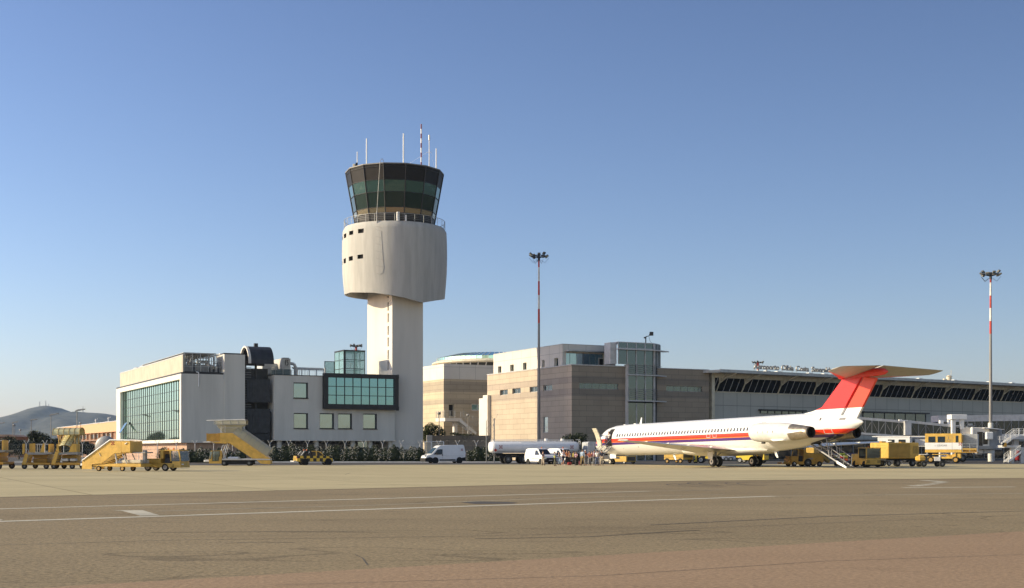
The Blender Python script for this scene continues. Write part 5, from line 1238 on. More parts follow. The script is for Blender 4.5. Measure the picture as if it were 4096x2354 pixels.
# ================================================================ vehicles and apron equipment
def EV(F, ox, oy, sc, y=0.0):
    def f(zx, zy): x = F.x(ox+zx/sc, y); return (x, F.z(oy+zy/sc, x, y))
    return f
def wheel(par, x, y, r, w, rim='rimy', z=None, name='wheel'):
    b = MB(); b.smooth = True; n = 20; z = r if z is None else z
    prof = [(r*.6,-w/2),(r*.85,-w/2),(r*.97,-w*.36),(r,0),(r*.97,w*.36),(r*.85,w/2),(r*.6,w/2)]
    vs = [(rr2*math.cos(2*math.pi*i/n), yy, rr2*math.sin(2*math.pi*i/n)) for rr2, yy in prof for i in range(n)]
    b._add(vs, [(k*n+i,(k+1)*n+i,(k+1)*n+(i+1)%n,k*n+(i+1)%n) for k in range(len(prof)-1) for i in range(n)])
    o = b.build(name, M['tyre'], par, (x,y,z))
    b = MB(); b.cyl((0,-w*.40,0),(0,w*.40,0), r*.62, n=16, smooth=False); b.mi = 1; b.cyl((0,-w*.47,0),(0,-w*.401,0), r*.22, n=8, smooth=False)
    b.build('rim', [M[rim], M['grey']], o); return o
M['rimy'] = M['yellow2']; M['rimg'] = mat('rim_silver', (.45,.45,.44), .4, metal=.5); M['rimd'] = mat('rim_dark', (.08,.08,.08), .6)
mkr = mat('mark_red', (.30,.015,.02), .5)
def five_mark(par, x, z, s, y=-.012, m=None):
    b = MB()
    for i, k in ((0,0),(2,0),(1,1),(0,2),(2,2)): b.box(x+(i-1.5)*s/3, x+(i-.5)*s/3, y-.006, y, z+(k-1.5)*s/3, z+(k-.5)*s/3)
    return b.build('five_square_mark', m or mkr, par)
def vault(mb, A, B_, wd, h, y0, n=10, th=.03, k=.7):
    # ribbed arch sheet from A to B_ (x,z); arch spans wd in y and rises h normal to the axis
    ax, az = A; bx, bz = B_; L_ = math.hypot(bx-ax, bz-az); nx, nz = -(bz-az)/L_, (bx-ax)/L_
    if nz < 0: nx, nz = -nx, -nz
    prof = [(y0+wd/2-wd/2*math.cos(math.pi*i/n), h*math.sin(math.pi*i/n)**k) for i in range(n+1)]
    vs = []
    for (px_, pz_) in (A, B_): vs += [(px_+nx*q, y, pz_+nz*q) for y, q in prof]
    mb._add(vs, [(i,i+1,n+2+i,n+1+i) for i in range(n)], True)
    return prof, (nx, nz)
def vault_ribs(mb, A, B_, prof, nn, cnt, r=.025, rails=True):
    for j in range(cnt+1):
        t = j/cnt; x, z = A[0]+(B_[0]-A[0])*t, A[1]+(B_[1]-A[1])*t
        mb.tube([(x+nn[0]*q, y, z+nn[1]*q) for y, q in prof], r, 4)
    if rails:
        for k in (0, len(prof)//4, len(prof)//2, 3*len(prof)//4, len(prof)-1):
            y, q = prof[k]; mb.cyl((A[0]+nn[0]*q,y,A[1]+nn[1]*q),(B_[0]+nn[0]*q,y,B_[1]+nn[1]*q), r, n=4)

# ---- towed stairs in full sun
F = fr(325, 99.5, -R(15)); e = EV(F, 0, 1600, 3.379); W = 1.75
t = fthing('passenger_stairs', 'yellow towed passenger stairs with white handrail and red square mark, beside the small flatbed tug', 'passenger stairs', F, 'mobile passenger stairs')
b = MB()
for y0 in (0, W-.05): b.slab([e(1105,938), e(1112,832), e(1490,556), e(1636,556), e(1636,720), e(1542,726), e(1372,858), e(1240,872), e(1240,938)], y0, y0+.05)
b.build('stair_flank', M['yellow'], t)
b = MB(); x0, z0 = e(1130, 930); x1, z1 = e(1500, 715)
for i in range(12): q = i/12; b.box(x0+(x1-x0)*q, x0+(x1-x0)*(q+.1), .05, W-.05, z0+(z1-z0)*q, z0+(z1-z0)*q+.04)
b.build('steps', M['grey'], t)
b = MB(); xa, za = e(1642, 705); xb, zb2 = e(1760, 560); b.slab([e(1640,562),e(1758,562),e(1758,706),e(1640,706)], 0, .05); b.slab([e(1640,562),e(1758,562),e(1758,706),e(1640,706)], W-.05, W); b.box(xb-.05, xb-.002, .05, W-.05, za, zb2); b.box(e(1505,715)[0], xb, .05, W-.05, za-.08, za-.002)
b.build('platform', M['yellow'], t)
b = MB(); P = [e(1112,828), e(1490,549), e(1640,549), e(1758,556)]
for y0 in (-.03, W-.03): b.tube([(p[0],y0,p[1]+.03) for p in P], .055, 6)
b.build('handrail', M['white'], t)
b = MB(); x0, z1 = e(1232, 864); x1, z0 = e(1900, 906); b.rbox(x0, x1, .1, W-.1, z0, z1, .03); b.rbox(e(1400,0)[0]+.9, x1+.02, .02, W-.02, z0-.02, z1+.01, .03); b.build('chassis', M['yellow'], t)
b = MB(); b.rbox(e(1612,0)[0], e(1880,0)[0], .25, W-.25, e(1612,856)[1]-.02, e(1612,812)[1], .05); b.build('drive_cover', M['cream'], t)
b = MB(); 
for y0 in (.15, W-.2): b.cyl((e(1545,730)[0],y0,e(1545,730)[1]),(e(1570,862)[0],y0,e(1570,862)[1]),.06,n=6); b.cyl((e(1640,730)[0],y0,e(1640,730)[1]),(e(1700,862)[0],y0,e(1700,862)[1]),.04,n=6)
b.build('support_leg', M['lightgrey'], t)
b = MB(); b.box(e(1872,0)[0], e(1905,0)[0], .6, .9, e(1880,858)[1], e(1880,680)[1]); b.box(e(1735,0)[0], e(1935,0)[0], .3, W-.3, e(1800,722)[1], e(1800,706)[1]); b.build('jack_post', M['grey'], t)
b = MB(); b.box(e(1095,0)[0]-.12, e(1105,0)[0], .1, .3, e(1100,890)[1], e(1100,860)[1]); b.build('front_lamp', M['white'], t)
for zx in (1325, 1645):
    x = e(zx, 930)[0]
    for y in (.12, W-.12): wheel(t, x, y, .21, .17)
five_mark(t, *e(1524,588), .27)
b = MB(); p, q = e(1340,715), e(1362,765); b.cyl((p[0],-.03,p[1]),(q[0],-.03,q[1]),.02,n=5); p, q = e(1690,600), e(1722,580); b.cyl((p[0],-.03,p[1]),(q[0],-.03,q[1]),.035,n=5); b.build('grab_handle', M['white'], t)

# ---- small flatbed tug
def flat_tug(px0, Y, a, ox, oy, sc, xs_, label, W=1.45, dark=False, name='flatbed_tug'):
    F = fr(px0, Y, a); e = EV(F, ox, oy, sc); f = lambda u, v: e(xs_(u), v)
    t = fthing(name, label, 'tug', F, 'apron tugs')
    m = M['yellow']
    b = MB(); b.slab([f(1950,795),f(2170,795),f(2170,860),f(1945,860)], 0, W); b.rbox(f(1945,0)[0], f(2440,0)[0], .02, W-.02, f(2000,915)[1], f(2000,856)[1], .04)
    b.slab([f(2325,832),f(2435,832),f(2445,918),f(2325,918)], .0, W); b.slab([f(2168,684),f(2205,684),f(2205,796),f(2168,796)], .0, W); b.build('body', m, t)
    b = MB(); b.rbox(f(2160,0)[0], f(2425,0)[0], .0, W, f(2200,690)[1], f(2200,676)[1], .02)
    for u, v in ((2290,2302),(2408,2432)):
        for y0 in (.0, W-.05): b.slab([f(u,690),f(u+14,690),f(v+14,832),f(v,832)], y0, y0+.05)
    b.build('cab_frame', m, t)
    b = MB(); b.slab([f(2425,694),f(2430,694),f(2448,830),f(2440,830)], .06, W-.06); b.slab([f(2310,696),f(2406,696),f(2426,828),f(2310,828)], .015, .03); b.build('windscreen', M['clearglass'], t)
    b = MB(); b.rbox(f(2215,0)[0], f(2300,0)[0], .1, W-.1, f(2200,912)[1], f(2200,790)[1], .05); b.rbox(f(2212,0)[0], f(2232,0)[0], .2, W-.2, f(2200,800)[1], f(2200,735)[1], .04); b.build('seat', M['seat'], t)
    b = MB(); b.cyl((f(2215,0)[0],W*.5,f(2200,676)[1]),(f(2215,0)[0],W*.5,f(2200,655)[1]),.05,n=8); b.build('beacon', M['orange'], t)
    b = MB(); b.cyl((f(2312,0)[0],W*.3,f(2200,676)[1]),(f(2312,0)[0],W*.3,f(2200,652)[1]),.06,n=8); b.build('beacon', M['orange'], t)
    b = MB(); b.box(f(2448,0)[0]-.02, f(2455,0)[0], .1, .35, f(2440,880)[1], f(2440,865)[1]); b.build('headlight', M['white'], t)
    b = MB(); 
    for k in range(3): b.box(f(2330,0)[0], f(2352,0)[0], -.012, -.002, f(2330,905-k*14)[1], f(2330,900-k*14)[1])
    b.box(f(1965,0)[0], f(2150,0)[0], -.01, -.002, f(2000,812)[1], f(2000,808)[1]); b.build('body_trim', M['black'], t)
    for u in (1992, 2228):
        for y in (.1, W-.1): wheel(t, f(u,0)[0], y, .29, .2, 'rimg')
    return t
flat_tug(575, 100.5, -R(14), 0, 1600, 3.379, lambda u: u, 'small yellow flatbed tug with open cab and orange beacon, right of the sunlit stairs')

# ---- stairs parked behind on the left
def rear_stairs(px0, Y, label):
    F = fr(px0, Y, R(7)); e = EV(F, 0, 1600, 3.379); W = 3.2
    t = fthing('passenger_stairs', label, 'passenger stairs', F, 'mobile passenger stairs')
    b = MB(); b.rbox(e(292,0)[0], e(680,0)[0], 0, W, e(300,882)[1], e(300,848)[1], .04); b.build('chassis', M['yellow2'], t)
    b = MB(); b.rbox(e(415,0)[0], e(608,0)[0], .8, W-.1, e(415,848)[1]+.0, e(415,795)[1], .05); b.slab([e(400,742),e(620,742),e(600,792),e(430,792)], .9, W-.2); b.build('housing', M['yellow2'], t)
    b = MB(); b.slab([e(352,716),e(712,712),e(712,728),e(600,742),e(390,742)], -.25, 2.2); b.build('platform_base', M['grey'], t)
    for ya_2 in (-.05, 1.5): b = MB(); b.slab([e(298,868),e(338,728),e(368,722),e(386,738),e(350,868)], ya_2, ya_2+.1); b.build('lower_flank', M['yellow'], t)
    b = MB()
    for i in range(6): q = i/6; x, z = e(305+60*q, 860-130*q); b.box(x, x+.25, .05, 1.5, z, z+.04)
    b.build('steps', M['grey'], t)
    b = MB(); b.slab([e(302,598),e(332,594),e(332,700),e(318,735),e(302,735)], .0, .1); b.build('left_side_panel', M['yellow'], t); b = MB(); b.slab([e(334,592),e(412,588),e(412,712),e(334,712)], 1.6, 1.68); b.build('rear_panel', M['yellow'], t)
    b = MB(); b.slab([e(540,712),e(578,592),e(600,592),e(600,712)], .0, .08); b.slab([e(602,600),e(676,600),e(676,712),e(602,712)], 1.4, 1.5); b.slab([e(664,596),e(680,596),e(680,712),e(664,712)], .0, 1.4); b.build('right_side_panel', M['yellow'], t)
    b = MB()
    for u in (440, 470, 500): b.cyl((e(u,0)[0],1.7,e(u,712)[1]),(e(u,0)[0],1.7,e(u,600)[1]),.02,n=5)
    b.tube([(e(412,0)[0],1.7,e(412,600)[1]),(e(604,0)[0],1.7,e(604,600)[1])],.025); b.build('railing', M['lightgrey'], t)
    for u in (325, 620):
        x = e(u,0)[0]
        for y in (.15, W-.3): wheel(t, x+(.0 if y < 1 else .25), y, .23, .2, 'rimd')
    return t, e
rs_, e = rear_stairs(90, 110.5, 'yellow stairs without canopy parked by the fence, second from the left')
A_ = dup(rs_, (rs_.location.x-3.75, rs_.location.y-1.5, 0), None, 'yellow stairs cut by the left edge of the picture, nearest the left'); A_.scale = (1.12,1.12,1.14)
F = fr(205, 110.0, R(7)); e = EV(F, 0, 1600, 3.379); W = 3.0
t = fthing('passenger_stairs', 'yellow stairs with cream ribbed arched canopy, parked in front of the orange building', 'passenger stairs', F, 'mobile passenger stairs')
b = MB(); b.rbox(e(695,0)[0], e(1085,0)[0], 0, W, e(700,884)[1], e(700,848)[1], .04); b.build('chassis', M['yellow2'], t)
for ya_2 in (-.05, 1.5): b = MB(); b.slab([e(688,872),e(752,700),e(790,715),e(745,872)], ya_2, ya_2+.1); b.build('lower_flank', M['yellow'], t)
b = MB()
for i in range(6): q = i/6; x, z = e(700+60*q, 862-145*q); b.box(x, x+.25, .05, 1.5, z, z+.04)
b.build('steps', M['grey'], t)
b = MB(); b.slab([e(790,716),e(1052,708),e(1050,738),e(800,742)], 0, 1.9); b.build('platform_base', M['grey'], t)
b = MB(); b.rbox(e(822,0)[0], e(920,0)[0], .05, .9, e(822,832)[1], e(822,795)[1], .05); b.rbox(e(940,0)[0], e(1018,0)[0], .05, .9, e(822,832)[1], e(822,795)[1], .05); b.build('white_cabinet', M['lightgrey'], t)
b = MB(); b.rbox(e(800,0)[0], e(1000,0)[0], 1.0, W-.2, e(822,845)[1], e(822,745)[1], .05); b.build('housing', M['yellow2'], t)
b = MB(); b.slab([e(928,708),e(972,600),e(1000,596),e(1000,708)], .0, .08); b.slab([e(1002,598),e(1034,598),e(1034,706),e(1002,706)], 0, 1.4); b.build('side_panel', M['yellow'], t); b = MB(); b.slab([e(762,600),e(786,600),e(800,720),e(770,720)], 0, .1); b.build('front_panel', M['yellow'], t)
b = MB(); b.smooth = True
ring0 = [(e(880+128*math.cos(q),0)[0], 2.6, e(870, 545-105*math.sin(q))[1]) for q in [math.pi*i/12 for i in range(13)]]
ring1 = [(e(866+112*math.cos(q),0)[0], .1, e(862, 705-92*math.sin(q))[1]-.0) for q in [math.pi*i/12 for i in range(13)]]
rings_ = []
for j in range(7): tt = j/6; rings_.append([tuple(Vector(p).lerp(Vector(q), tt)) for p, q in zip(ring0, ring1)])
vs = [p for r in rings_ for p in r]; b._add(vs, [(j*13+i,j*13+i+1,(j+1)*13+i+1,(j+1)*13+i) for j in range(6) for i in range(12)], True)
cn = b.build('canopy', M['canopy'], t)
b = MB()
for r in rings_: b.tube(r, .035, 4)
for k in (0,3,6,9,12): b.tube([r[k] for r in rings_], .03, 4)
b.build('canopy_ribs', M['dull'], cn)
b = MB(); A, B2 = e(688, 478), e(1055, 470); pr_, nn = vault(b, A, B2, 2.2, .62, .6, 12, k=.55); hd = b.build('hood', M['canopy'], t)
b = MB(); vault_ribs(b, A, B2, pr_, nn, 5, .03); b.build('hood_ribs', M['dull'], hd)
b = MB()
for u in (765, 790, 985, 1032):
    b.cyl((e(u,0)[0],.9,e(u,708)[1]),(e(u,0)[0],.9,e(u,480)[1]),.045,n=5)
b.build('canopy_post', M['dull'], t)
for u in (722, 972):
    for y in (.15, W-.3): wheel(t, e(u,0)[0]+(0 if y < 1 else .3), y, .23, .2, 'rimd')

# ---- self-propelled stairs with long canopy
F = fr(815, 133.0, R(5)); e = EV(F, 750, 1640, 4.022); W = 2.0
t = fthing('passenger_stairs', 'self-propelled yellow stairs with translucent tunnel canopy, parked before the hedge and stairwell', 'passenger stairs', F, 'mobile passenger stairs')
b = MB()
for y0 in (.05, W-.1): b.slab([e(525,372),e(728,372),e(1300,762),e(1335,790),e(1040,784),e(662,532),e(620,546),e(525,540)], y0, y0+.06)
b.build('stair_flank', M['yellow'], t)
b = MB(); p0, p1 = e(660,528), e(1300,800)
for i in range(16): q = i/16; b.box(p0[0]+(p1[0]-p0[0])*q, p0[0]+(p1[0]-p0[0])*q+.3, .12, W-.12, p0[1]+(p1[1]-p0[1])*q, p0[1]+(p1[1]-p0[1])*q+.04)
b.build('steps', M['grey'], t)
b = MB(); b.slab([e(302,384),e(518,380),e(518,505),e(302,508)], .12, .17); b.slab([e(302,384),e(518,380),e(518,505),e(302,508)], W-.2, W-.15); b.slab([e(300,380),e(310,380),e(310,506),e(300,506)], .172, W-.2); b.slab([e(488,378),e(524,376),e(524,508),e(500,508)], .06, .118); b.build('platform_panel', M['yellow2'], t)
b = MB(); b.slab([e(380,512),e(560,512),e(640,520),e(600,540),e(430,538)], .1, W-.1); b.build('platform_floor', M['yellow'], t)
b = MB(); b.slab([e(244,512),e(345,507),e(378,512),e(345,525),e(250,526)], .1, W-.1); b.build('platform_bumper', M['white'], t)
b = MB(); b.slab([e(345,865),e(345,790),e(372,658),e(548,655),e(548,865)], 0, W); cbn = b.build('cab', M['yellow'], t)
b = MB(); b.slab([e(408,668),e(518,668),e(518,745),e(500,755),e(495,820),e(405,822)], -.012, -.002); b.slab([e(362,672),e(398,672),e(378,790),e(352,790)], -.012, -.002); b.build('cab_window', M['glasspale'], cbn)
b = MB()
for pl in ([e(402,664),e(522,664)],[e(522,664),e(522,745)],[e(402,664),e(400,825)],[e(400,825),e(498,823)],[e(498,823),e(504,755)],[e(504,755),e(522,745)],[e(452,668),e(448,822)]): b.cyl((pl[0][0],-.02,pl[0][1]),(pl[1][0],-.02,pl[1][1]),.022,n=4)
b.build('door_frame', M['black'], cbn)
b = MB(); b.rbox(e(262,0)[0], e(350,0)[0], 0, W, e(262,840)[1], e(262,806)[1], .05); b.build('front_bumper', M['white'], t)
b = MB(); b.rbox(e(548,0)[0]+.01, e(1330,0)[0], .05, W-.05, e(550,811)[1], e(550,786)[1], .02); b.build('deck', M['lightgrey'], t)
b = MB(); b.rbox(e(540,0)[0], e(1060,0)[0], .2, W-.2, e(550,878)[1], e(550,812)[1]-.003, .03); b.build('underframe', M['black'], t)
b = MB(); b.slab([e(1110,814),e(1332,814),e(1336,868),e(1320,878),e(1180,868)], .05, W-.05); b.build('rear_skirt', M['yellow'], t)
b = MB(); b.rbox(e(642,0)[0], e(828,0)[0], .1, W-.6, e(642,799)[1], e(642,757)[1], .12); b.build('engine_cover', M['vanwhite'], t)
b = MB()
for y0 in (.25, W-.25):
    for p, q in (((560,570),(530,690)),((575,560),(620,700)),((640,540),(560,800)),((600,560),(650,640))):
        p, q = e(*p), e(*q); b.cyl((p[0],y0,p[1]),(q[0],y0,q[1]),.05,n=5)
p, q = e(545,650), e(600,800); b.cyl((p[0],.5,p[1]),(q[0],.5,q[1]),.12,n=8)
b.build('lift_strut', M['white'], t)
b = MB()
for u in (540, 606): b.cyl((e(u,0)[0],.1,e(u,370)[1]),(e(u,0)[0],.1,e(u,262)[1]),.03,n=5)
for p, q in (((540,292),(800,292)),((462,262),(600,262)),((1255,745),(1330,775)),((1285,735),(1335,770))): p, q = e(*p), e(*q); b.cyl((p[0],.06,p[1]),(q[0],.06,q[1]),.03,n=4)
b.build('handrail', M['lightgrey'], t)
A, B2 = e(740,385), e(1268,748); b = MB(); pr_, nn = vault(b, A, B2, W-.1, .98, .05, 12, k=.55); cn = b.build('tunnel_canopy', M['canopyp'], t)
b = MB(); vault_ribs(b, A, B2, pr_, nn, 7, .022); b.build('canopy_ribs', M['grey'], cn)
b = MB(); A, B2 = e(432,238), e(935,238); pr_, nn = vault(b, A, B2, W+.2, .52, -.1, 10, k=.4); b.slab([e(455,240),e(925,240),e(870,268),e(860,360),e(560,368),e(470,262)], .3, .33); b.slab([e(455,240),e(925,240),e(870,268),e(860,360),e(560,368),e(470,262)], W-.4, W-.37); hd = b.build('hood', M['canopyp'], t)
b = MB(); vault_ribs(b, A, B2, pr_, nn, 4, .025); b.build('hood_ribs', M['grey'], hd)
b = MB(); p, q = e(302,173), e(928,157); b.cyl((p[0],.0,p[1]),(q[0],.0,q[1]),.05,n=5); b.build('hood_bar', M['white'], t)
for u in (585, 988):
    for y in (.15, W-.15): wheel(t, e(u,0)[0], y, .29, .22, 'rimd')

# ---- yellow and black chequered pickup
ck, nt_, B_, N_n, L_n = _nodes('chequer_paint'); B_.inputs['Roughness'].default_value = .35
tc_ = N_n('ShaderNodeTexCoord'); sp_ = N_n('ShaderNodeSeparateXYZ'); L_n(tc_.outputs['Object'], sp_.inputs[0])
ad_ = N_n('ShaderNodeMath'); ad_.operation = 'ADD'; L_n(sp_.outputs[0], ad_.inputs[0]); L_n(sp_.outputs[1], ad_.inputs[1])
cb_ = N_n('ShaderNodeCombineXYZ'); L_n(ad_.outputs[0], cb_.inputs[0]); L_n(sp_.outputs[2], cb_.inputs[1]); cb_.inputs[2].default_value = .1
mp_ = N_n('ShaderNodeMapping'); mp_.inputs['Location'].default_value = (.0,-.03,0); L_n(cb_.outputs[0], mp_.inputs[0])
ch_ = N_n('ShaderNodeTexChecker'); ch_.inputs['Scale'].default_value = 2.75; ch_.inputs['Color1'].default_value = (.66,.44,.05,1); ch_.inputs['Color2'].default_value = (.018,.017,.016,1); L_n(mp_.outputs[0], ch_.inputs['Vector']); L_n(ch_.outputs[0], B_.inputs['Base Color'])
F = fr(1187.6, 139.0, R(24)); e = EV(F, 750, 1640, 4.022); W = 1.68
t = fthing('airport_pickup', 'black and yellow chequered double-cab pickup with roll bar and roof beacons, before the flowering hedge', 'pickup truck', F)
b = MB(); tum = lambda z: 1.0 if z < 1.15 else max(.74, 1-(z-1.15)*.36)
b.slab([e(1762,838),e(1762,742),e(1995,742),e(2195,738),e(2290,752),e(2335,778),e(2348,835)], 0, W); bd = b.build('body', ck, t, bevel=.03)
b = MB(); b.slab([e(1850,742),e(1895,672),e(2092,666),e(2150,690),e(2196,739)], .02, W-.02, tum); cb2 = b.build('cab', M['black'], t, bevel=.03)
b = MB()
for pts_ in ([(1935,742),(1960,690),(1985,690),(1990,742)],[(2000,740),(2000,682),(2062,678),(2070,738)],[(2085,738),(2080,678),(2120,686),(2180,738)],[(1885,738),(1912,690),(1938,690),(1925,738)]): b.slab([e(*p) for p in pts_], .005, .03, None)
b.build('side_window', M['glassvan'], cb2)
b = MB(); b.slab([e(2062,668),e(2082,668),e(2086,742),(e(2066,742))], -.004, .006); b.slab([e(1995,662),e(2095,660),e(2150,684),e(2192,736),e(2180,738),e(2140,692),e(2092,672),e(1995,674)], -.006, .004); b.build('yellow_trim', M['yellow'], cb2)
b = MB()
for y0 in (.1, W-.1):
    for p, q in (((1835,728),(1882,668)),((1935,738),(1962,675)),((1990,738),(1962,675)),((1945,710),(1980,710))): p, q = e(*p), e(*q); b.cyl((p[0],y0,p[1]),(q[0],y0,q[1]),.035,n=5)
p = e(1962,675); b.cyl((p[0],.1,p[1]),(p[0],W-.1,p[1]),.035,n=5); b.build('roll_bar', M['white'], t)
b = MB(); p = e(1925,655); b.box(p[0]-.06,p[0]+.06,.15,W-.15,e(1925,668)[1],p[1]); b.build('light_bar', M['darkmetal'], t)
for y, m_ in ((.2,M['orange']),(W-.3,M['orange'])): b = MB(); b.cyl((p[0],y,p[1]),(p[0],y,p[1]+.12),.07,n=8); b.build('beacon', m_, t)
b = MB(); b.box(e(1742,0)[0]-.2, e(1762,0)[0]-.003, .05, W-.05, e(1762,838)[1], e(1762,820)[1]); b.build('rear_bumper', M['lightgrey'], t); b = MB(); b.rbox(e(2335,0)[0], e(2356,0)[0], .02, W-.02, e(2340,842)[1], e(2340,800)[1], .03); b.build('bumper', M['lightgrey'], t)
b = MB(); b.rbox(e(1762,0)[0]-.012, e(1762,0)[0]-.002, .03, .16, e(1762,790)[1], e(1762,760)[1], .003); b.build('tail_lamp', M['red'], t)
b = MB(); b.box(e(1940,0)[0], e(2190,0)[0], -.05, .03, e(1950,850)[1], e(1950,843)[1]); b.build('side_step', M['lightgrey'], t)
for u in (1893, 2268):
    for y in (.1, W-.1): wheel(t, e(u,0)[0], y, .33, .22, 'rimg')
    b = MB(); x = e(u,0)[0]; b.cyl((x,-.01,.35),(x,.1,.35),.40,n=20); b.build('wheel_arch', M['black'], t)

# ---- white high panel van
F = fr(1680+410/7.919, 159.5, R(22)); e = EV(F, 1680, 1690, 7.919); W = 2.0
t = fthing('panel_van', 'white high-roof panel van with red square mark, facing left in front of the hedge', 'van', F)
tum = lambda z: 1.0 if z < 1.3 else max(.82, 1-(z-1.3)*.16)
x0 = e(415,1250)[0]-.35; zf = lambda v: F.z(1690+v/7.919, 2, 0)
prof = [(x0-.55,zf(1245)),(x0-.62,zf(1130)),(x0-.5,zf(1060)),(x0+.15,zf(1010)),(x0+.95,zf(800)),(x0+1.35,zf(735)),(e(900,0)[0],zf(722)),(e(1380,0)[0],zf(716)),(e(1412,0)[0],zf(745)),(e(1450,0)[0],zf(980)),(e(1440,0)[0],zf(1120)),(e(1440,0)[0],zf(1238))]
b = MB(); b.slab(prof, 0, W, tum); bd = b.build('body', M['vanwhite'], t, bevel=.05)
b = MB(); gy = .018
b.slab([(x0+.42,zf(1022)),(x0+.95,zf(862)),(x0+1.45,zf(850)),(x0+1.62,zf(870)),(x0+1.55,zf(1005)),(x0+1.3,zf(1022))], gy*0-.006, W+.006, lambda z: tum(z)*1.0)
sw = b.build('side_window', M['glassvan'], t)
b = MB(); zz0, zz1 = zf(1000), zf(812)
def lerpx(z): return x0+.15+(.80)*(z-zf(1010))/(zf(800)-zf(1010))
ya = W/2*(1-tum(zz0)*.9); yb = W/2*(1-tum(zz1)*.9)
b.quad((lerpx(zz0)-.02,ya,zz0+.02),(lerpx(zz1)-.02,yb,zz1+.02),(lerpx(zz1)-.02,W-yb,zz1+.02),(lerpx(zz0)-.02,W-ya,zz0+.02)); b.build('windscreen', M['glasspale'], t)
b = MB(); b.slab([(x0-.68,zf(1250)),(x0-.70,zf(1140)),(x0-.1,zf(1100)),(x0+.3,zf(1125)),(x0+.28,zf(1250))], -.02, W+.02); b.build('bumper', M['black'], t, bevel=.03); b = MB(); b.slab([(e(1320,0)[0],zf(1125)),(e(1446,0)[0],zf(1105)),(e(1446,0)[0],zf(1225)),(e(1320,0)[0],zf(1225))], -.02, W+.02); b.build('bumper', M['black'], t, bevel=.03)
b = MB(); b.box(e(620,0)[0], e(1125,0)[0], -.03, -.003, zf(1215), zf(1172)); b.box(e(698,0)[0], e(720,0)[0], -.03, -.003, zf(1060), zf(1015)); b.build('rub_strip', M['black'], t)
b = MB(); b.rbox(x0-.60, x0-.45, .12, .5, zf(1095), zf(1045), .03); b.build('headlight', M['glasspale'], t)
b = MB(); b.rbox(x0+.75, x0+.95, -.25, -.03, zf(1020), zf(965), .04); b.build('mirror', M['black'], t)
b = MB(); b.cyl((e(575,0)[0]+.2,.3,zf(735)),(e(575,0)[0]+.2,.3,zf(700)),.04,n=5); b.build('aerial', M['black'], t)
b = MB(); b.rbox(e(1442,0)[0], e(1456,0)[0], .05, .2, zf(1060), zf(985), .01); b.build('tail_lamp', M['red'], t)
b = MB(); b.box(e(712,0)[0],e(712,0)[0]+.02,-.004,.0,zf(1150),zf(850)); b.box(e(712,0)[0],e(1400,0)[0],-.004,-.0,zf(1068),zf(1064)); b.build('door_seam', M['grey'], t)
five_mark(t, e(1333,0)[0], zf(868), .26, -.004+.05, mkr)
for u in (490, 1250):
    x = e(u,0)[0]; b = MB(); b.cyl((x,-.008,.36),(x,.12,.36),.42,n=20); b.build('wheel_arch', M['black'], t)
    for y in (.1, W-.1): wheel(t, x, y, .33, .22, 'rimg')

# ---- fuel tanker
F = fr(1968, 154.0, R(14)); e = EV(F, 1950, 1700, 4.607); W = 2.45
t = fthing('fuel_tanker', 'long white fuel tank truck with red square marks, behind the two small vans', 'tank truck', F)
x0, x1 = e(80,0)[0], e(1700,0)[0]; zt_k, zb_k = e(80,305)[1], e(80,518)[1]; zc_, rz_ = (zt_k+zb_k)/2, (zt_k-zb_k)/2
b = MB(); b.smooth = True; rg = []
for x, k in ((x0,.55),(x0+.06,.85),(x0+.22,.97),(x0+.5,1),(x1-.5,1),(x1-.2,.97),(x1-.06,.85),(x1,.55)): rg.append([(x, W/2+W/2*k*math.copysign(abs(math.cos(a))**.7,math.cos(a)), zc_+rz_*k*math.copysign(abs(math.sin(a))**.7,math.sin(a))) for a in [2*math.pi*i/28 for i in range(28)]][::-1])
b.loft(rg); b.build('tank', mat('tank_white', (.72,.74,.78), .3, var=.05, scale=1), t)
b = MB(); z = zt_k+.02
for y0 in (W*.28, W*.72): b.cyl((x0+.3,y0,z+.16),(x1-.6,y0,z+.16),.03,n=5); 
for i in range(14): x = x0+.3+(x1-x0-.9)*i/13; b.cyl((x,W*.28,z-.1),(x,W*.28,z+.16),.02,n=4); b.cyl((x,W*.72,z-.1),(x,W*.72,z+.16),.02,n=4)
b.box(x0+.4, x1-.8, W*.32, W*.68, z, z+.05)
for u in (1130, 1430): x = e(u,0)[0]; b.cyl((x,W/2,z),(x,W/2,z+.32),.22,n=12)
b.box(e(615,0)[0], e(1690,0)[0], .22, .34, zt_k-.22, zt_k-.12)
b.build('catwalk', M['white'], t)
b = MB(); b.box(x0+.1, x1, .1, .4, zb_k-.02, zb_k+.05); b.build('side_rail', M['lightgrey'], t)
b = MB()
for y0 in (.15,.75): b.tube([(x1+.02,y0,zb_k-.2),(x1+.12,y0,zt_k),(x1+.02,y0,zt_k+.25),(x1-.3,y0,zt_k+.2)],.03)
for i in range(8): zz = zb_k+(zt_k-zb_k)*i/7; b.cyl((x1+.08,.15,zz),(x1+.08,.75,zz),.02,n=4)
b.build('ladder', M['lightgrey'], t)
b = MB(); b.box(x0+.6, x1+4.2, .7, W-.7, zb_k-.35, zb_k-.08); b.box(x0+1.0,x0+6.4,.2,W-.2,.75,zb_k-.36); b.build('chassis', M['black'], t)
for u in (385, 680):
    for y in (.2, W-.2): wheel(t, e(u,0)[0], y, .54, .4, 'rimd')
for u in (1750, 2080):
    for y in (.2, W-.2): wheel(t, e(u,0)[0], y, .5, .35, 'rimd')
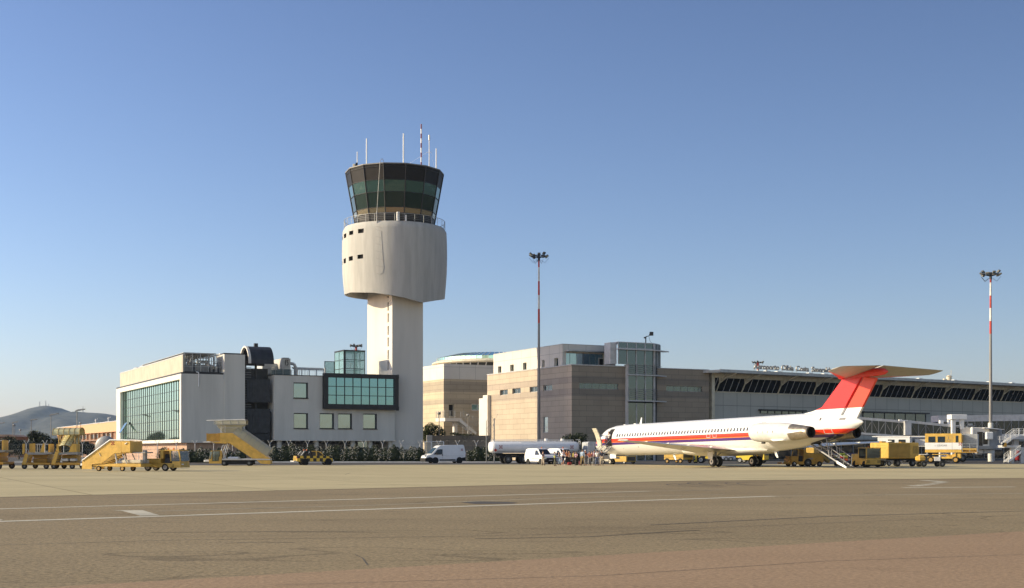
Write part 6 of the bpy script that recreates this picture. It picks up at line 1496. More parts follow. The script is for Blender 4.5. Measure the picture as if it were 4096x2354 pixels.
xc = e(1848,0)[0]; xd = e(2110,0)[0]; b = MB(); b.slab([(xc,.75),(xc,e(1850,325)[1]),(xc+.25,e(1850,312)[1]),(xd-.3,e(2000,315)[1]),(xd,e(2000,400)[1]),(xd+.08,1.3),(xd+.08,.6)], .0, W); cbt = b.build('cab', mat('cab_grey', (.50,.51,.52), .45), t, bevel=.06)
b = MB(); b.box(e(1985,0)[0], e(2085,0)[0], -.01, -.002, e(2000,445)[1], e(2000,355)[1]); b.box(xd-.02,xd+.09,.2,W-.2,e(2000,445)[1],e(2000,345)[1]); b.build('cab_window', M['glassvan'], cbt)
b = MB()
for p, q in (((1880,350),(1950,350)),((1950,350),(1950,445)),((1950,445),(1880,445)),((1880,445),(1880,350))): p, q = e(*p), e(*q); b.cyl((p[0],-.005,p[1]),(q[0],-.005,q[1]),.015,n=4)
b.build('cab_panel_edge', M['white'], cbt)
five_mark(t, *e(246,410), .40, -.005); five_mark(t, *e(1556,412), .40, -.005)
b = MB(); p = e(148,468); s = .2; b._add([(p[0]-s,-.012,p[1]),(p[0],-.012,p[1]-s),(p[0]+s,-.012,p[1]),(p[0],-.012,p[1]+s),(p[0]-s,-.002,p[1]),(p[0],-.002,p[1]-s),(p[0]+s,-.002,p[1]),(p[0],-.002,p[1]+s)],[(0,1,2,3),(0,4,5,1),(1,5,6,2),(2,6,7,3),(3,7,4,0)],False); b.build('hazard_diamond', mat('diamond_red', (.45,.03,.02), .5), t)

# ---- two small white delivery vans
def small_van(px, Y, a, label):
    F = fr(px, Y, a); W = 1.66
    t = fthing('small_van', label, 'van', F, 'small white vans beside the tanker')
    tum = lambda z: 1.0 if z < .95 else max(.78, 1-(z-.95)*.22)
    prof = [(-4.0,.3),(-4.05,.95),(-3.9,1.75),(-3.6,1.84),(-1.9,1.86),(-1.45,1.78),(-.82,1.12),(-.12,.95),(.02,.75),(.04,.3)]
    b = MB(); b.slab(prof, 0, W, tum); b.build('body', M['white'], t, bevel=.05)
    b = MB(); b.slab([(-1.95,1.62),(-1.55,1.62),(-1.02,1.15),(-1.02,1.08),(-1.95,1.08)], -.006, W+.006, tum); b.build('side_window', M['glassvan'], t)
    b = MB(); b.quad((-.84,.1,1.15),(-.84,W-.1,1.15),(-1.40,W-.2,1.74),(-1.40,.2,1.74)); b.build('windscreen', M['glassvan'], t)
    b = MB(); b.rbox(-.25,.12,-.02,W+.02,.25,.6,.05); b.box(.02,.10,.35,W-.35,.601,.74); b.build('bumper', M['black'], t); b = MB(); b.box(-4.1,-3.9,.0,W,.25,.5); b.build('rear_bumper', M['black'], t)
    for y in (.08, W-.36): b = MB(); b.rbox(-.12,.06,y,y+.28,.70,.88,.04); b.build('headlight', M['glasspale'], t)
    b = MB(); b.box(.115,.128,W/2-.25,W/2+.25,.42,.52); b.build('number_plate', M['lightgrey'], t)
    b = MB(); b.cyl((-1.7,W/2,1.86),(-1.7,W/2,2.02),.06,n=8); b.build('beacon', M['orange'], t)
    b = MB(); b.box(-2.5,-1.0,-.02,-.003,.62,.66); b.box(-2.52,-2.5,-.005,.0,.5,1.5); b.build('rub_strip', M['black'], t)
    for x in (-3.3, -.75):
        b = MB(); b.cyl((x,-.008,.3),(x,.1,.3),.36,n=18); b.build('wheel_arch', M['black'], t)
        for y in (.08, W-.08): wheel(t, x, y, .29, .18, 'rimg')
    return t
small_van(1950+1045/4.607, 148, -R(56), 'small white delivery van with roof beacon, left one of the pair beside the tanker')
small_van(1950+1445/4.607, 149, -R(56), 'small white delivery van mostly hidden behind the waiting passengers')
# ---- generic boxy apron vehicles: corner frame, one side face and one end face
def boxcar(name, label, cat, px_c, py_base, a, px_side, px_end, parts, wheels, view, group=None, m='yellow'):
    ox, oy, sc = view; Y = gY(oy+py_base/sc); F = fr(ox+px_c/sc, Y, a)
    t = fthing(name, label, cat, F, group); e = EV(F, ox, oy, sc)
    xs = F.x(ox+px_side/sc, 0); ye = F.y(ox+px_end/sc, 0)
    ye = max(.8, min(abs(ye), 3.2)); zz = lambda v: max(.02, F.z(oy+v/sc, 0, 0))
    return t, F, e, xs, ye, zz
V1 = (2350,1650,5.068); V2 = (2950,1760,5.068); V3 = (3350,1640,3.397); V4 = (3700,1640,6.066); V5 = (2750,1780,7.24)
# generator cart just behind the nose wheel
t, F, e, xs, ye, zz = boxcar('generator_cart', 'yellow generator cart behind the nose wheel of the airliner', 'ground power cart', 790, 1048, -R(35), 540, 985, 0, 0, V1, 'ground service carts')
b = MB(); b.rbox(xs,0,0,ye,zz(1008),zz(892),.04); b.build('body', M['yellow'], t)
b = MB(); b.box(xs+.05,xs*.55,-.01,-.002,zz(945),zz(900)); b.build('panel', M['darkmetal'], t); b = MB(); b.box(.002,.012,.2,ye-.2,zz(985),zz(905)); b.build('end_shade', M['darkmetal'], t)  # dark sheet laid over the end face for its shade
b = MB(); b.rbox(xs-2.2,xs-.02,.1,ye-.1,zz(1000),zz(950),.04); b.rbox(xs-2.1,xs-1.5,.0,ye-.2,zz(950),zz(876),.03); b.build('front_deck', M['cream'], t)
for x in (xs-1.6, -.35):
    for y in (.1, ye-.1): wheel(t, x, y, .24, .18, 'rimg')
# airport baggage tractor-like loader in the sun
t, F, e, xs, ye, zz = boxcar('service_truck', 'yellow low service vehicle with cream wheels, under the fuselage ahead of the wing', 'service vehicle', 1945, 1033, -R(30), 1550, 2150, 0, 0, V1, 'ground service vehicles')
b = MB(); b.rbox(xs,0,0,ye,zz(968),zz(840),.05); b.build('body', M['yellow'], t)
b = MB(); b.box(xs,0,-.012,-.002,zz(918),zz(914)); b.box(xs*.5,xs*.5+.02,-.012,-.002,zz(950),zz(850)); b.box(.002,.014,.2,ye-.2,zz(920),zz(850)); b.build('lines_and_end_shade', M['darkmetal'], t)  # side seams, plus a dark sheet painting the shade of the end face
b = MB(); b.box(.003,.02,.15,.3,zz(975),zz(960)); b.build('headlight', M['white'], t)
for x in (xs*.84, xs*.16):
    b = MB(); b.cyl((x,-.012,.3),(x,.1,.3),.33,n=16); b.build('wheel_arch', M['black'], t)
    for y in (.06, ye-.06): wheel(t, x, y, .26, .2, 'rimy')
# bright tractor
Y = gY(1780+530/7.24); F = fr(2750+180/7.24, Y, -R(15)); e = EV(F, *V5)
t = fthing('push_tractor', 'bright yellow open tractor with dark mudguards, just left of the near main wheels', 'tractor', F, 'ground service vehicles')
b = MB(); b.slab([e(190,262),e(245,262),e(265,350),e(262,420),e(275,485),e(178,488),e(180,462),e(222,440),e(215,340)], 0, 1.5); b.slab([e(345,265),e(430,265),e(430,320),e(372,322),e(335,360),e(312,430),e(308,405),e(325,330)], 0, 1.5); b.slab([e(512,345),e(560,330),e(640,325),e(640,405),e(600,410),e(512,395)], 0, 1.5); b.slab([e(600,265),e(622,265),e(632,330),e(615,330)], 0, 1.5); b.build('body', M['lemon'], t)
b = MB(); b.slab([e(262,262),e(600,262),e(600,340),e(512,350),e(505,480),e(280,480),e(270,350)], .15, 1.35); b.build('engine_bay', mat('navy_paint', (.015,.018,.05), .6), t)
wheel(t, e(385,0)[0], .05, .42, .3, 'rimg'); wheel(t, e(385,0)[0], 1.45, .42, .3, 'rimg'); wheel(t, e(215,0)[0], .15, .25, .2, 'rimd'); wheel(t, e(215,0)[0], 1.35, .25, .2, 'rimd')
# pale blue van far behind
t, F, e, xs, ye, zz = boxcar('pale_van', 'pale blue van with dark stripe parked in the shade behind the main wheels', 'van', 1390, 470, R(0), 1005, 1430, 0, 0, V5)
b = MB(); tum = lambda z: 1 if z < 1 else .86
b.slab([(xs,.3),(xs,zz(280)),(-.9,zz(280)),(-.3,zz(330)),(0,zz(345)),(.02,.3)], 0, 1.8, tum); b.build('body', mat('pale_blue_paint', (.42,.47,.58), .4), t, bevel=.05)
b = MB(); b.box(xs+.1,-1.0,-.02,W*0+.02,zz(320),zz(285)); b.box(xs+.05,-.3,-.02,.0,zz(385),zz(372)); b.build('window_band', M['glassvan'], t)
for x in (xs+.6, -.75): wheel(t, x, .05, .32, .2, 'rimg'); wheel(t, x, 1.75, .32, .2, 'rimg')
# lemon service truck
Y = gY(1780+530/7.24); F = fr(2750+2225/7.24, Y, -R(28)); e = EV(F, *V5); Wd = 2.0
t = fthing('utility_truck', 'lemon yellow utility truck with flat-faced cab, between the two sets of main wheels', 'truck', F, 'ground service vehicles')
b = MB(); b.slab([e(1408,330),e(1460,300),e(1990,262),e(1990,420),e(1960,438),e(1480,438),e(1480,375),e(1408,365)], 0, Wd); b.build('body', M['lemon'], t)
b = MB(); b.slab([e(2030,215),e(2225,215),e(2225,440),e(2030,440)], 0, Wd); cbx = b.build('cab', M['lemon'], t, bevel=.04)
zz = lambda v: F.z(1780+v/7.24, 0, 0)
b = MB(); b.box(.003,.02,.15,Wd-.15,zz(310),zz(228)); b.build('windscreen', M['glassvan'], cbx)
b = MB(); b.box(.003,.04,.05,Wd-.05,zz(470),zz(445)); b.box(xs*.0-.02,.0,-.02,-.003,zz(300),zz(230)); b.build('bumper', M['darkmetal'], t)
b = MB(); b.box(.003,.03,.03,.16,zz(435),zz(405)); b.build('tail_lamp', M['red'], t)
for u in (1510, 2080):
    x = e(u,0)[0]; wheel(t, x, .08, .36, .25, 'rimg'); wheel(t, x, Wd-.08, .36, .25, 'rimg')
# orange belt loader under the tail
Y = gY(1760+545/5.068); F = fr(2950+1080/5.068, Y, R(8)); e = EV(F, *V2); Wd = 1.7
t = fthing('belt_loader', 'orange-yellow belt loader with open cab and big wheels, under the tail of the airliner', 'belt loader', F, 'ground service vehicles')
b = MB(); b.slab([e(1092,330),e(1222,330),e(1226,440),e(1340,440),e(1345,285),e(1400,275),e(1700,300),e(1760,430),e(1700,492),e(1360,500),e(1240,500),e(1060,498),e(1060,475),e(1092,470)], 0, Wd); b.build('body', M['yellow2'], t)
b = MB(); b.slab([e(1230,206),e(1250,206),e(1232,440),e(1222,440)], 0, .06); b.slab([e(1345,200),e(1392,200),e(1400,285),e(1345,290)], 0, Wd); b.rbox(e(1110,0)[0], e(1390,0)[0], 0, Wd, F.z(1760+205/5.068,1,0), F.z(1760+195/5.068,1,0), .02); b.slab([e(1112,235),e(1130,235),e(1105,325),e(1092,325)], 0, .06); b.build('cab_frame', M['yellow2'], t)
b = MB(); b.rbox(e(1250,0)[0], e(1340,0)[0], .15, Wd-.15, F.z(1760+440/5.068,1,0), F.z(1760+330/5.068,1,0), .05); b.build('seat', M['seat'], t)
b = MB(); b.rbox(e(918,0)[0], e(1090,0)[0], .1, Wd-.1, F.z(1760+490/5.068,0,0), F.z(1760+458/5.068,0,0), .03); b.box(e(960,0)[0], e(975,0)[0], .1,.2, F.z(1760+458/5.068,0,0), F.z(1760+380/5.068,0,0)); b.box(e(1060,0)[0], e(1075,0)[0], .1,.2, F.z(1760+458/5.068,0,0), F.z(1760+380/5.068,0,0)); b.build('tow_platform', M['yellow2'], t)
b = MB(); p = e(1165,475); b.rbox(p[0]-.12,p[0]+.1,-.05,.0,p[1]-.1,p[1]+.08,.02); p = e(930,468); b.rbox(p[0]-.08,p[0]+.02,.05,.2,p[1]-.06,p[1]+.06,.02); b.build('headlight', M['white'], t)
b = MB(); b.slab([e(1400,262),e(1720,275),e(1900,420),e(1880,470),e(1690,330),e(1400,300)], .25, .95); b.build('conveyor', M['dull'], t)
b = MB()
for k in range(3): p, q = e(1420+k*20,375+k*8), e(1530,380+k*8); b.box(p[0], q[0], -.03, -.003, p[1]-.02, p[1]+.02)
b.build('side_slots', M['grey'], t)
for u, r_ in ((1148,.26),(1428,.40),(1662,.27)):
    for y in (.05, Wd-.05): wheel(t, e(u,0)[0], y, r_, .24, 'rimd')
# yellow box body catching the sun behind it
t, F, e, xs, ye, zz = boxcar('box_trailer', 'sunlit yellow box trailer seen above the belt loader', 'trailer', 1555, 480, -R(25), 1390, 1660, 0, 0, V2)
b = MB(); b.rbox(xs,0,0,ye,zz(470),zz(165),.05); b.build('body', M['yellow'], t)
b = MB(); b.box(.003,.015,.1,ye-.1,zz(430),zz(200)); b.box(xs+.1,-.1,-.015,-.003,zz(290),zz(283)); b.build('door_panel', M['yellow2'], t)
b = MB(); b.rbox(xs*.5-.3,xs*.5+.3,.2,.8,zz(165),zz(158),.02); b.build('roof_hatch', M['white'], t)
for x in (xs*.8, xs*.2): wheel(t, x, .1, .3, .2, 'rimd'); wheel(t, x, ye-.1, .3, .2, 'rimd')
# baggage carts
def bag(name, x, y, z, w, d, h, m, label, rz=0.0):
    b = MB(); b.rbox(-w/2,w/2,-d/2,d/2,0,h,min(w,h)*.22); o = b.build(name, m, None, (x,y,z), bevel=.03, rot=(0,0,rz)); tag(o, label, 'luggage', 'luggage on the baggage carts'); 
    b = MB(); b.tube([(-w*.2,0,h),(-w*.15,0,h+.05),(w*.15,0,h+.05),(w*.2,0,h)],.015); b.mi=0; b.box(-w*.5-.004,-w*.5+.0,-.02,.02,h*.2,h*.8); b.build('handle', M['black'], o); return o
Y = gY(1866.5); X = (3372-CX)*Y/K
t = thing('baggage_cart', 'low baggage cart under a red and green pile of bags beside the rear stairs', 'baggage cart', (X,Y,0), R(5), 'baggage carts')
b = MB(); b.rbox(-.75,.75,-.6,.6,.38,.46,.02); b.box(-.02,1.4,-.05,.05,.3,.36); b.build('deck', M['grey'], t)
for x in (-.5,.5):
    for y in (-.5,.5): wheel(t, x, y, .18, .12, 'rimd')
gm = lambda n, c: bpy.data.materials.get(n) or mat(n, c, .7, var=.15, scale=5)
for nm, dx, dy, dz, w_, h_, m, lb in (('holdall',.1,-.35,.46,.62,.30,gm('cloth_orange',(.60,.12,.03)),'orange holdall at the front of the bag pile'),('suitcase',-.45,-.1,.46,.35,.42,gm('cloth_dark',(.03,.03,.035)),'dark suitcase at the left of the bag pile'),('holdall',-.15,-.1,.78,.34,.24,gm('cloth_red',(.45,.02,.02)),'small red bag in the middle of the pile'),('holdall',.25,.05,.78,.5,.30,gm('cloth_lime',(.50,.50,.10)),'pale lime bag on the right of the pile'),('rucksack',-.05,.15,1.05,.62,.28,gm('cloth_green',(.25,.33,.05)),'long green rucksack on top of the bag pile'),('suitcase',.5,.1,.46,.3,.34,gm('cloth_pale',(.5,.5,.5)),'pale grey case at the right end of the pile')):
    bag(nm, X+dx, Y+dy, dz, w_, .4, h_, m, lb, R(5))
Y2 = gY(1866.0); X2 = (3414-CX)*Y2/K
t = thing('baggage_cart', 'yellow sided baggage cart carrying a royal blue case, left of the dark yellow tug', 'baggage cart', (X2,Y2+.8,0), R(5), 'baggage carts')
b = MB(); b.rbox(-1.1,1.2,-.65,.65,.42,.5,.02); b.build('deck', M['grey'], t); b = MB(); b.box(-1.1,1.2,-.68,-.65,.5,.8); b.box(-1.1,1.2,.65,.68,.5,.8); b.box(-1.13,-1.1,-.68,.68,.5,1.1); b.build('side_board', M['yellow2'], t)
b = MB(); b.tube([(-1.1,-.66,1.25),(1.2,-.66,1.2)],.02); b.tube([(-1.1,-.66,.8),(-1.1,-.66,1.25)],.02); b.build('rail', M['lightgrey'], t)
for x in (-.8,.9):
    for y in (-.55,.55): wheel(t, x, y, .19, .13, 'rimd')
bag('suitcase', X2-.1, Y2+.8, .5, 1.0, .6, .85, M['blueluggage'], 'royal blue suitcase standing on the yellow sided cart', R(5)); bag('suitcase', X2-.75, Y2+.75, .5, .3, .4, .5, gm('cloth_pink',(.45,.28,.30)), 'dull pink case at the left end of the yellow sided cart', R(5))
Y = gY(1868.5); F = fr(3388, Y, R(4)); e = EV(F, *V2)
t = fthing('conveyor_ramp', 'dark sloping conveyor resting between the rear stairs and the yellow tug', 'conveyor', F)
b = MB(); b.slab([e(2130,545),e(2180,460),e(2520,360),e(2534,390),e(2534,420),e(2250,520)], 0, .8); b.build('belt_frame', M['darkmetal'], t); wheel(t, e(2390,0)[0], .1, .25, .18, 'rimd'); wheel(t, e(2390,0)[0], .7, .25, .18, 'rimd')
# ---- dark-faced tug at the right
Y = gY(1640+783/3.397); F = fr(3350+390/3.397, Y, R(14)); e = EV(F, *V3); Wd = 2.2
zz = lambda v: F.z(1640+v/3.397, 0, 0)
t = fthing('cab_tug', 'yellow cab tug facing the camera with large windscreen, in front of the big generator box', 'tug', F, 'apron tugs')
xr = e(590,0)[0]
b = MB(); b.rbox(0, xr, 0, Wd, zz(752), zz(658), .06); b.rbox(.02,xr-.02,.9,Wd+.7,zz(752),zz(600),.05); b.build('body', M['yellow'], t)
b = MB(); b.rbox(-.03, xr+.02, -.05, 1.6, zz(524), zz(514), .02)
for x in (0, xr-.09): b.box(x, x+.09, 0, .09, zz(660), zz(522)); b.box(x, x+.09, 1.4, 1.5, zz(660), zz(522))
b.build('cab_frame', M['yellow'], t)
b = MB(); b.box(.09, xr-.09, .02, .05, zz(656), zz(526)); b.box(.01,.03,.09,1.4,zz(656),zz(526)); b.box(xr-.03,xr-.01,.09,1.4,zz(656),zz(526)); b.build('windscreen', M['glassdark'], t)
b = MB(); b.rbox(.4,.8,.8,1.2,zz(656),zz(600),.04); b.build('seat', M['seat'], t)
b = MB()
for x in (.03, xr-.38):
    for k in range(3): b.box(x, x+.34, -.02, -.003, zz(720-k*13), zz(715-k*13))
b.box(.5, xr-.5, -.03, -.003, zz(740), zz(660)) if False else None
b.build('grille', M['black'], t)
b = MB(); b.rbox(-.05, xr+.05, -.12, .1, zz(762), zz(745), .03); b.build('bumper', M['black'], t)
b = MB(); b.cyl((.45,.4,zz(514)),(.45,.4,zz(498)),.05,n=8); b.build('beacon', M['orange'], t)
for x in (.12, xr-.12): wheel(t, x, .35, .32, .26, 'rimd'); wheel(t, x, 2.2, .32, .26, 'rimd')
# ---- big generator box on wheels
Y = gY(1640+775/3.397); F = fr(3350+690/3.397, Y, R(22)); e = EV(F, *V3); zz = lambda v, x=0: F.z(1640+v/3.397, x, 0)
xr = e(1110,0)[0]; yl2 = min(3.0, abs(F.y(3350+440/3.397, 0)))
t = fthing('generator_trailer', 'big yellow louvred generator trailer, left end sunlit, right of the cab tug', 'generator', F)
b = MB(); b.rbox(0, xr, 0, yl2, zz(662), zz(445), .06); b.build('housing', M['yellow'], t)
b = MB()
for i in range(22): z = zz(650)+(zz(460)-zz(650))*i/22; b.box(.05, xr*.70, -.03, -.003, z, z+.035)
b.box(xr*.79, xr*.95, -.02, -.003, zz(595), zz(495)); b.build('louvres', M['dull'], t)
b = MB(); b.box(-.012,-.003,.3,yl2-.2,zz(520),zz(516)); b.box(-.012,-.003,.3,yl2*.6,zz(488),zz(484)); b.build('panel_edge', M['dull'], t)
b = MB(); b.rbox(.3,.9,yl2*.5,yl2*.5+.4,zz(445),zz(425),.05); b.rbox(xr*.5,xr*.5+.5,.4,.8,zz(445),zz(435),.04); b.build('exhaust_stub', M['yellow2'], t)
b = MB(); b.box(-.1, xr, .2, yl2-.2, zz(690), zz(664)); b.build('frame', M['black'], t)
for u in (830, 1035):
    for y in (.2, yl2-.2): wheel(t, e(u,0)[0], y, .35, .28, 'rimd')
# flat dolly with pale wheels, and long low trailer with small pump unit
Y = gY(1640+768/3.397); F = fr(3350+592/3.397, Y+3, R(5)); e = EV(F, *V3)
t = fthing('flat_dolly', 'flat dolly with pale wheel hubs seen under the generator trailer', 'dolly', F)
b = MB(); b.rbox(0, e(820,0)[0], 0, 1.5, .52, .64, .03); b.build('deck', M['lightgrey'], t)
for u in (635, 705, 790): wheel(t, e(u,0)[0], .1, .24, .16, 'rimg'); 
Y = gY(1640+778/3.397); F = fr(3350+1110/3.397, Y, R(3)); e = EV(F, *V3); zz = lambda v: F.z(1640+v/3.397, 0, 0)
t = fthing('low_trailer', 'long dark low trailer with small yellow pump, before the lift vehicle', 'trailer', F)
b = MB(); b.box(0, e(1500,0)[0], .3, 1.2, zz(718), zz(702)); b.box(e(1500,0)[0]-.1, e(1500,0)[0]+.5, .7,.8, zz(718), zz(708)); b.build('beam', M['black'], t)
b = MB(); b.rbox(.05, e(1212,0)[0], .2, 1.3, zz(700)+.002, zz(628), .12); b.rbox(.2,.6,.3,.8,zz(628),zz(612),.03); b.build('pump_body', M['yellow'], t)
for u in (1180, 1430): wheel(t, e(u,0)[0], .15, .30, .2, 'rimd'); wheel(t, e(u,0)[0], 1.4, .30, .2, 'rimd')
# ---- lift vehicles for passengers with reduced mobility
Y = gY(1640+725/3.397); F = fr(3350+1686/3.397, Y, -R(24)); e = EV(F, *V3); zz = lambda v: F.z(1640+v/3.397, 0, 0)
t = fthing('lift_vehicle', 'yellow and white raised cabin lift vehicle with two windows and wheelchair symbol', 'lift vehicle', F, 'cabin lift vehicles')
xl = F.x(3350+1190/3.397, 0); ye = min(2.6, F.y(3350+1868/3.397, 0)); ye = 2.5
def cab_band(z0, z1, m, nm, par=None, o=0.0): b = MB(); b.rbox(xl-o, o, -o, 2.4+o, z0, z1, .02); return b.build(nm, m, par or t)
cab_band(zz(446), zz(322), M['yellow'], 'cabin_upper'); cab_band(zz(540), zz(447), M['white'], 'cabin_middle'); cab_band(zz(582), zz(541), M['yellow'], 'cabin_floor')
k = (0-xl)/(1686-1190.0)
for a_, b__, c_, d_ in ((1234,1330,362,448-6),(1362,1462,362,442),(1606,1642,352,442)):
    b = MB(); b.rbox((a_-1686)*k, (b__-1686)*k, -.03, -.004, zz(d_), zz(c_), .02); b.build('cabin_window', M['glassdark'], t)
b = MB(); xx = (1556-1686)*k; b.box(xx, xx+.03, -.012, -.003, zz(575), zz(326)); b.build('door_seam', M['grey'], t)
b = MB(); xx = (1508-1686)*k; z0 = zz(436)
n = 14; c_ = [(xx+.16*math.cos(a), -.015, z0+.2+.16*math.sin(a)) for a in [math.pi*.75+math.pi*1.4*i/n for i in range(n+1)]]
b.tube(c_, .018, 4); b.tube([(xx-.02,-.015,z0+.62),(xx-.02,-.015,z0+.3),(xx+.16,-.015,z0+.28),(xx+.24,-.015,z0+.1)], .02, 4); b.cyl((xx-.02,-.015,z0+.66),(xx-.02,-.03,z0+.66),.05,n=8)
for s_ in ((-.3,-.05,-.3,.85),(.3,-.05,.3,.85),(-.3,.85,.3,.85)): b.tube([(xx+s_[0],-.012,z0+s_[1]),(xx+s_[2],-.012,z0+s_[3])],.006,4)
b.build('wheelchair_symbol', M['grey'], t)
cu = bpy.data.curves.new('word', 'FONT'); cu.body = 'GEASAR'; cu.size = .34; cu.extrude = .004; cu.resolution_u = 2
to = bpy.data.objects.new('tmp', cu); C.objects.link(to); bpy.context.view_layer.update(); me = bpy.data.meshes.new_from_object(to.evaluated_get(bpy.context.evaluated_depsgraph_get())); C.objects.unlink(to); bpy.data.objects.remove(to)
me.materials.clear(); me.materials.append(M['grey']); o = bpy.data.objects.new('lettering', me); C.objects.link(o); o.parent = t; o.rotation_euler = (R(90),0,0); o.location = ((1352-1686)*k, -.012, zz(497))
b = MB(); xx = (1338-1686)*k; b.tube([(xx-.05+.09*math.cos(a), -.01, zz(490)+.06*math.sin(a)) for a in [i*.6 for i in range(9)]], .012, 4); b.build('emblem', M['grey'], t)
five_mark(t, (1667-1686)*k, zz(467), .36, -.004)
b = MB(); b.box(.003, 1.9, .35, .4, zz(570), zz(545)); b.box(.003,1.9,.0,2.4,zz(582),zz(572)); b.build('platform_floor', M['yellow2'], t)
b = MB(); railing(b, (.1,.05), (1.85,.05), zz(572), zz(462)-zz(572), .8, 3, .025); b.box(1.85,1.9,.0,2.4,zz(572),zz(330)); b.box(.02,1.9,.0,.04,zz(338),zz(330)); b.box(.02,1.9,2.36,2.4,zz(572),zz(330)); b.build('platform_rail', M['galv'], t)
b = MB(); b.box(.1, 1.8, -.02,-.0, zz(545), zz(522)); b.build('platform_board', M['dull'], t)
b = MB(); b.rbox(xl+.3, -.4, .1, 2.3, zz(668), zz(640), .05); b.slab([(xl+.8,zz(600)),(xl+2.6,zz(598)),(-1.0,zz(640)),(-1.0,zz(652)),(xl+2.4,zz(615)),(xl+.8,zz(612))], .3, .5); b.slab([(-.2,zz(590)),(-.6,zz(590)),(-1.0,zz(600)),(xl+2.2,zz(650)),(xl+2.2,zz(666)),(-.4,zz(640))], .3,.5); b.box(-.85,-.7,.1,.3,zz(690),zz(560)); b.rbox(-.5,-.1,.2,2.2,zz(660),zz(586),.03); b.build('scissor_frame', M['yellow'], t)
b = MB(); b.rbox(xl+1.1, xl+1.9, .0, .8, zz(700), zz(640), .05); b.build('battery_box', M['lightgrey'], t)
b = MB(); b.box(xl+.2, -.3, .3, 2.1, zz(700), zz(670)); b.build('chassis', M['black'], t)
for x in (xl+.65, -.75):
    for y in (.15, 2.25): wheel(t, x, y, .42, .3, 'rimy')
# white one behind
F = fr(3350+986/3.397, 170, -R(24)); zz = lambda v: F.z(1640+v/3.397, 0, 0); xl = F.x(3350+546/3.397, 0); k = -xl/(986-546.0)
t = fthing('lift_vehicle', 'plain white raised cabin lift vehicle behind the big generator trailer', 'lift vehicle', F, 'cabin lift vehicles')
b = MB(); b.rbox(xl, 0, 0, 2.4, zz(600), zz(370), .04); b.build('cabin', M['white'], t)
b = MB(); b.box(F.x(3350+470/3.397,0), .05, -.05, 2.45, zz(368), zz(356)); b.build('roof', M['white'], t)
for a_, b__ in ((685,775),(830,925)): b = MB(); b.rbox((a_-986)*k, (b__-986)*k, -.03, -.004, zz(470), zz(404), .02); b.build('cabin_window', M['glassdark'], t)
b = MB(); b.box(.06, 2.2, 0, .05, zz(370), zz(356)); b.box(2.1,2.2,0,.1,zz(600),zz(372)); b.box(.06,2.2,0,.04,zz(500),zz(488)); b.box(.5,1.9,1.0,1.04,zz(480),zz(400)); b.box(.06,2.2,.05,2.2,zz(612),zz(602)); b.build('platform_rail', M['lightgrey'], t)
b = MB(); b.box(xl+.4,-.3,.2,2.2,.6,1.0); b.slab([(xl+.6,1.0),(xl+.9,1.0),(-.4,zz(602)),(-.7,zz(602))],.3,.5); b.slab([(-.4,1.0),(-.7,1.0),(xl+.6,zz(602)),(xl+.9,zz(602))],.3,.5); b.build('scissor_frame', M['lightgrey'], t)
for x in (xl+.7, -.7):
    for y in (.15, 2.25): wheel(t, x, y, .42, .3, 'rimd')

# ================================================================ passenger bridges
def bridge_part(t, F, p_top, p_bot, y0, d, nm, n, frame=.12, roof=.35):
    # p_top: ((px,py),(px,py)) top edge; p_bot bottom edge, glazed truss between
    (a, b_), (c, d_) = p_top, p_bot
    xa, xb = F.x(a[0], y0), F.x(b_[0], y0); za, zb = F.z(a[1], xa, y0), F.z(b_[1], xb, y0); zc, zd = F.z(c[1], xa, y0), F.z(d_[1], xb, y0)
    m = MB(); m.slab([(xa,zc),(xb,zd),(xb,zb),(xa,za)], y0+.06, y0+d-.06); g = m.build(nm+'_glazing', M['glassbridge'], t)
    m = MB(); m.slab([(xa,za),(xb,zb),(xb,zb+roof),(xa,za+roof)], y0-.05, y0+d+.05); m.slab([(xa,zc-roof*.8),(xb,zd-roof*.8),(xb,zd),(xa,zc)], y0-.05, y0+d+.05); m.build(nm+'_beam', M['lightgrey'], t)
    m = MB()
    for i in range(n+1): q = i/n; x = xa+(xb-xa)*q; m.box(x-.05, x+.05, y0-.03, y0+.055, zc+(zd-zc)*q, za+(zb-za)*q)
    for i in range(n): q, r_ = i/n, (i+1)/n; s_ = i % 2; m.cyl((xa+(xb-xa)*q,y0+.0,(zc+(zd-zc)*q) if s_ else (za+(zb-za)*q)), (xa+(xb-xa)*r_,y0+.0,(za+(zb-za)*r_) if s_ else (zc+(zd-zc)*r_)), .035, n=4)
    m.build(nm+'_truss', M['grey'], t)
F = fr(3400, 176, R(4)); 
t = fthing('passenger_bridge', 'long grey glazed passenger bridge sloping down to a white cabin with tall portal frame', 'passenger bridge', F, 'passenger bridges')
P3 = lambda zx, zy: (3350+zx/3.397, 1640+zy/3.397)
bridge_part(t, F, (P3(100,118),P3(925,182)), (P3(100,290),P3(925,352)), 1.0, 2.6, 'upper', 9)
bridge_part(t, F, (P3(1000,182),P3(1700,250)), (P3(1000,352),P3(1700,395)), .6, 3.2, 'lower', 7)
b = MB(); x0, x1 = F.x(P3(920,0)[0],.4), F.x(P3(1004,0)[0],.4); b.box(x0, x1, .4, 4.0, F.z(P3(0,345)[1],x0,.4), F.z(P3(0,142)[1],x0,.4)); b.build('sleeve', M['lightgrey'], t)
b = MB(); p = F.x(P3(835,0)[0],.3); b.box(p, x0+.3, .2, .5, F.z(P3(0,155)[1],x0,.4), F.z(P3(0,140)[1],x0,.4)); b.box(p, p+.4, .2,.5, F.z(P3(0,140)[1],x0,.4), F.z(P3(0,130)[1],x0,.4)); b.build('end_bracket', M['white'], t)
xp0, xp1 = F.x(P3(1562,0)[0],0), F.x(P3(1725,0)[0],0); fz = lambda v, x=xp0: F.z(P3(0,v)[1], x, 0)
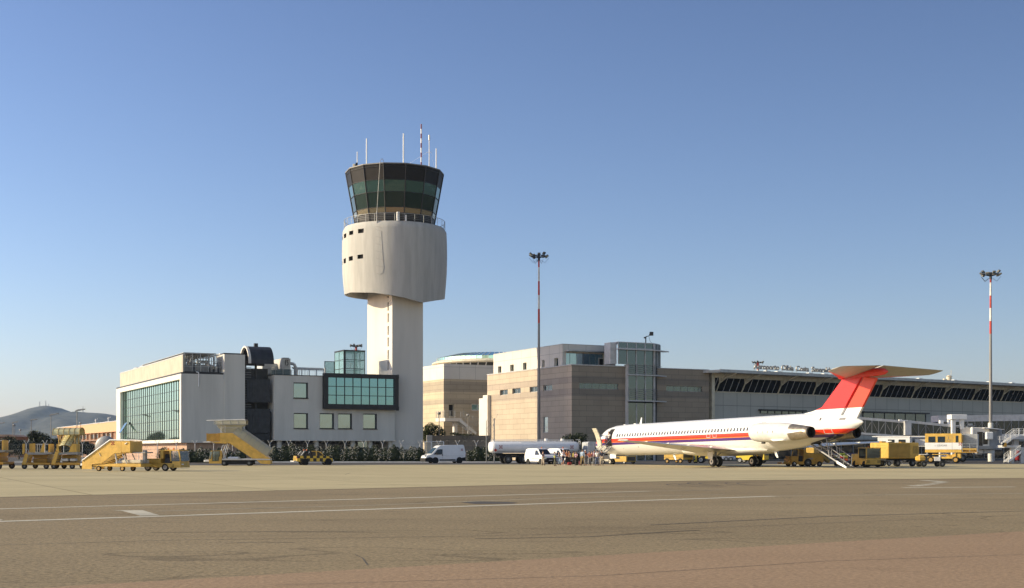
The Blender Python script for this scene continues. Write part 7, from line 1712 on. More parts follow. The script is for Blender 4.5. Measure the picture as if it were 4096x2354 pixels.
b = MB(); b.rbox(xp0-.25, xp1+.3, -.2, 1.3, fz(133), fz(64), .05); b.box(xp0, xp0+.5, .1, .6, .3, fz(133)); b.box(xp1-.5, xp1, .1, .6, fz(262), fz(133)); b.box(xp1-.5,xp1,4.2,4.7,.3,fz(133)); b.box(xp0,xp0+.5,4.2,4.7,.3,fz(133)); b.box(xp0+.5,xp1-.5,.15,.5,fz(222),fz(212)); b.build('portal_frame', M['white'], t)
b = MB(); xq = F.x(P3(1830,0)[0],-.5); xr2 = F.x(P3(2068,0)[0],-.5); b.box(F.x(P3(1690,0)[0],0), xq, .2, 3.6, fz(330), fz(238)); b.rbox(xq, xr2, -.5, 3.6, fz(515), fz(240), .08); cbn = b.build('bridge_cabin', M['plaster_white'], t)
b = MB(); b.box(F.x(P3(1900,0)[0],-.5), F.x(P3(1972,0)[0],-.5), -.53, -.503, fz(490), fz(302)); b.box(F.x(P3(1978,0)[0],-.5), F.x(P3(2040,0)[0],-.5), -.53, -.503, fz(470), fz(312)); b.build('cabin_door', M['glassblack'], cbn)
b = MB(); xs5 = F.x(P3(2010,0)[0],-.9); b.rbox(xs5, xs5+1.0, -1.2, -.56, fz(405), fz(302), .1); b.box(F.x(P3(1820,0)[0],-.6), F.x(P3(1838,0)[0],-.6), -.9,-.56, fz(330), fz(236)); b.build('cabin_pillar', M['white'], cbn)
b = MB(); b.box(xq-.1, xr2+.1, -1.3, -.56, fz(535), fz(495)); b.build('cabin_floor', M['grey'], cbn)
b = MB(); xb5 = F.x(P3(2175,0)[0],-.2); b.rbox(xr2+.02, xb5, -.2, 3.4, fz(545), fz(262), .1); b.rbox(xb5+.02, F.x(P3(2240,0)[0],.6), .6, 3.2, fz(550), fz(270), .1); b.build('bellows', mat('bellows_grey', (.33,.34,.37), .7), cbn)
b = MB(); b.slab([(F.x(P3(1990,0)[0],-1),fz(252)),(F.x(P3(2050,0)[0],-1),fz(258)),(F.x(P3(2260,0)[0],-1),fz(272)),(F.x(P3(2260,0)[0],-1),fz(266)),(F.x(P3(2060,0)[0],-1),fz(246)),(F.x(P3(1990,0)[0],-1),fz(246))], -1.2, 1.5); b.build('cabin_canopy', M['white'], cbn)
b = MB(); b.cyl((F.x(P3(1805,0)[0],1),1,fz(238)),(F.x(P3(1805,0)[0],1),1,fz(212)),.55,.9,n=12); b.cyl((F.x(P3(1805,0)[0],1),1,fz(212)),(F.x(P3(1805,0)[0],1),1,fz(185)),.35,n=8); b.cyl((F.x(P3(1748,0)[0],1),.5,fz(235)),(F.x(P3(1748,0)[0],1),.5,fz(214)),.12,n=6); b.build('roof_lamp', M['galv'], t)
b = MB(); xw = F.x(P3(1560,0)[0],1.2); b.box(xw,xw+1.3,.9,2.6,.5,fz(600)); b.box(F.x(P3(1600,0)[0],1),F.x(P3(1735,0)[0],1),.6,3.0,.35,fz(590)); b.build('drive_bogie', M['grey'], t)
for u in (1600, 1700): wheel(t, F.x(P3(u,0)[0],.6), .7, .55, .4, 'rimd')
b = MB(); x5, x6 = F.x(P3(1872,0)[0],.0), F.x(P3(1992,0)[0],0); b.rbox(x5, x6, .0, 1.6, fz(608), fz(522), .25); b.rbox(x6+.02, x6+1.3, .3, 1.4, fz(595), fz(535), .1); b.build('cable_hoist', M['vanwhite'], t)
# second bridge: long link partly sunlit
F = fr(3755, 200, R(3))
t = fthing('passenger_bridge', 'second glazed passenger bridge running right behind the mast, its right end sunlit', 'passenger bridge', F, 'passenger bridges')
bridge_part(t, F, (P3(1370,165),P3(2560,150)), (P3(1370,330),P3(2560,332)), 0, 3.0, 'link', 12, roof=1.0)
b = MB(); 
for u in (1500, 2100, 2430): x = F.x(P3(u,0)[0],1); b.box(x-.4,x+.4,1,1.8,0,F.z(P3(0,345)[1],x,1))
b.build('support_pier', M['lightgrey'], t)
# stairs at the right edge
F = fr(4010, 160, R(2)); e = EV(F, *V4)
t = fthing('apron_stair', 'white steel stairs with railings at the right edge, below the second bridge', 'outdoor stair', F)
b = MB()
for y in (0, 1.3):
  b = MB()
  for p, q in (((1960,820),(2170,660)),((2170,660),(2280,615)),((2280,615),(2420,615)),((2020,1265),(2330,1030))): p, q = e(*p), e(*q); b.slab([(p[0],p[1]-.12),(q[0],q[1]-.12),(q[0],q[1]+.15),(p[0],p[1]+.15)], y, y+.06)
  b.build('stringer', M['white'], t)
b = MB()
for (p, q, n) in (((1960,830),(2170,670),8),((2020,1270),(2330,1035),12)):
    p, q = e(*p), e(*q)
    for i in range(n): u = (i+.5)/n; x = p[0]+(q[0]-p[0])*u; z = p[1]+(q[1]-p[1])*u; b.box(x-.15,x+.15,.06,1.3,z-.02,z+.02)
p, q = e(2280,610), e(2420,610); b.box(p[0],q[0],.06,1.3,p[1]-.05,p[1]); p, q = e(1930,860), e(2330,850); b.box(p[0],q[0],.06,2.3,p[1]-.3,p[1]); b.build('treads', M['lightgrey'], t)
b = MB()
for y in (0, 1.35):
    for k_ in (0, 45, 85):
        for p, q in (((2055,590),(2250,455)),((2250,455),(2420,455)),((1880,640),(2060,640)),((2025,1085),(2330,860)) ): p, q = e(p[0],p[1]+k_), e(q[0],q[1]+k_); b.cyl((p[0],y,p[1]),(q[0],y,q[1]),.03,n=4)
    for u, v0, v1 in ((2075,590,760),(2270,455,620),(2400,455,620),(1925,640,800),(2030,1085,1260),(2200,960,1130),(2120,1020,1180)): p, q = e(u,v0), e(u,v1); b.cyl((p[0],y,p[1]),(q[0],y,q[1]),.035,n=4)
b.build('railing', M['white'], t)
b = MB()
for u in (2160, 2400): x = e(u,0)[0]; b.box(x-.2,x+.2,.4,.8,0,e(u,850)[1]-.3)
b.build('column', M['lightgrey'], t)
b = MB(); p, q = e(1862,900), e(1955,795); b.box(p[0],q[0],-.3,-.2,p[1],q[1]); hz_ = b.build('hazard_board', M['darkmetal'], t)
b = MB()
for i in range(4): x = p[0]+(q[0]-p[0])*i/4; b._add([(x,-.31,p[1]),(x+.15,-.31,p[1]),(min(x+.45,q[0]),-.31,q[1]),(min(x+.30,q[0]),-.31,q[1])],[(0,1,2,3)],False)
b.build('yellow_stripe', M['yellow2'], hz_)
for px, lb in ((3350+2086/3.397,'dark red wheeled extinguisher under the bridge bellows'),(3350+2450/3.397,'dark red wheeled extinguisher beside the white apron stairs')):
    Y = 190; X = (px-CX)*Y/K; b = MB(); b.lathe([(.01,.12),(.34,.16),(.38,.3),(.38,1.3),(.32,1.5),(.14,1.6),(.01,1.62)],(0,0,0),20)
    t = thing('extinguisher', lb, 'extinguisher', (X,Y,0), 0, 'red extinguishers'); b.build('tank', mat('dark_red', (.22,.008,.012), .45) if 'dark_red' not in bpy.data.materials else bpy.data.materials['dark_red'], t)
    b = MB(); b.cyl((0,0,1.62),(0,0,1.75),.06,n=8); b.tube([(0,-.05,1.7),(.25,-.12,1.6),(.3,-.3,1.2)],.03); b.build('valve', M['lightgrey'], t)
    for s in (-.3,.3): wheel(t, s, .25, .2, .1, 'rimd')
# ================================================================ vegetation, fence, things on the left
def leaves(mb, n, pos, size, asp=.35, nrm=None):
    rnd = random.random
    for _ in range(n):
        p = pos()
        if p is None: continue
        a = rnd()*6.283; t = (rnd()-.5)*2.4; s = size*(.6+.8*rnd())
        u = Vector((math.cos(a)*math.cos(t), math.sin(a)*math.cos(t), math.sin(t))); v = u.cross(Vector((rnd()-.5, rnd()-.5, rnd()-.5))).normalized()*asp
        p = Vector(p); mb._add([tuple(p-v*s*.5), tuple(p+u*s), tuple(p+v*s*.5), tuple(p-u*s)], [(0,1,2,3)], False)
def leafmat(name, c1, c2):
    m, nt, B, N, L = _nodes(name); B.inputs['Roughness'].default_value = .6; B.inputs['Specular IOR Level'].default_value = .3
    ge = N('ShaderNodeNewGeometry'); cr = N('ShaderNodeValToRGB'); cr.color_ramp.elements[0].color = (*c1, 1); cr.color_ramp.elements[1].color = (*c2, 1)
    L(ge.outputs['Random Per Island'], cr.inputs[0]); L(cr.outputs[0], B.inputs['Base Color'])
    B.inputs['Subsurface Weight'].default_value = 0
    return m
lf1 = leafmat('oleander_leaf', (.010,.016,.008), (.045,.065,.025)); lf2 = leafmat('tree_leaf', (.012,.018,.008), (.07,.095,.025)); lf3 = leafmat('dark_leaf', (.008,.012,.007), (.035,.05,.02))
random.seed(11)
def hedge(px0, px1, Y, prof, label, nl, nf, depth=2.2):
    X0, X1 = (px0-CX)*Y/K, (px1-CX)*Y/K
    t = thing('flowering_hedge', label, 'hedge', ((X0+X1)/2, Y, 0), 0, 'hedges with white flowers'); xm = (X0+X1)/2
    def top(x):
        u = (x-X0)/(X1-X0)*(len(prof)-1); i = min(int(u), len(prof)-2); h = prof[i]+(prof[i+1]-prof[i])*(u-i)
        return h*(1+.10*math.sin(x*2.3)+.07*math.sin(x*5.1+1)+.05*math.sin(x*11))
    def pos():
        x = random.uniform(X0, X1); h = top(x); y = random.uniform(-.5, .5); z = h*(1-random.random()**1.7*.96)
        lim = (1-(z/h)**3)**.5; 
        if random.random() < .6: y = -.5*lim*(.75+.3*random.random())
        return (x-xm, y*depth*lim if abs(y) < .5 else y*depth, z)
    b = MB(); leaves(b, nl, pos, .13, .3); b.build('foliage', lf1, t)
    def fpos():
        x = random.uniform(X0, X1); h = top(x); z = h*(1-random.random()**1.5*.85); lim = max(.05,(1-(z/h)**3))**.5
        if math.sin(x*1.7)+math.sin(x*3.9+2) < -.9+random.random(): return None
        return (x-xm, -.5*depth*lim*(.9+.25*random.random()), z+.03)
    b = MB()
    for _ in range(nf):
        p = fpos()
        if p is None: continue
        for k in range(2): 
            q = (p[0]+random.uniform(-.05,.05), p[1]-.04, p[2]+random.uniform(-.04,.04)); leaves(b, 1, lambda: q, .05, .9)
    b.build('flowers', M['petal'], t)['kind'] = 'stuff'
    b = MB(); n = int((X1-X0)/.8)
    for i in range(n):
        x = X0+.3+(X1-X0-.6)*i/max(1,n-1)-xm; h = top(x+xm)
        for k in range(3): b.cyl((x,0,0),(x+random.uniform(-.5,.5),random.uniform(-.4,.4),h*.8),.03,.012,n=4)
    b.build('stems', M['bark'], t)
    b = MB(); rg = []
    for i in range(int((X1-X0)*1.5)+1):
        x = X0+.15+(X1-X0-.3)*i/int((X1-X0)*1.5); h = top(x)*.86; rg.append([(x-xm, depth*.36*math.cos(a), max(.02,h*.5+h*.5*math.sin(a))) for a in [2*math.pi*k/10 for k in range(10)]])
    b.loft(rg); b.build('inner_growth', lf3, t)
hedge(700, 985, 166.5, [1.3,1.75,1.7,1.75,1.7,1.6,1.5], 'low oleander hedge with white flowers between the flatbed tug and the canopied stairs', 7000, 500, 1.8)
hedge(1075, 1702, 171.5, [1.6,2.3,2.2,2.0,2.1,2.0,2.1,1.95,2.0,1.9,1.8], 'long oleander hedge dotted with white flowers behind the chequered pickup', 17000, 1900)
hedge(1868, 2010, 172, [1.5,1.9,2.3,2.2], 'short oleander hedge between the white van and the fuel tanker', 4500, 260)
def tree(name, px, Y, base_z, cx_h, r, hgt, label, n=2600, m=None, cat='tree', size=.22, clumps=9, group=None, trunk=True):
    X = (px-CX)*Y/K; t = thing(name, label, cat, (X, Y, 0), 0, group)
    cl = [(random.uniform(-.6,.6)*r, random.uniform(-.5,.5)*r, random.uniform(-.35,.45)*hgt, random.uniform(.35,.6)) for _ in range(clumps)]
    def pos():
        c = random.choice(cl); 
        while True:
            q = Vector((random.uniform(-1,1), random.uniform(-1,1), random.uniform(-1,1)))
            if .25 < q.length < 1: break
        return (c[0]+q.x*r*c[3], c[1]+q.y*r*c[3], cx_h+c[2]+q.z*hgt*.5*c[3]*1.3)
    b = MB(); leaves(b, n, pos, size, .4); b.build('crown', m or lf2, t)
    b = MB(); b.cyl((0,0,0),(0.05,0,cx_h-.2*hgt), max(.08,r*.07), r*.05, n=8)
    for c in cl: b.cyl((.04,0,max(.2,cx_h-.35*hgt)),(c[0],c[1],cx_h+c[2]), r*.035, r*.012, n=5)
    b.build('trunk', M['bark'], t); return t
tree('shrub_tree', 1738, 208, 0, 4.1, 2.3, 3.0, 'bushy green tree beside the foot of the control tower, above the louvred fence', 4200, lf2, size=.2)
tree('trailing_shrub', 1845, 207, 0, 3.9, 2.4, 1.0, 'dark trailing shrub on top of the brown retaining wall', 2200, lf3, cat='shrub', size=.16)
tree('shrub_tree', 2300, 176, 0, 2.6, 2.4, 1.9, 'dark shrub rising behind the right end of the fuel tanker', 2600, lf3, cat='shrub')
for i, (px, Y, h, r, hg, lb) in enumerate([(-30,232,2.4,4,3,'dark bushy tree cut by the left edge behind the fence'),(75,238,2.2,3.2,2.6,'low dark tree behind the fence between the leftmost stairs'),(165,235,3.0,2.8,3.2,'tallest dark tree in the row behind the canopied stairs'),(232,240,2.6,2.6,3,'dark tree half hidden by the arched canopy'),(300,228,2.0,2.4,2.2,'low dark tree right of the arched canopy'),(352,235,1.8,2.2,1.9,'smallest dark tree before the orange building')]):
    tree('dark_tree', px, Y, 0, h, r, hg, lb, 3200, lf3, size=.3, group='dark trees behind the fence')
tree('clipped_shrub', 690-30, 171, 0, 1.2, 1.1, 1.4, 'dark round shrub seen behind the sunlit stairs chassis', 1500, lf3, cat='shrub', size=.15)
# ---- fence with barbed wire
Yf = 174.2
t = thing('perimeter_fence', 'wire perimeter fence with Y-shaped post tops and coiled barbed wire along the apron', 'fence', ((1000-CX)*Yf/K, Yf, 0))
x0f = (1000-CX)*Yf/K; first = None
for i in range(29):
    px = -120+75*i; X = (px-CX)*Yf/K-x0f
    if first is None:
        b = MB(); b.cyl((0,0,0),(0,0,2.45),.05,n=6); b.cyl((0,0,2.42),(-.30,-.06,3.0),.035,n=5); b.cyl((0,0,2.42),(.30,.06,3.0),.035,n=5); first = b.build('post', M['lightgrey'], t, (X,0,0))
    else: c = first.copy(); C.objects.link(c); c.parent = t; c.location = (X,0,0)
b = MB(); xa, xb = (-120-CX)*Yf/K-x0f, (1980-CX)*Yf/K-x0f
for z in (.1,.9,1.7,2.4): b.cyl((xa,0,z),(xb,0,z),.012,n=3)
n = int((xb-xa)*5); pts = [(xa+(xb-xa)*i/n, .28*math.cos(i*1.05), 2.75+.24*math.sin(i*1.05)) for i in range(n+1)]
b.tube(pts, .009, 3)
k = int((xb-xa)/.30)
for i in range(k): x = xa+.30*i; b.cyl((x,0,.1),(x+1.2,0,2.4),.005,n=3); b.cyl((x+1.2,0,.1),(x,0,2.4),.005,n=3)
b.build('wire', M['grey'], t)
for px, Y, ytop in ((1977,168,1674),):
    F = fr(px, Y, R(20)); zt0 = F.z(ytop, 0, 0); tt = thing('camera_tripod_mast', 'slim wire-braced steel mast beside the rear of the fuel tanker', 'mast', (F.o[0],F.o[1],0), F.a)
    b = MB(); b.cyl((0,0,0),(0,0,zt0),.07,n=6); b.cyl((-1.1,0,0),(-1.1,0,zt0-.3),.05,n=5)
    for q in range(4): z = q*zt0/4; b.cyl((0,0,z),(-1.1,0,z+zt0/4-.1),.02,n=4); b.cyl((-1.1,0,z),(0,0,z+zt0/4-.1),.02,n=4)
    b.build('frame', M['grey'], tt)
    b = MB(); b.cyl((0,0,zt0-.4),(.5,0,zt0+.6),.02,n=4); b.cyl((0,0,zt0-.4),(-.4,0,zt0+.3),.02,n=4); b.build('arms', M['grey'], tt)
# ---- lamp posts
def lamp(px, ytop, h, label, head=1, grp='street lamps on the left'):
    Y = (h-HC)*K/(HY-ytop); X = (px-CX)*Y/K; t = thing('street_lamp', label, 'street lamp', (X,Y,0), 0, grp)
    b = MB(); b.cyl((0,0,0),(0,0,h),.10,.06,n=8); b.build('pole', M['steel'], t)
    b = MB()
    if head == 1: b.slab([(-.25,h-.05),(1.35,h+.28),(1.35,h+.42),(.2,h+.32),(-.25,h+.08)], -.22, .22)
    else: b.lathe([(.02,h-.25),(.28,h-.1),(.34,h+.05),(.2,h+.2),(.02,h+.25)],(0,0,0),12)
    b.build('lamp_head', M['grey'], t)
for px, yt_, lb in ((50.6,1694,'street lamp over the leftmost yellow stairs, pair with a ball lamp'),(125,1683,'street lamp with flat head against the middle of the hill'),(203.6,1663,'street lamp rising just left of the arched canopy'),(308,1646,'tallest street lamp, rising behind the orange building roof'),(-4,1697,'street lamp cut off by the left edge')): lamp(px, yt_, 8.0, lb)
lamp(56.5, 1701, 7.6, 'ball-headed lamp just right of the leftmost street lamp', 2); lamp(81.5, 1721, 7.0, 'small distant ball-headed lamp left of the arched canopy', 2)
lamp(1756.5, 1655, 7.6, 'double-headed lamp post in front of the balcony stairs', 2, 'lamps by the balcony stairs'); lamp(1872.5, 1662, 7.6, 'dark lamp post right of the balcony landing', 2, 'lamps by the balcony stairs')
lamp(322, 1693, 8.2, 'small lamp head just above the orange building roof', 2)
# ---- orange building on the left
F = fr(482, 262, TH); t = fthing('orange_building', 'long low peach-orange building with brown window band, behind the glass-walled wing', 'building', F)
ztp = F.z(1684.5, 0, 0); yl_ = F.y(228, 0)
peach = mat('peach_render', (.62,.36,.20), .8, var=.06); brn = mat('brown_render', (.26,.15,.10), .8, var=.1)
b = MB(); b.box(0, 14, 0, yl_, ztp-2.1, ztp); b.build('parapet_wall', peach, t)
b = MB(); b.box(.5, 14, .2, yl_, 0, ztp-2.103); b.box(-.35, .49, .0, yl_, ztp-3.9, ztp-3.6); b.build('recessed_wall', brn, t)
n = 17
for i in range(n+1): y = .2+(yl_-.4)*i/n; b = MB(); b.box(.05,.49,y-.12,y+.12,ztp-3.595,ztp-2.106); b.build('band_post', peach, t)
for i in range(n):
    y0, y1 = .2+(yl_-.4)*i/n+.3, .2+(yl_-.4)*(i+1)/n-.3
    if i % 3 == 1: continue
    b = MB(); b.box(.38,.49,y0,y1,ztp-3.3,ztp-2.4); b.build('window', M['glassdark'] if i % 2 else M['glasspale'], t)
b = MB(); b.box(-.08, 14, -.05, yl_+.05, ztp+.003, ztp+.16); b.build('coping', M['lightgrey'], t)
b = MB()
for i in range(9): y = 1+(yl_-3)*i/9; b.box(.40,.49,y,y+2.1,.9,2.6)
b.build('lower_window_band', M['glasspale'], t)
for px, lb in ((384,'small roof chimney with pipe on the orange building, left one'),(435,'small roof vent on the orange building, right one')):
    y = F.y(px, 3); xw, yw = F.w(3, y); b = MB(); b.rbox(-.6,.6,-.5,.5,0,.6,.05); b.cyl((0,0,.6),(0,0,1.5),.2,n=8); b.cyl((-.3,0,1.1),(.4,0,1.5),.12,n=6)
    o = b.build('roof_chimney', M['lightgrey'], None, (xw,yw,ztp)); tag(o, lb, 'chimney')
F = fr(68, 300, 0); t = fthing('red_roof_house', 'small low brown house with flat tiled roof at the far left edge', 'house', F)
b = MB(); b.box(-9,0,0,7,0,F.z(1748)); b.build('wall', brn, t); b = MB(); b.slab([(-9.6,F.z(1748)+.01),(.5,F.z(1748)+.01),(-1.5,F.z(1739)),(-8,F.z(1739))],-.6,7.6); b.build('roof', mat('roof_tile', (.28,.20,.16), .8, var=.2), t)
b = MB(); b.box(-6,-5,-.05,-.003,1,2.4); b.box(-3,-2,-.05,-.003,1,2.4); b.build('window', M['glassdark'], t)
X = (423-CX)*150/K; t = thing('dish', 'grey round dish seen edge-tilted behind the sunlit yellow stairs', 'dish', (X,150,0), 0)
b = MB(); b.T = Matrix.Translation((0,0,2.0)) @ Matrix.Rotation(R(-80), 4, 'X'); b.lathe([(.01,-.25),(.6,-.2),(1.1,-.02),(1.3,.12),(1.3,.16),(1.1,.02),(.6,-.14),(.01,-.18)],(0,0,0),32); b.T = None; b.build('reflector', M['grey'], t)
b = MB(); b.cyl((0,.3,0),(0,.25,2.0),.12,n=8); b.box(-.5,.5,-.2,.8,0,.1); b.build('stand', M['steel'], t)
# ================================================================ people
def skin(name, V, E, Rd, root, m, parent, sub=1):
    me = bpy.data.meshes.new('s'); me.from_pydata(V, E, []); o = bpy.data.objects.new('s', me); C.objects.link(o)
    md = o.modifiers.new('sk', 'SKIN'); md.use_smooth_shade = True; md.branch_smoothing = .3
    for i, r in enumerate(Rd):
        d = me.skin_vertices[0].data[i]; d.radius = r if isinstance(r, tuple) else (r, r); d.use_root = (i == root)
    if sub: s = o.modifiers.new('ss', 'SUBSURF'); s.levels = sub; s.render_levels = sub
    bpy.context.view_layer.update()
    nm = bpy.data.meshes.new_from_object(o.evaluated_get(bpy.context.evaluated_depsgraph_get()))
    C.objects.unlink(o); bpy.data.objects.remove(o); nm.name = name; nm.materials.clear(); nm.materials.append(m)
    r = bpy.data.objects.new(name, nm); C.objects.link(r); r.parent = parent; return r
def cm(n, c, r=.8): return bpy.data.materials.get(n) or mat(n, c, r, var=.1, scale=6)
skn = cm('skin_tan', (.42,.23,.15), .6); hairb = cm('hair_dark', (.02,.014,.010), .6); hairl = cm('hair_fair', (.35,.20,.09), .6)
ARM = {'down': ((.05,.02,-.28),(.02,.05,-.24)), 'front': ((.03,.10,-.26),(-.10,.20,.02)), 'hip': ((.16,-.02,-.22),(-.12,.10,-.10)), 'up': ((.10,.10,-.18),(-.02,.14,.22)), 'fwd': ((.04,.14,-.24),(.0,.24,-.02)), 'back': ((.06,-.10,-.25),(-.02,.0,-.24))}
def person(px, Y, h, face, label, top, bottom, hair='short', hairm=None, arms=('down','down'), stride=.08, lean=.0, long_sleeve=False, short=False, z0=0.0, loc=None, vest=None, cap=None, skirt=False, shoe=None):
    X = (px-CX)*Y/K; s = h/1.75
    t = thing('person', label, 'person', loc or (X, Y, z0), R(face), 'passengers and ground crew'); t.scale = (s, s, s)
    ln = lambda z: lean*max(0, z-.9)
    V = [(0,0,.94),(0,ln(1.12),1.12),(0,ln(1.32),1.32),(0,ln(1.47),1.47),(0,ln(1.56)+.015,1.56),(0,ln(1.64)+.02,1.64),(0,ln(1.71)+.01,1.715)]
    E = [(0,1),(1,2),(2,3),(3,4),(4,5),(5,6)]; Rd = [(.125,.10),(.115,.09),(.15,.10),(.055,.055),(.062,.07),(.078,.09),(.06,.07)]
    def add(p, par, r): V.append(tuple(p)); E.append((par, len(V)-1)); Rd.append(r); return len(V)-1
    add((0,ln(1.64)+.115,1.625),5,.014)
    for sd in (-1,1): add((sd*.088,ln(1.64)+.01,1.63),5,.014)
    S = {}
    for sd, pose in ((-1,arms[0]),(1,arms[1])):
        a = ARM[pose]; sh = Vector((sd*.175,ln(1.41),1.41)); el = sh+Vector((sd*a[0][0],a[0][1],a[0][2])); wr = el+Vector((sd*a[1][0],a[1][1],a[1][2]))
        i = add(sh,2,.058); i = add(el,i,.040); S[sd] = (sh,el,wr); i = add(wr,i,.027); d = (wr-el).normalized(); pm = wr+d*.07; j = add(pm,i,(.035,.02))
        sidev = d.orthogonal().normalized()
        for k in range(4): q = pm+d*(.06+.012*(1.5-abs(k-1.5)))+sidev*(k-1.5)*.02; b_ = add(pm+d*.03+sidev*(k-1.5)*.018,j,.010); add(q,b_,.008)
        add(wr+d*.05+sidev*.05,i,.010)
    L_ = {}
    for sd in (-1,1):
        st = stride*sd; hp = Vector((sd*.095,0,.90)); kn = Vector((sd*.10,st*.6+.02,.49)); an = Vector((sd*.105,st,.09)); to = an+Vector((sd*.02,.15,-.05))
        i = add(hp,0,.085); i = add(kn,i,.055); i = add(an,i,.036); add(to,i,.032); L_[sd] = (hp,kn,an,to)
    skin('body', V, E, Rd, 0, skn, t, 1)
    V = [(0,0,.93),(0,ln(1.12),1.12),(0,ln(1.33),1.33),(0,ln(1.44),1.44)]; E = [(0,1),(1,2),(2,3)]; Rd = [(.155,.125),(.14,.11),(.175,.12),(.09,.08)]
    for sd in (-1,1):
        sh, el, wr = S[sd]; V.append(tuple(sh)); E.append((2,len(V)-1)); Rd.append(.078); V.append(tuple(sh.lerp(el,.75 if not long_sleeve else 1))); E.append((len(V)-2,len(V)-1)); Rd.append(.062)
        if long_sleeve: V.append(tuple(el.lerp(wr,.9))); E.append((len(V)-2,len(V)-1)); Rd.append(.045)
    shirt = skin('shirt', V, E, Rd, 0, top, t, 1)
    if vest: skin('vest', [(0,0,.98),(0,ln(1.15),1.15),(0,ln(1.36),1.36)], [(0,1),(1,2)], [(.17,.14),(.16,.13),(.19,.135)], 0, vest, t, 1)
    V = [(0,0,.97)]; E = []; Rd = [(.150,.118)]
    for sd in (-1,1):
        hp, kn, an, to = L_[sd]; V.append(tuple(hp)); E.append((0,len(V)-1)); Rd.append(.105); V.append(tuple(kn)); E.append((len(V)-2,len(V)-1)); Rd.append(.078 if not skirt else .12)
        if not short: V.append(tuple(an+Vector((0,0,.02)))); E.append((len(V)-2,len(V)-1)); Rd.append(.058 if not skirt else .10)
    skin('trousers', V, E, Rd, 0, bottom, t, 1)
    b = MB(); b.smooth = True; hm_ = hairm or hairb; c = Vector((0,ln(1.66)-.005,1.665)); rg = []
    for k in range(7):
        th = math.pi/2*k/6; z = .095*math.sin(th); r = math.cos(th); rg.append([(c.x+.095*r*math.cos(a), c.y+.108*r*math.sin(a)-.012, c.z+z+(-.035*(1-math.sin(a))*(1-k/6) if hair != 'cap' else 0)) for a in [2*math.pi*i/14 for i in range(14)]])
    b.loft(rg); b.build('hair' if not cap else 'cap', cap or hm_, t)
    if hair in ('long','curly'):
        w_ = .10 if hair == 'long' else .125
        skin('hair_length', [(0,c.y-.05,c.z+.02),(0,c.y-.08,c.z-.10),(0,c.y-.09,c.z-.22)], [(0,1),(1,2)], [(w_,.06),(w_,.06),(w_*.7,.04)], 0, hm_, t, 1)
    b = MB()
    for sd in (-1,1): b.box(sd*.03-.012, sd*.03+.012, ln(1.64)+.100, ln(1.64)+.106, 1.648, 1.660)
    b.build('eyes', hairb, t)
    for sd in (-1,1):
        hp, kn, an, to = L_[sd]; skin('shoe', [tuple(an+Vector((0,-.04,-.045))), tuple(to+Vector((0,.02,-.005)))], [(0,1)], [(.045,.045),(.045,.034)], 0, shoe or cm('shoe_dark', (.03,.028,.025)), t, 1)
    return t
def PX(zx): return 1950+zx/4.607
Yp = 138.0
navy, white, lav, khaki, jeans, blk = cm('navy_cloth',(.012,.014,.035)), cm('white_cloth',(.66,.66,.66)), cm('lavender_cloth',(.55,.54,.66)), cm('khaki_cloth',(.30,.23,.11)), cm('denim',(.05,.075,.15)), cm('black_cloth',(.012,.012,.014))
beige, olive, hiv, orng, peachc, yel, pink, ltbl, rust, grey_, mauve, maroon = cm('beige_cloth',(.45,.37,.28)), cm('olive_cloth',(.09,.09,.06)), cm('hi_vis',(.62,.68,.08)), cm('orange_cloth',(.55,.18,.06)), cm('peach_cloth',(.62,.34,.20)), cm('yellow_cloth',(.55,.48,.12)), cm('pink_cloth',(.55,.33,.42)), cm('light_blue_cloth',(.36,.46,.58)), cm('rust_cloth',(.45,.12,.07)), cm('grey_cloth',(.22,.22,.23)), cm('mauve_cloth',(.42,.30,.40)), cm('maroon_cloth',(.12,.02,.03))
wshoe = cm('shoe_white', (.6,.58,.55)); HH = 138/K/4.607
def P_(zx, feet, head, face, lab, *a, dy=0, **k):
    Y = gY(1700+feet/4.607); h = (feet-head)*Y/K/4.607; return person(PX(zx), Y, h, face, lab, *a, **k)
P_(1022,747,474,-60,'person in navy polo shirt and beige trousers standing alone before the first small van', navy, beige, arms=('down','hip'))
P_(1240,760,494,-90,'person in yellow hi-vis vest and olive trousers facing the group', grey_, olive, vest=hiv, arms=('fwd','front'), long_sleeve=True)
P_(1338,742,500,90,'person in grey top and pale jeans with dark hair, partly behind the white-capped man', grey_, cm('pale_denim',(.22,.30,.42)), arms=('front','front'), lean=.25, stride=.14)
P_(1398,747,448,-120,'tall person in white cap, white shirt and navy shorts', lav, navy, short=True, cap=white, hair='cap', arms=('front','up'), shoe=wshoe, stride=.12)
P_(1374,745,560,-150,'child in pale blue shorts beside the tall person in the white cap', lav, ltbl, short=True, shoe=wshoe)
P_(1462,742,465,-170,'person in orange top and dark trousers behind the red suitcase', orng, blk, arms=('front','down'))
P_(1505,740,480,170,'fair-haired person in peach top and black trousers above the red suitcase', peachc, blk, hair='long', hairm=hairl, arms=('down','front'))
P_(1583,752,478,-100,'dark-haired person in yellow top with black backpack and striped black trousers', yel, blk, hair='long', arms=('hip','front'), shoe=wshoe, stride=.16)
P_(1635,745,492,160,'person in pink top beside the tall black suitcase', pink, blk, hair='long', arms=('front','down'))
P_(1750,753,447,-30,'tall person in light blue shirt and khaki trousers seen from behind', ltbl, khaki, arms=('down','down'), long_sleeve=True, stride=.14)
P_(1803,745,463,-140,'person in white cap and maroon top beside the tall person in light blue', maroon, grey_, cap=white, hair='cap', arms=('front','fwd'))
P_(1880,748,487,175,'dark curly-haired person in rust top and wide grey trousers', rust, grey_, hair='curly', arms=('front','front'), skirt=True)
P_(1925,744,480,150,'person in maroon cardigan half hidden between the curly-haired and mauve-shirted people', maroon, blk, arms=('down','front'), long_sleeve=True)
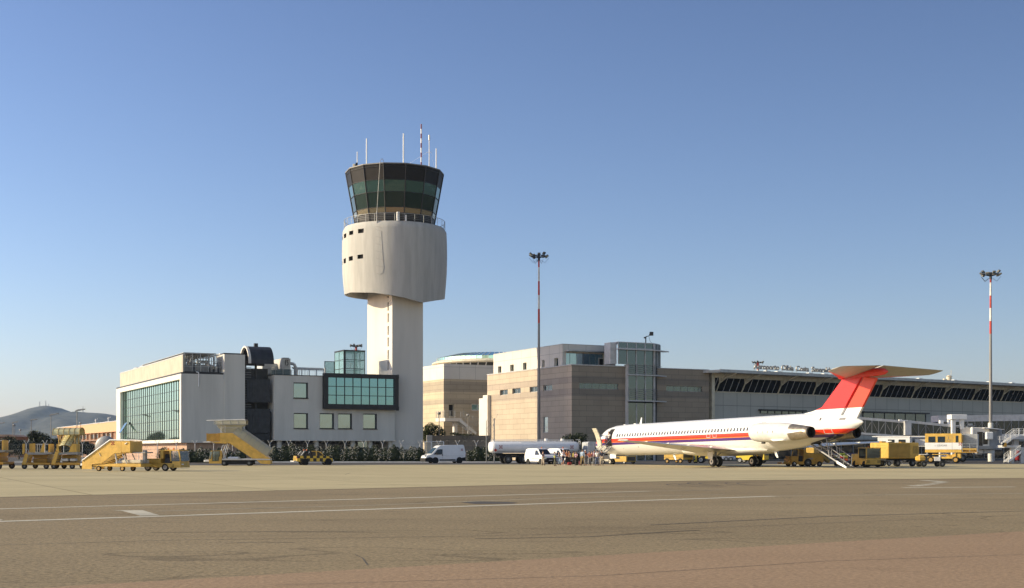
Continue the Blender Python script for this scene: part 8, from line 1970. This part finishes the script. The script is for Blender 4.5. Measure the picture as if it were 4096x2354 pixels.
P_(1955,751,462,-110,'person in mauve shirt and grey trousers leaning slightly forward', mauve, grey_, arms=('down','front'), lean=.12, shoe=wshoe, stride=.14)
P_(2018,754,466,-15,'person in white shirt and dark blue jeans seen from behind', white, jeans, arms=('front','front'), stride=.1)
P_(2050,745,476,20,'dark-haired person in cream trousers behind the white-shirted one', grey_, white, arms=('down','down'))
P_(2105,750,460,-20,'person in navy jacket and beige trousers at the right end of the queue', navy, beige, arms=('front','hip'), long_sleeve=True)
# steward in the doorway of the aircraft, ramp worker by the rear stairs
fl = Vector((5.0,-1.72,-.70)); mw = al.matrix_basis @ fl if False else None
bpy.context.view_layer.update(); wp = al.matrix_world @ fl
person(0, 0, 1.72, 150, 'cabin crew member in white shirt and dark trousers standing in the open aircraft door', white, navy, loc=tuple(wp), arms=('front','hip'))
person(2950+1985/5.068, gY(1866), 1.5, 160, 'ramp worker in hi-vis vest bending beside the rear stairs', grey_, olive, vest=hiv, lean=.4, arms=('fwd','fwd'))
# luggage of the queue
def case(zx, feet, w_, d, h_, m, label, wheels=True):
    Y = gY(1700+feet/4.607); X = (PX(zx)-CX)*Y/K
    t = thing('suitcase', label, 'suitcase', (X,Y-.15,0), R(10), 'luggage of the waiting passengers')
    b = MB(); b.rbox(-w_/2,w_/2,-d/2,d/2,.05,h_,.07); b.build('shell', m, t)
    b = MB(); b.tube([(-w_*.3,d/2-.03,h_),(-w_*.3,d/2-.03,h_+.25),(w_*.3,d/2-.03,h_+.25),(w_*.3,d/2-.03,h_)],.012); b.build('handle', blk, t)
    b = MB(); b.tube([(-w_*.4,-d/2-.005,h_*.3),(w_*.4,-d/2-.005,h_*.3)],.008); b.tube([(-w_*.4,-d/2-.005,h_*.7),(w_*.4,-d/2-.005,h_*.7)],.008); b.build('strap', grey_, t)
case(1512, 752, .45, .25, .36, cm('red_case',(.32,.02,.015)), 'red suitcase standing in front of the orange-topped person')
case(1645, 750, .40, .28, .62, blk, 'tall black suitcase beside the pink-topped person')
case(1712, 752, .36, .26, .5, maroon, 'dark maroon case left of the tall person in light blue')
b = MB(); Y = gY(1862.5)-.22; X = (PX(1568)-CX)*Y/K; b.rbox(-.17,.17,-.1,.1,0,.46,.07); b.tube([(-.1,.1,.42),(-.1,.16,.2),(-.1,.1,.02)],.015); o = b.build('backpack', blk, None, (X,Y+.02,.80)); tag(o, 'black backpack worn by the person in the yellow top', 'backpack')
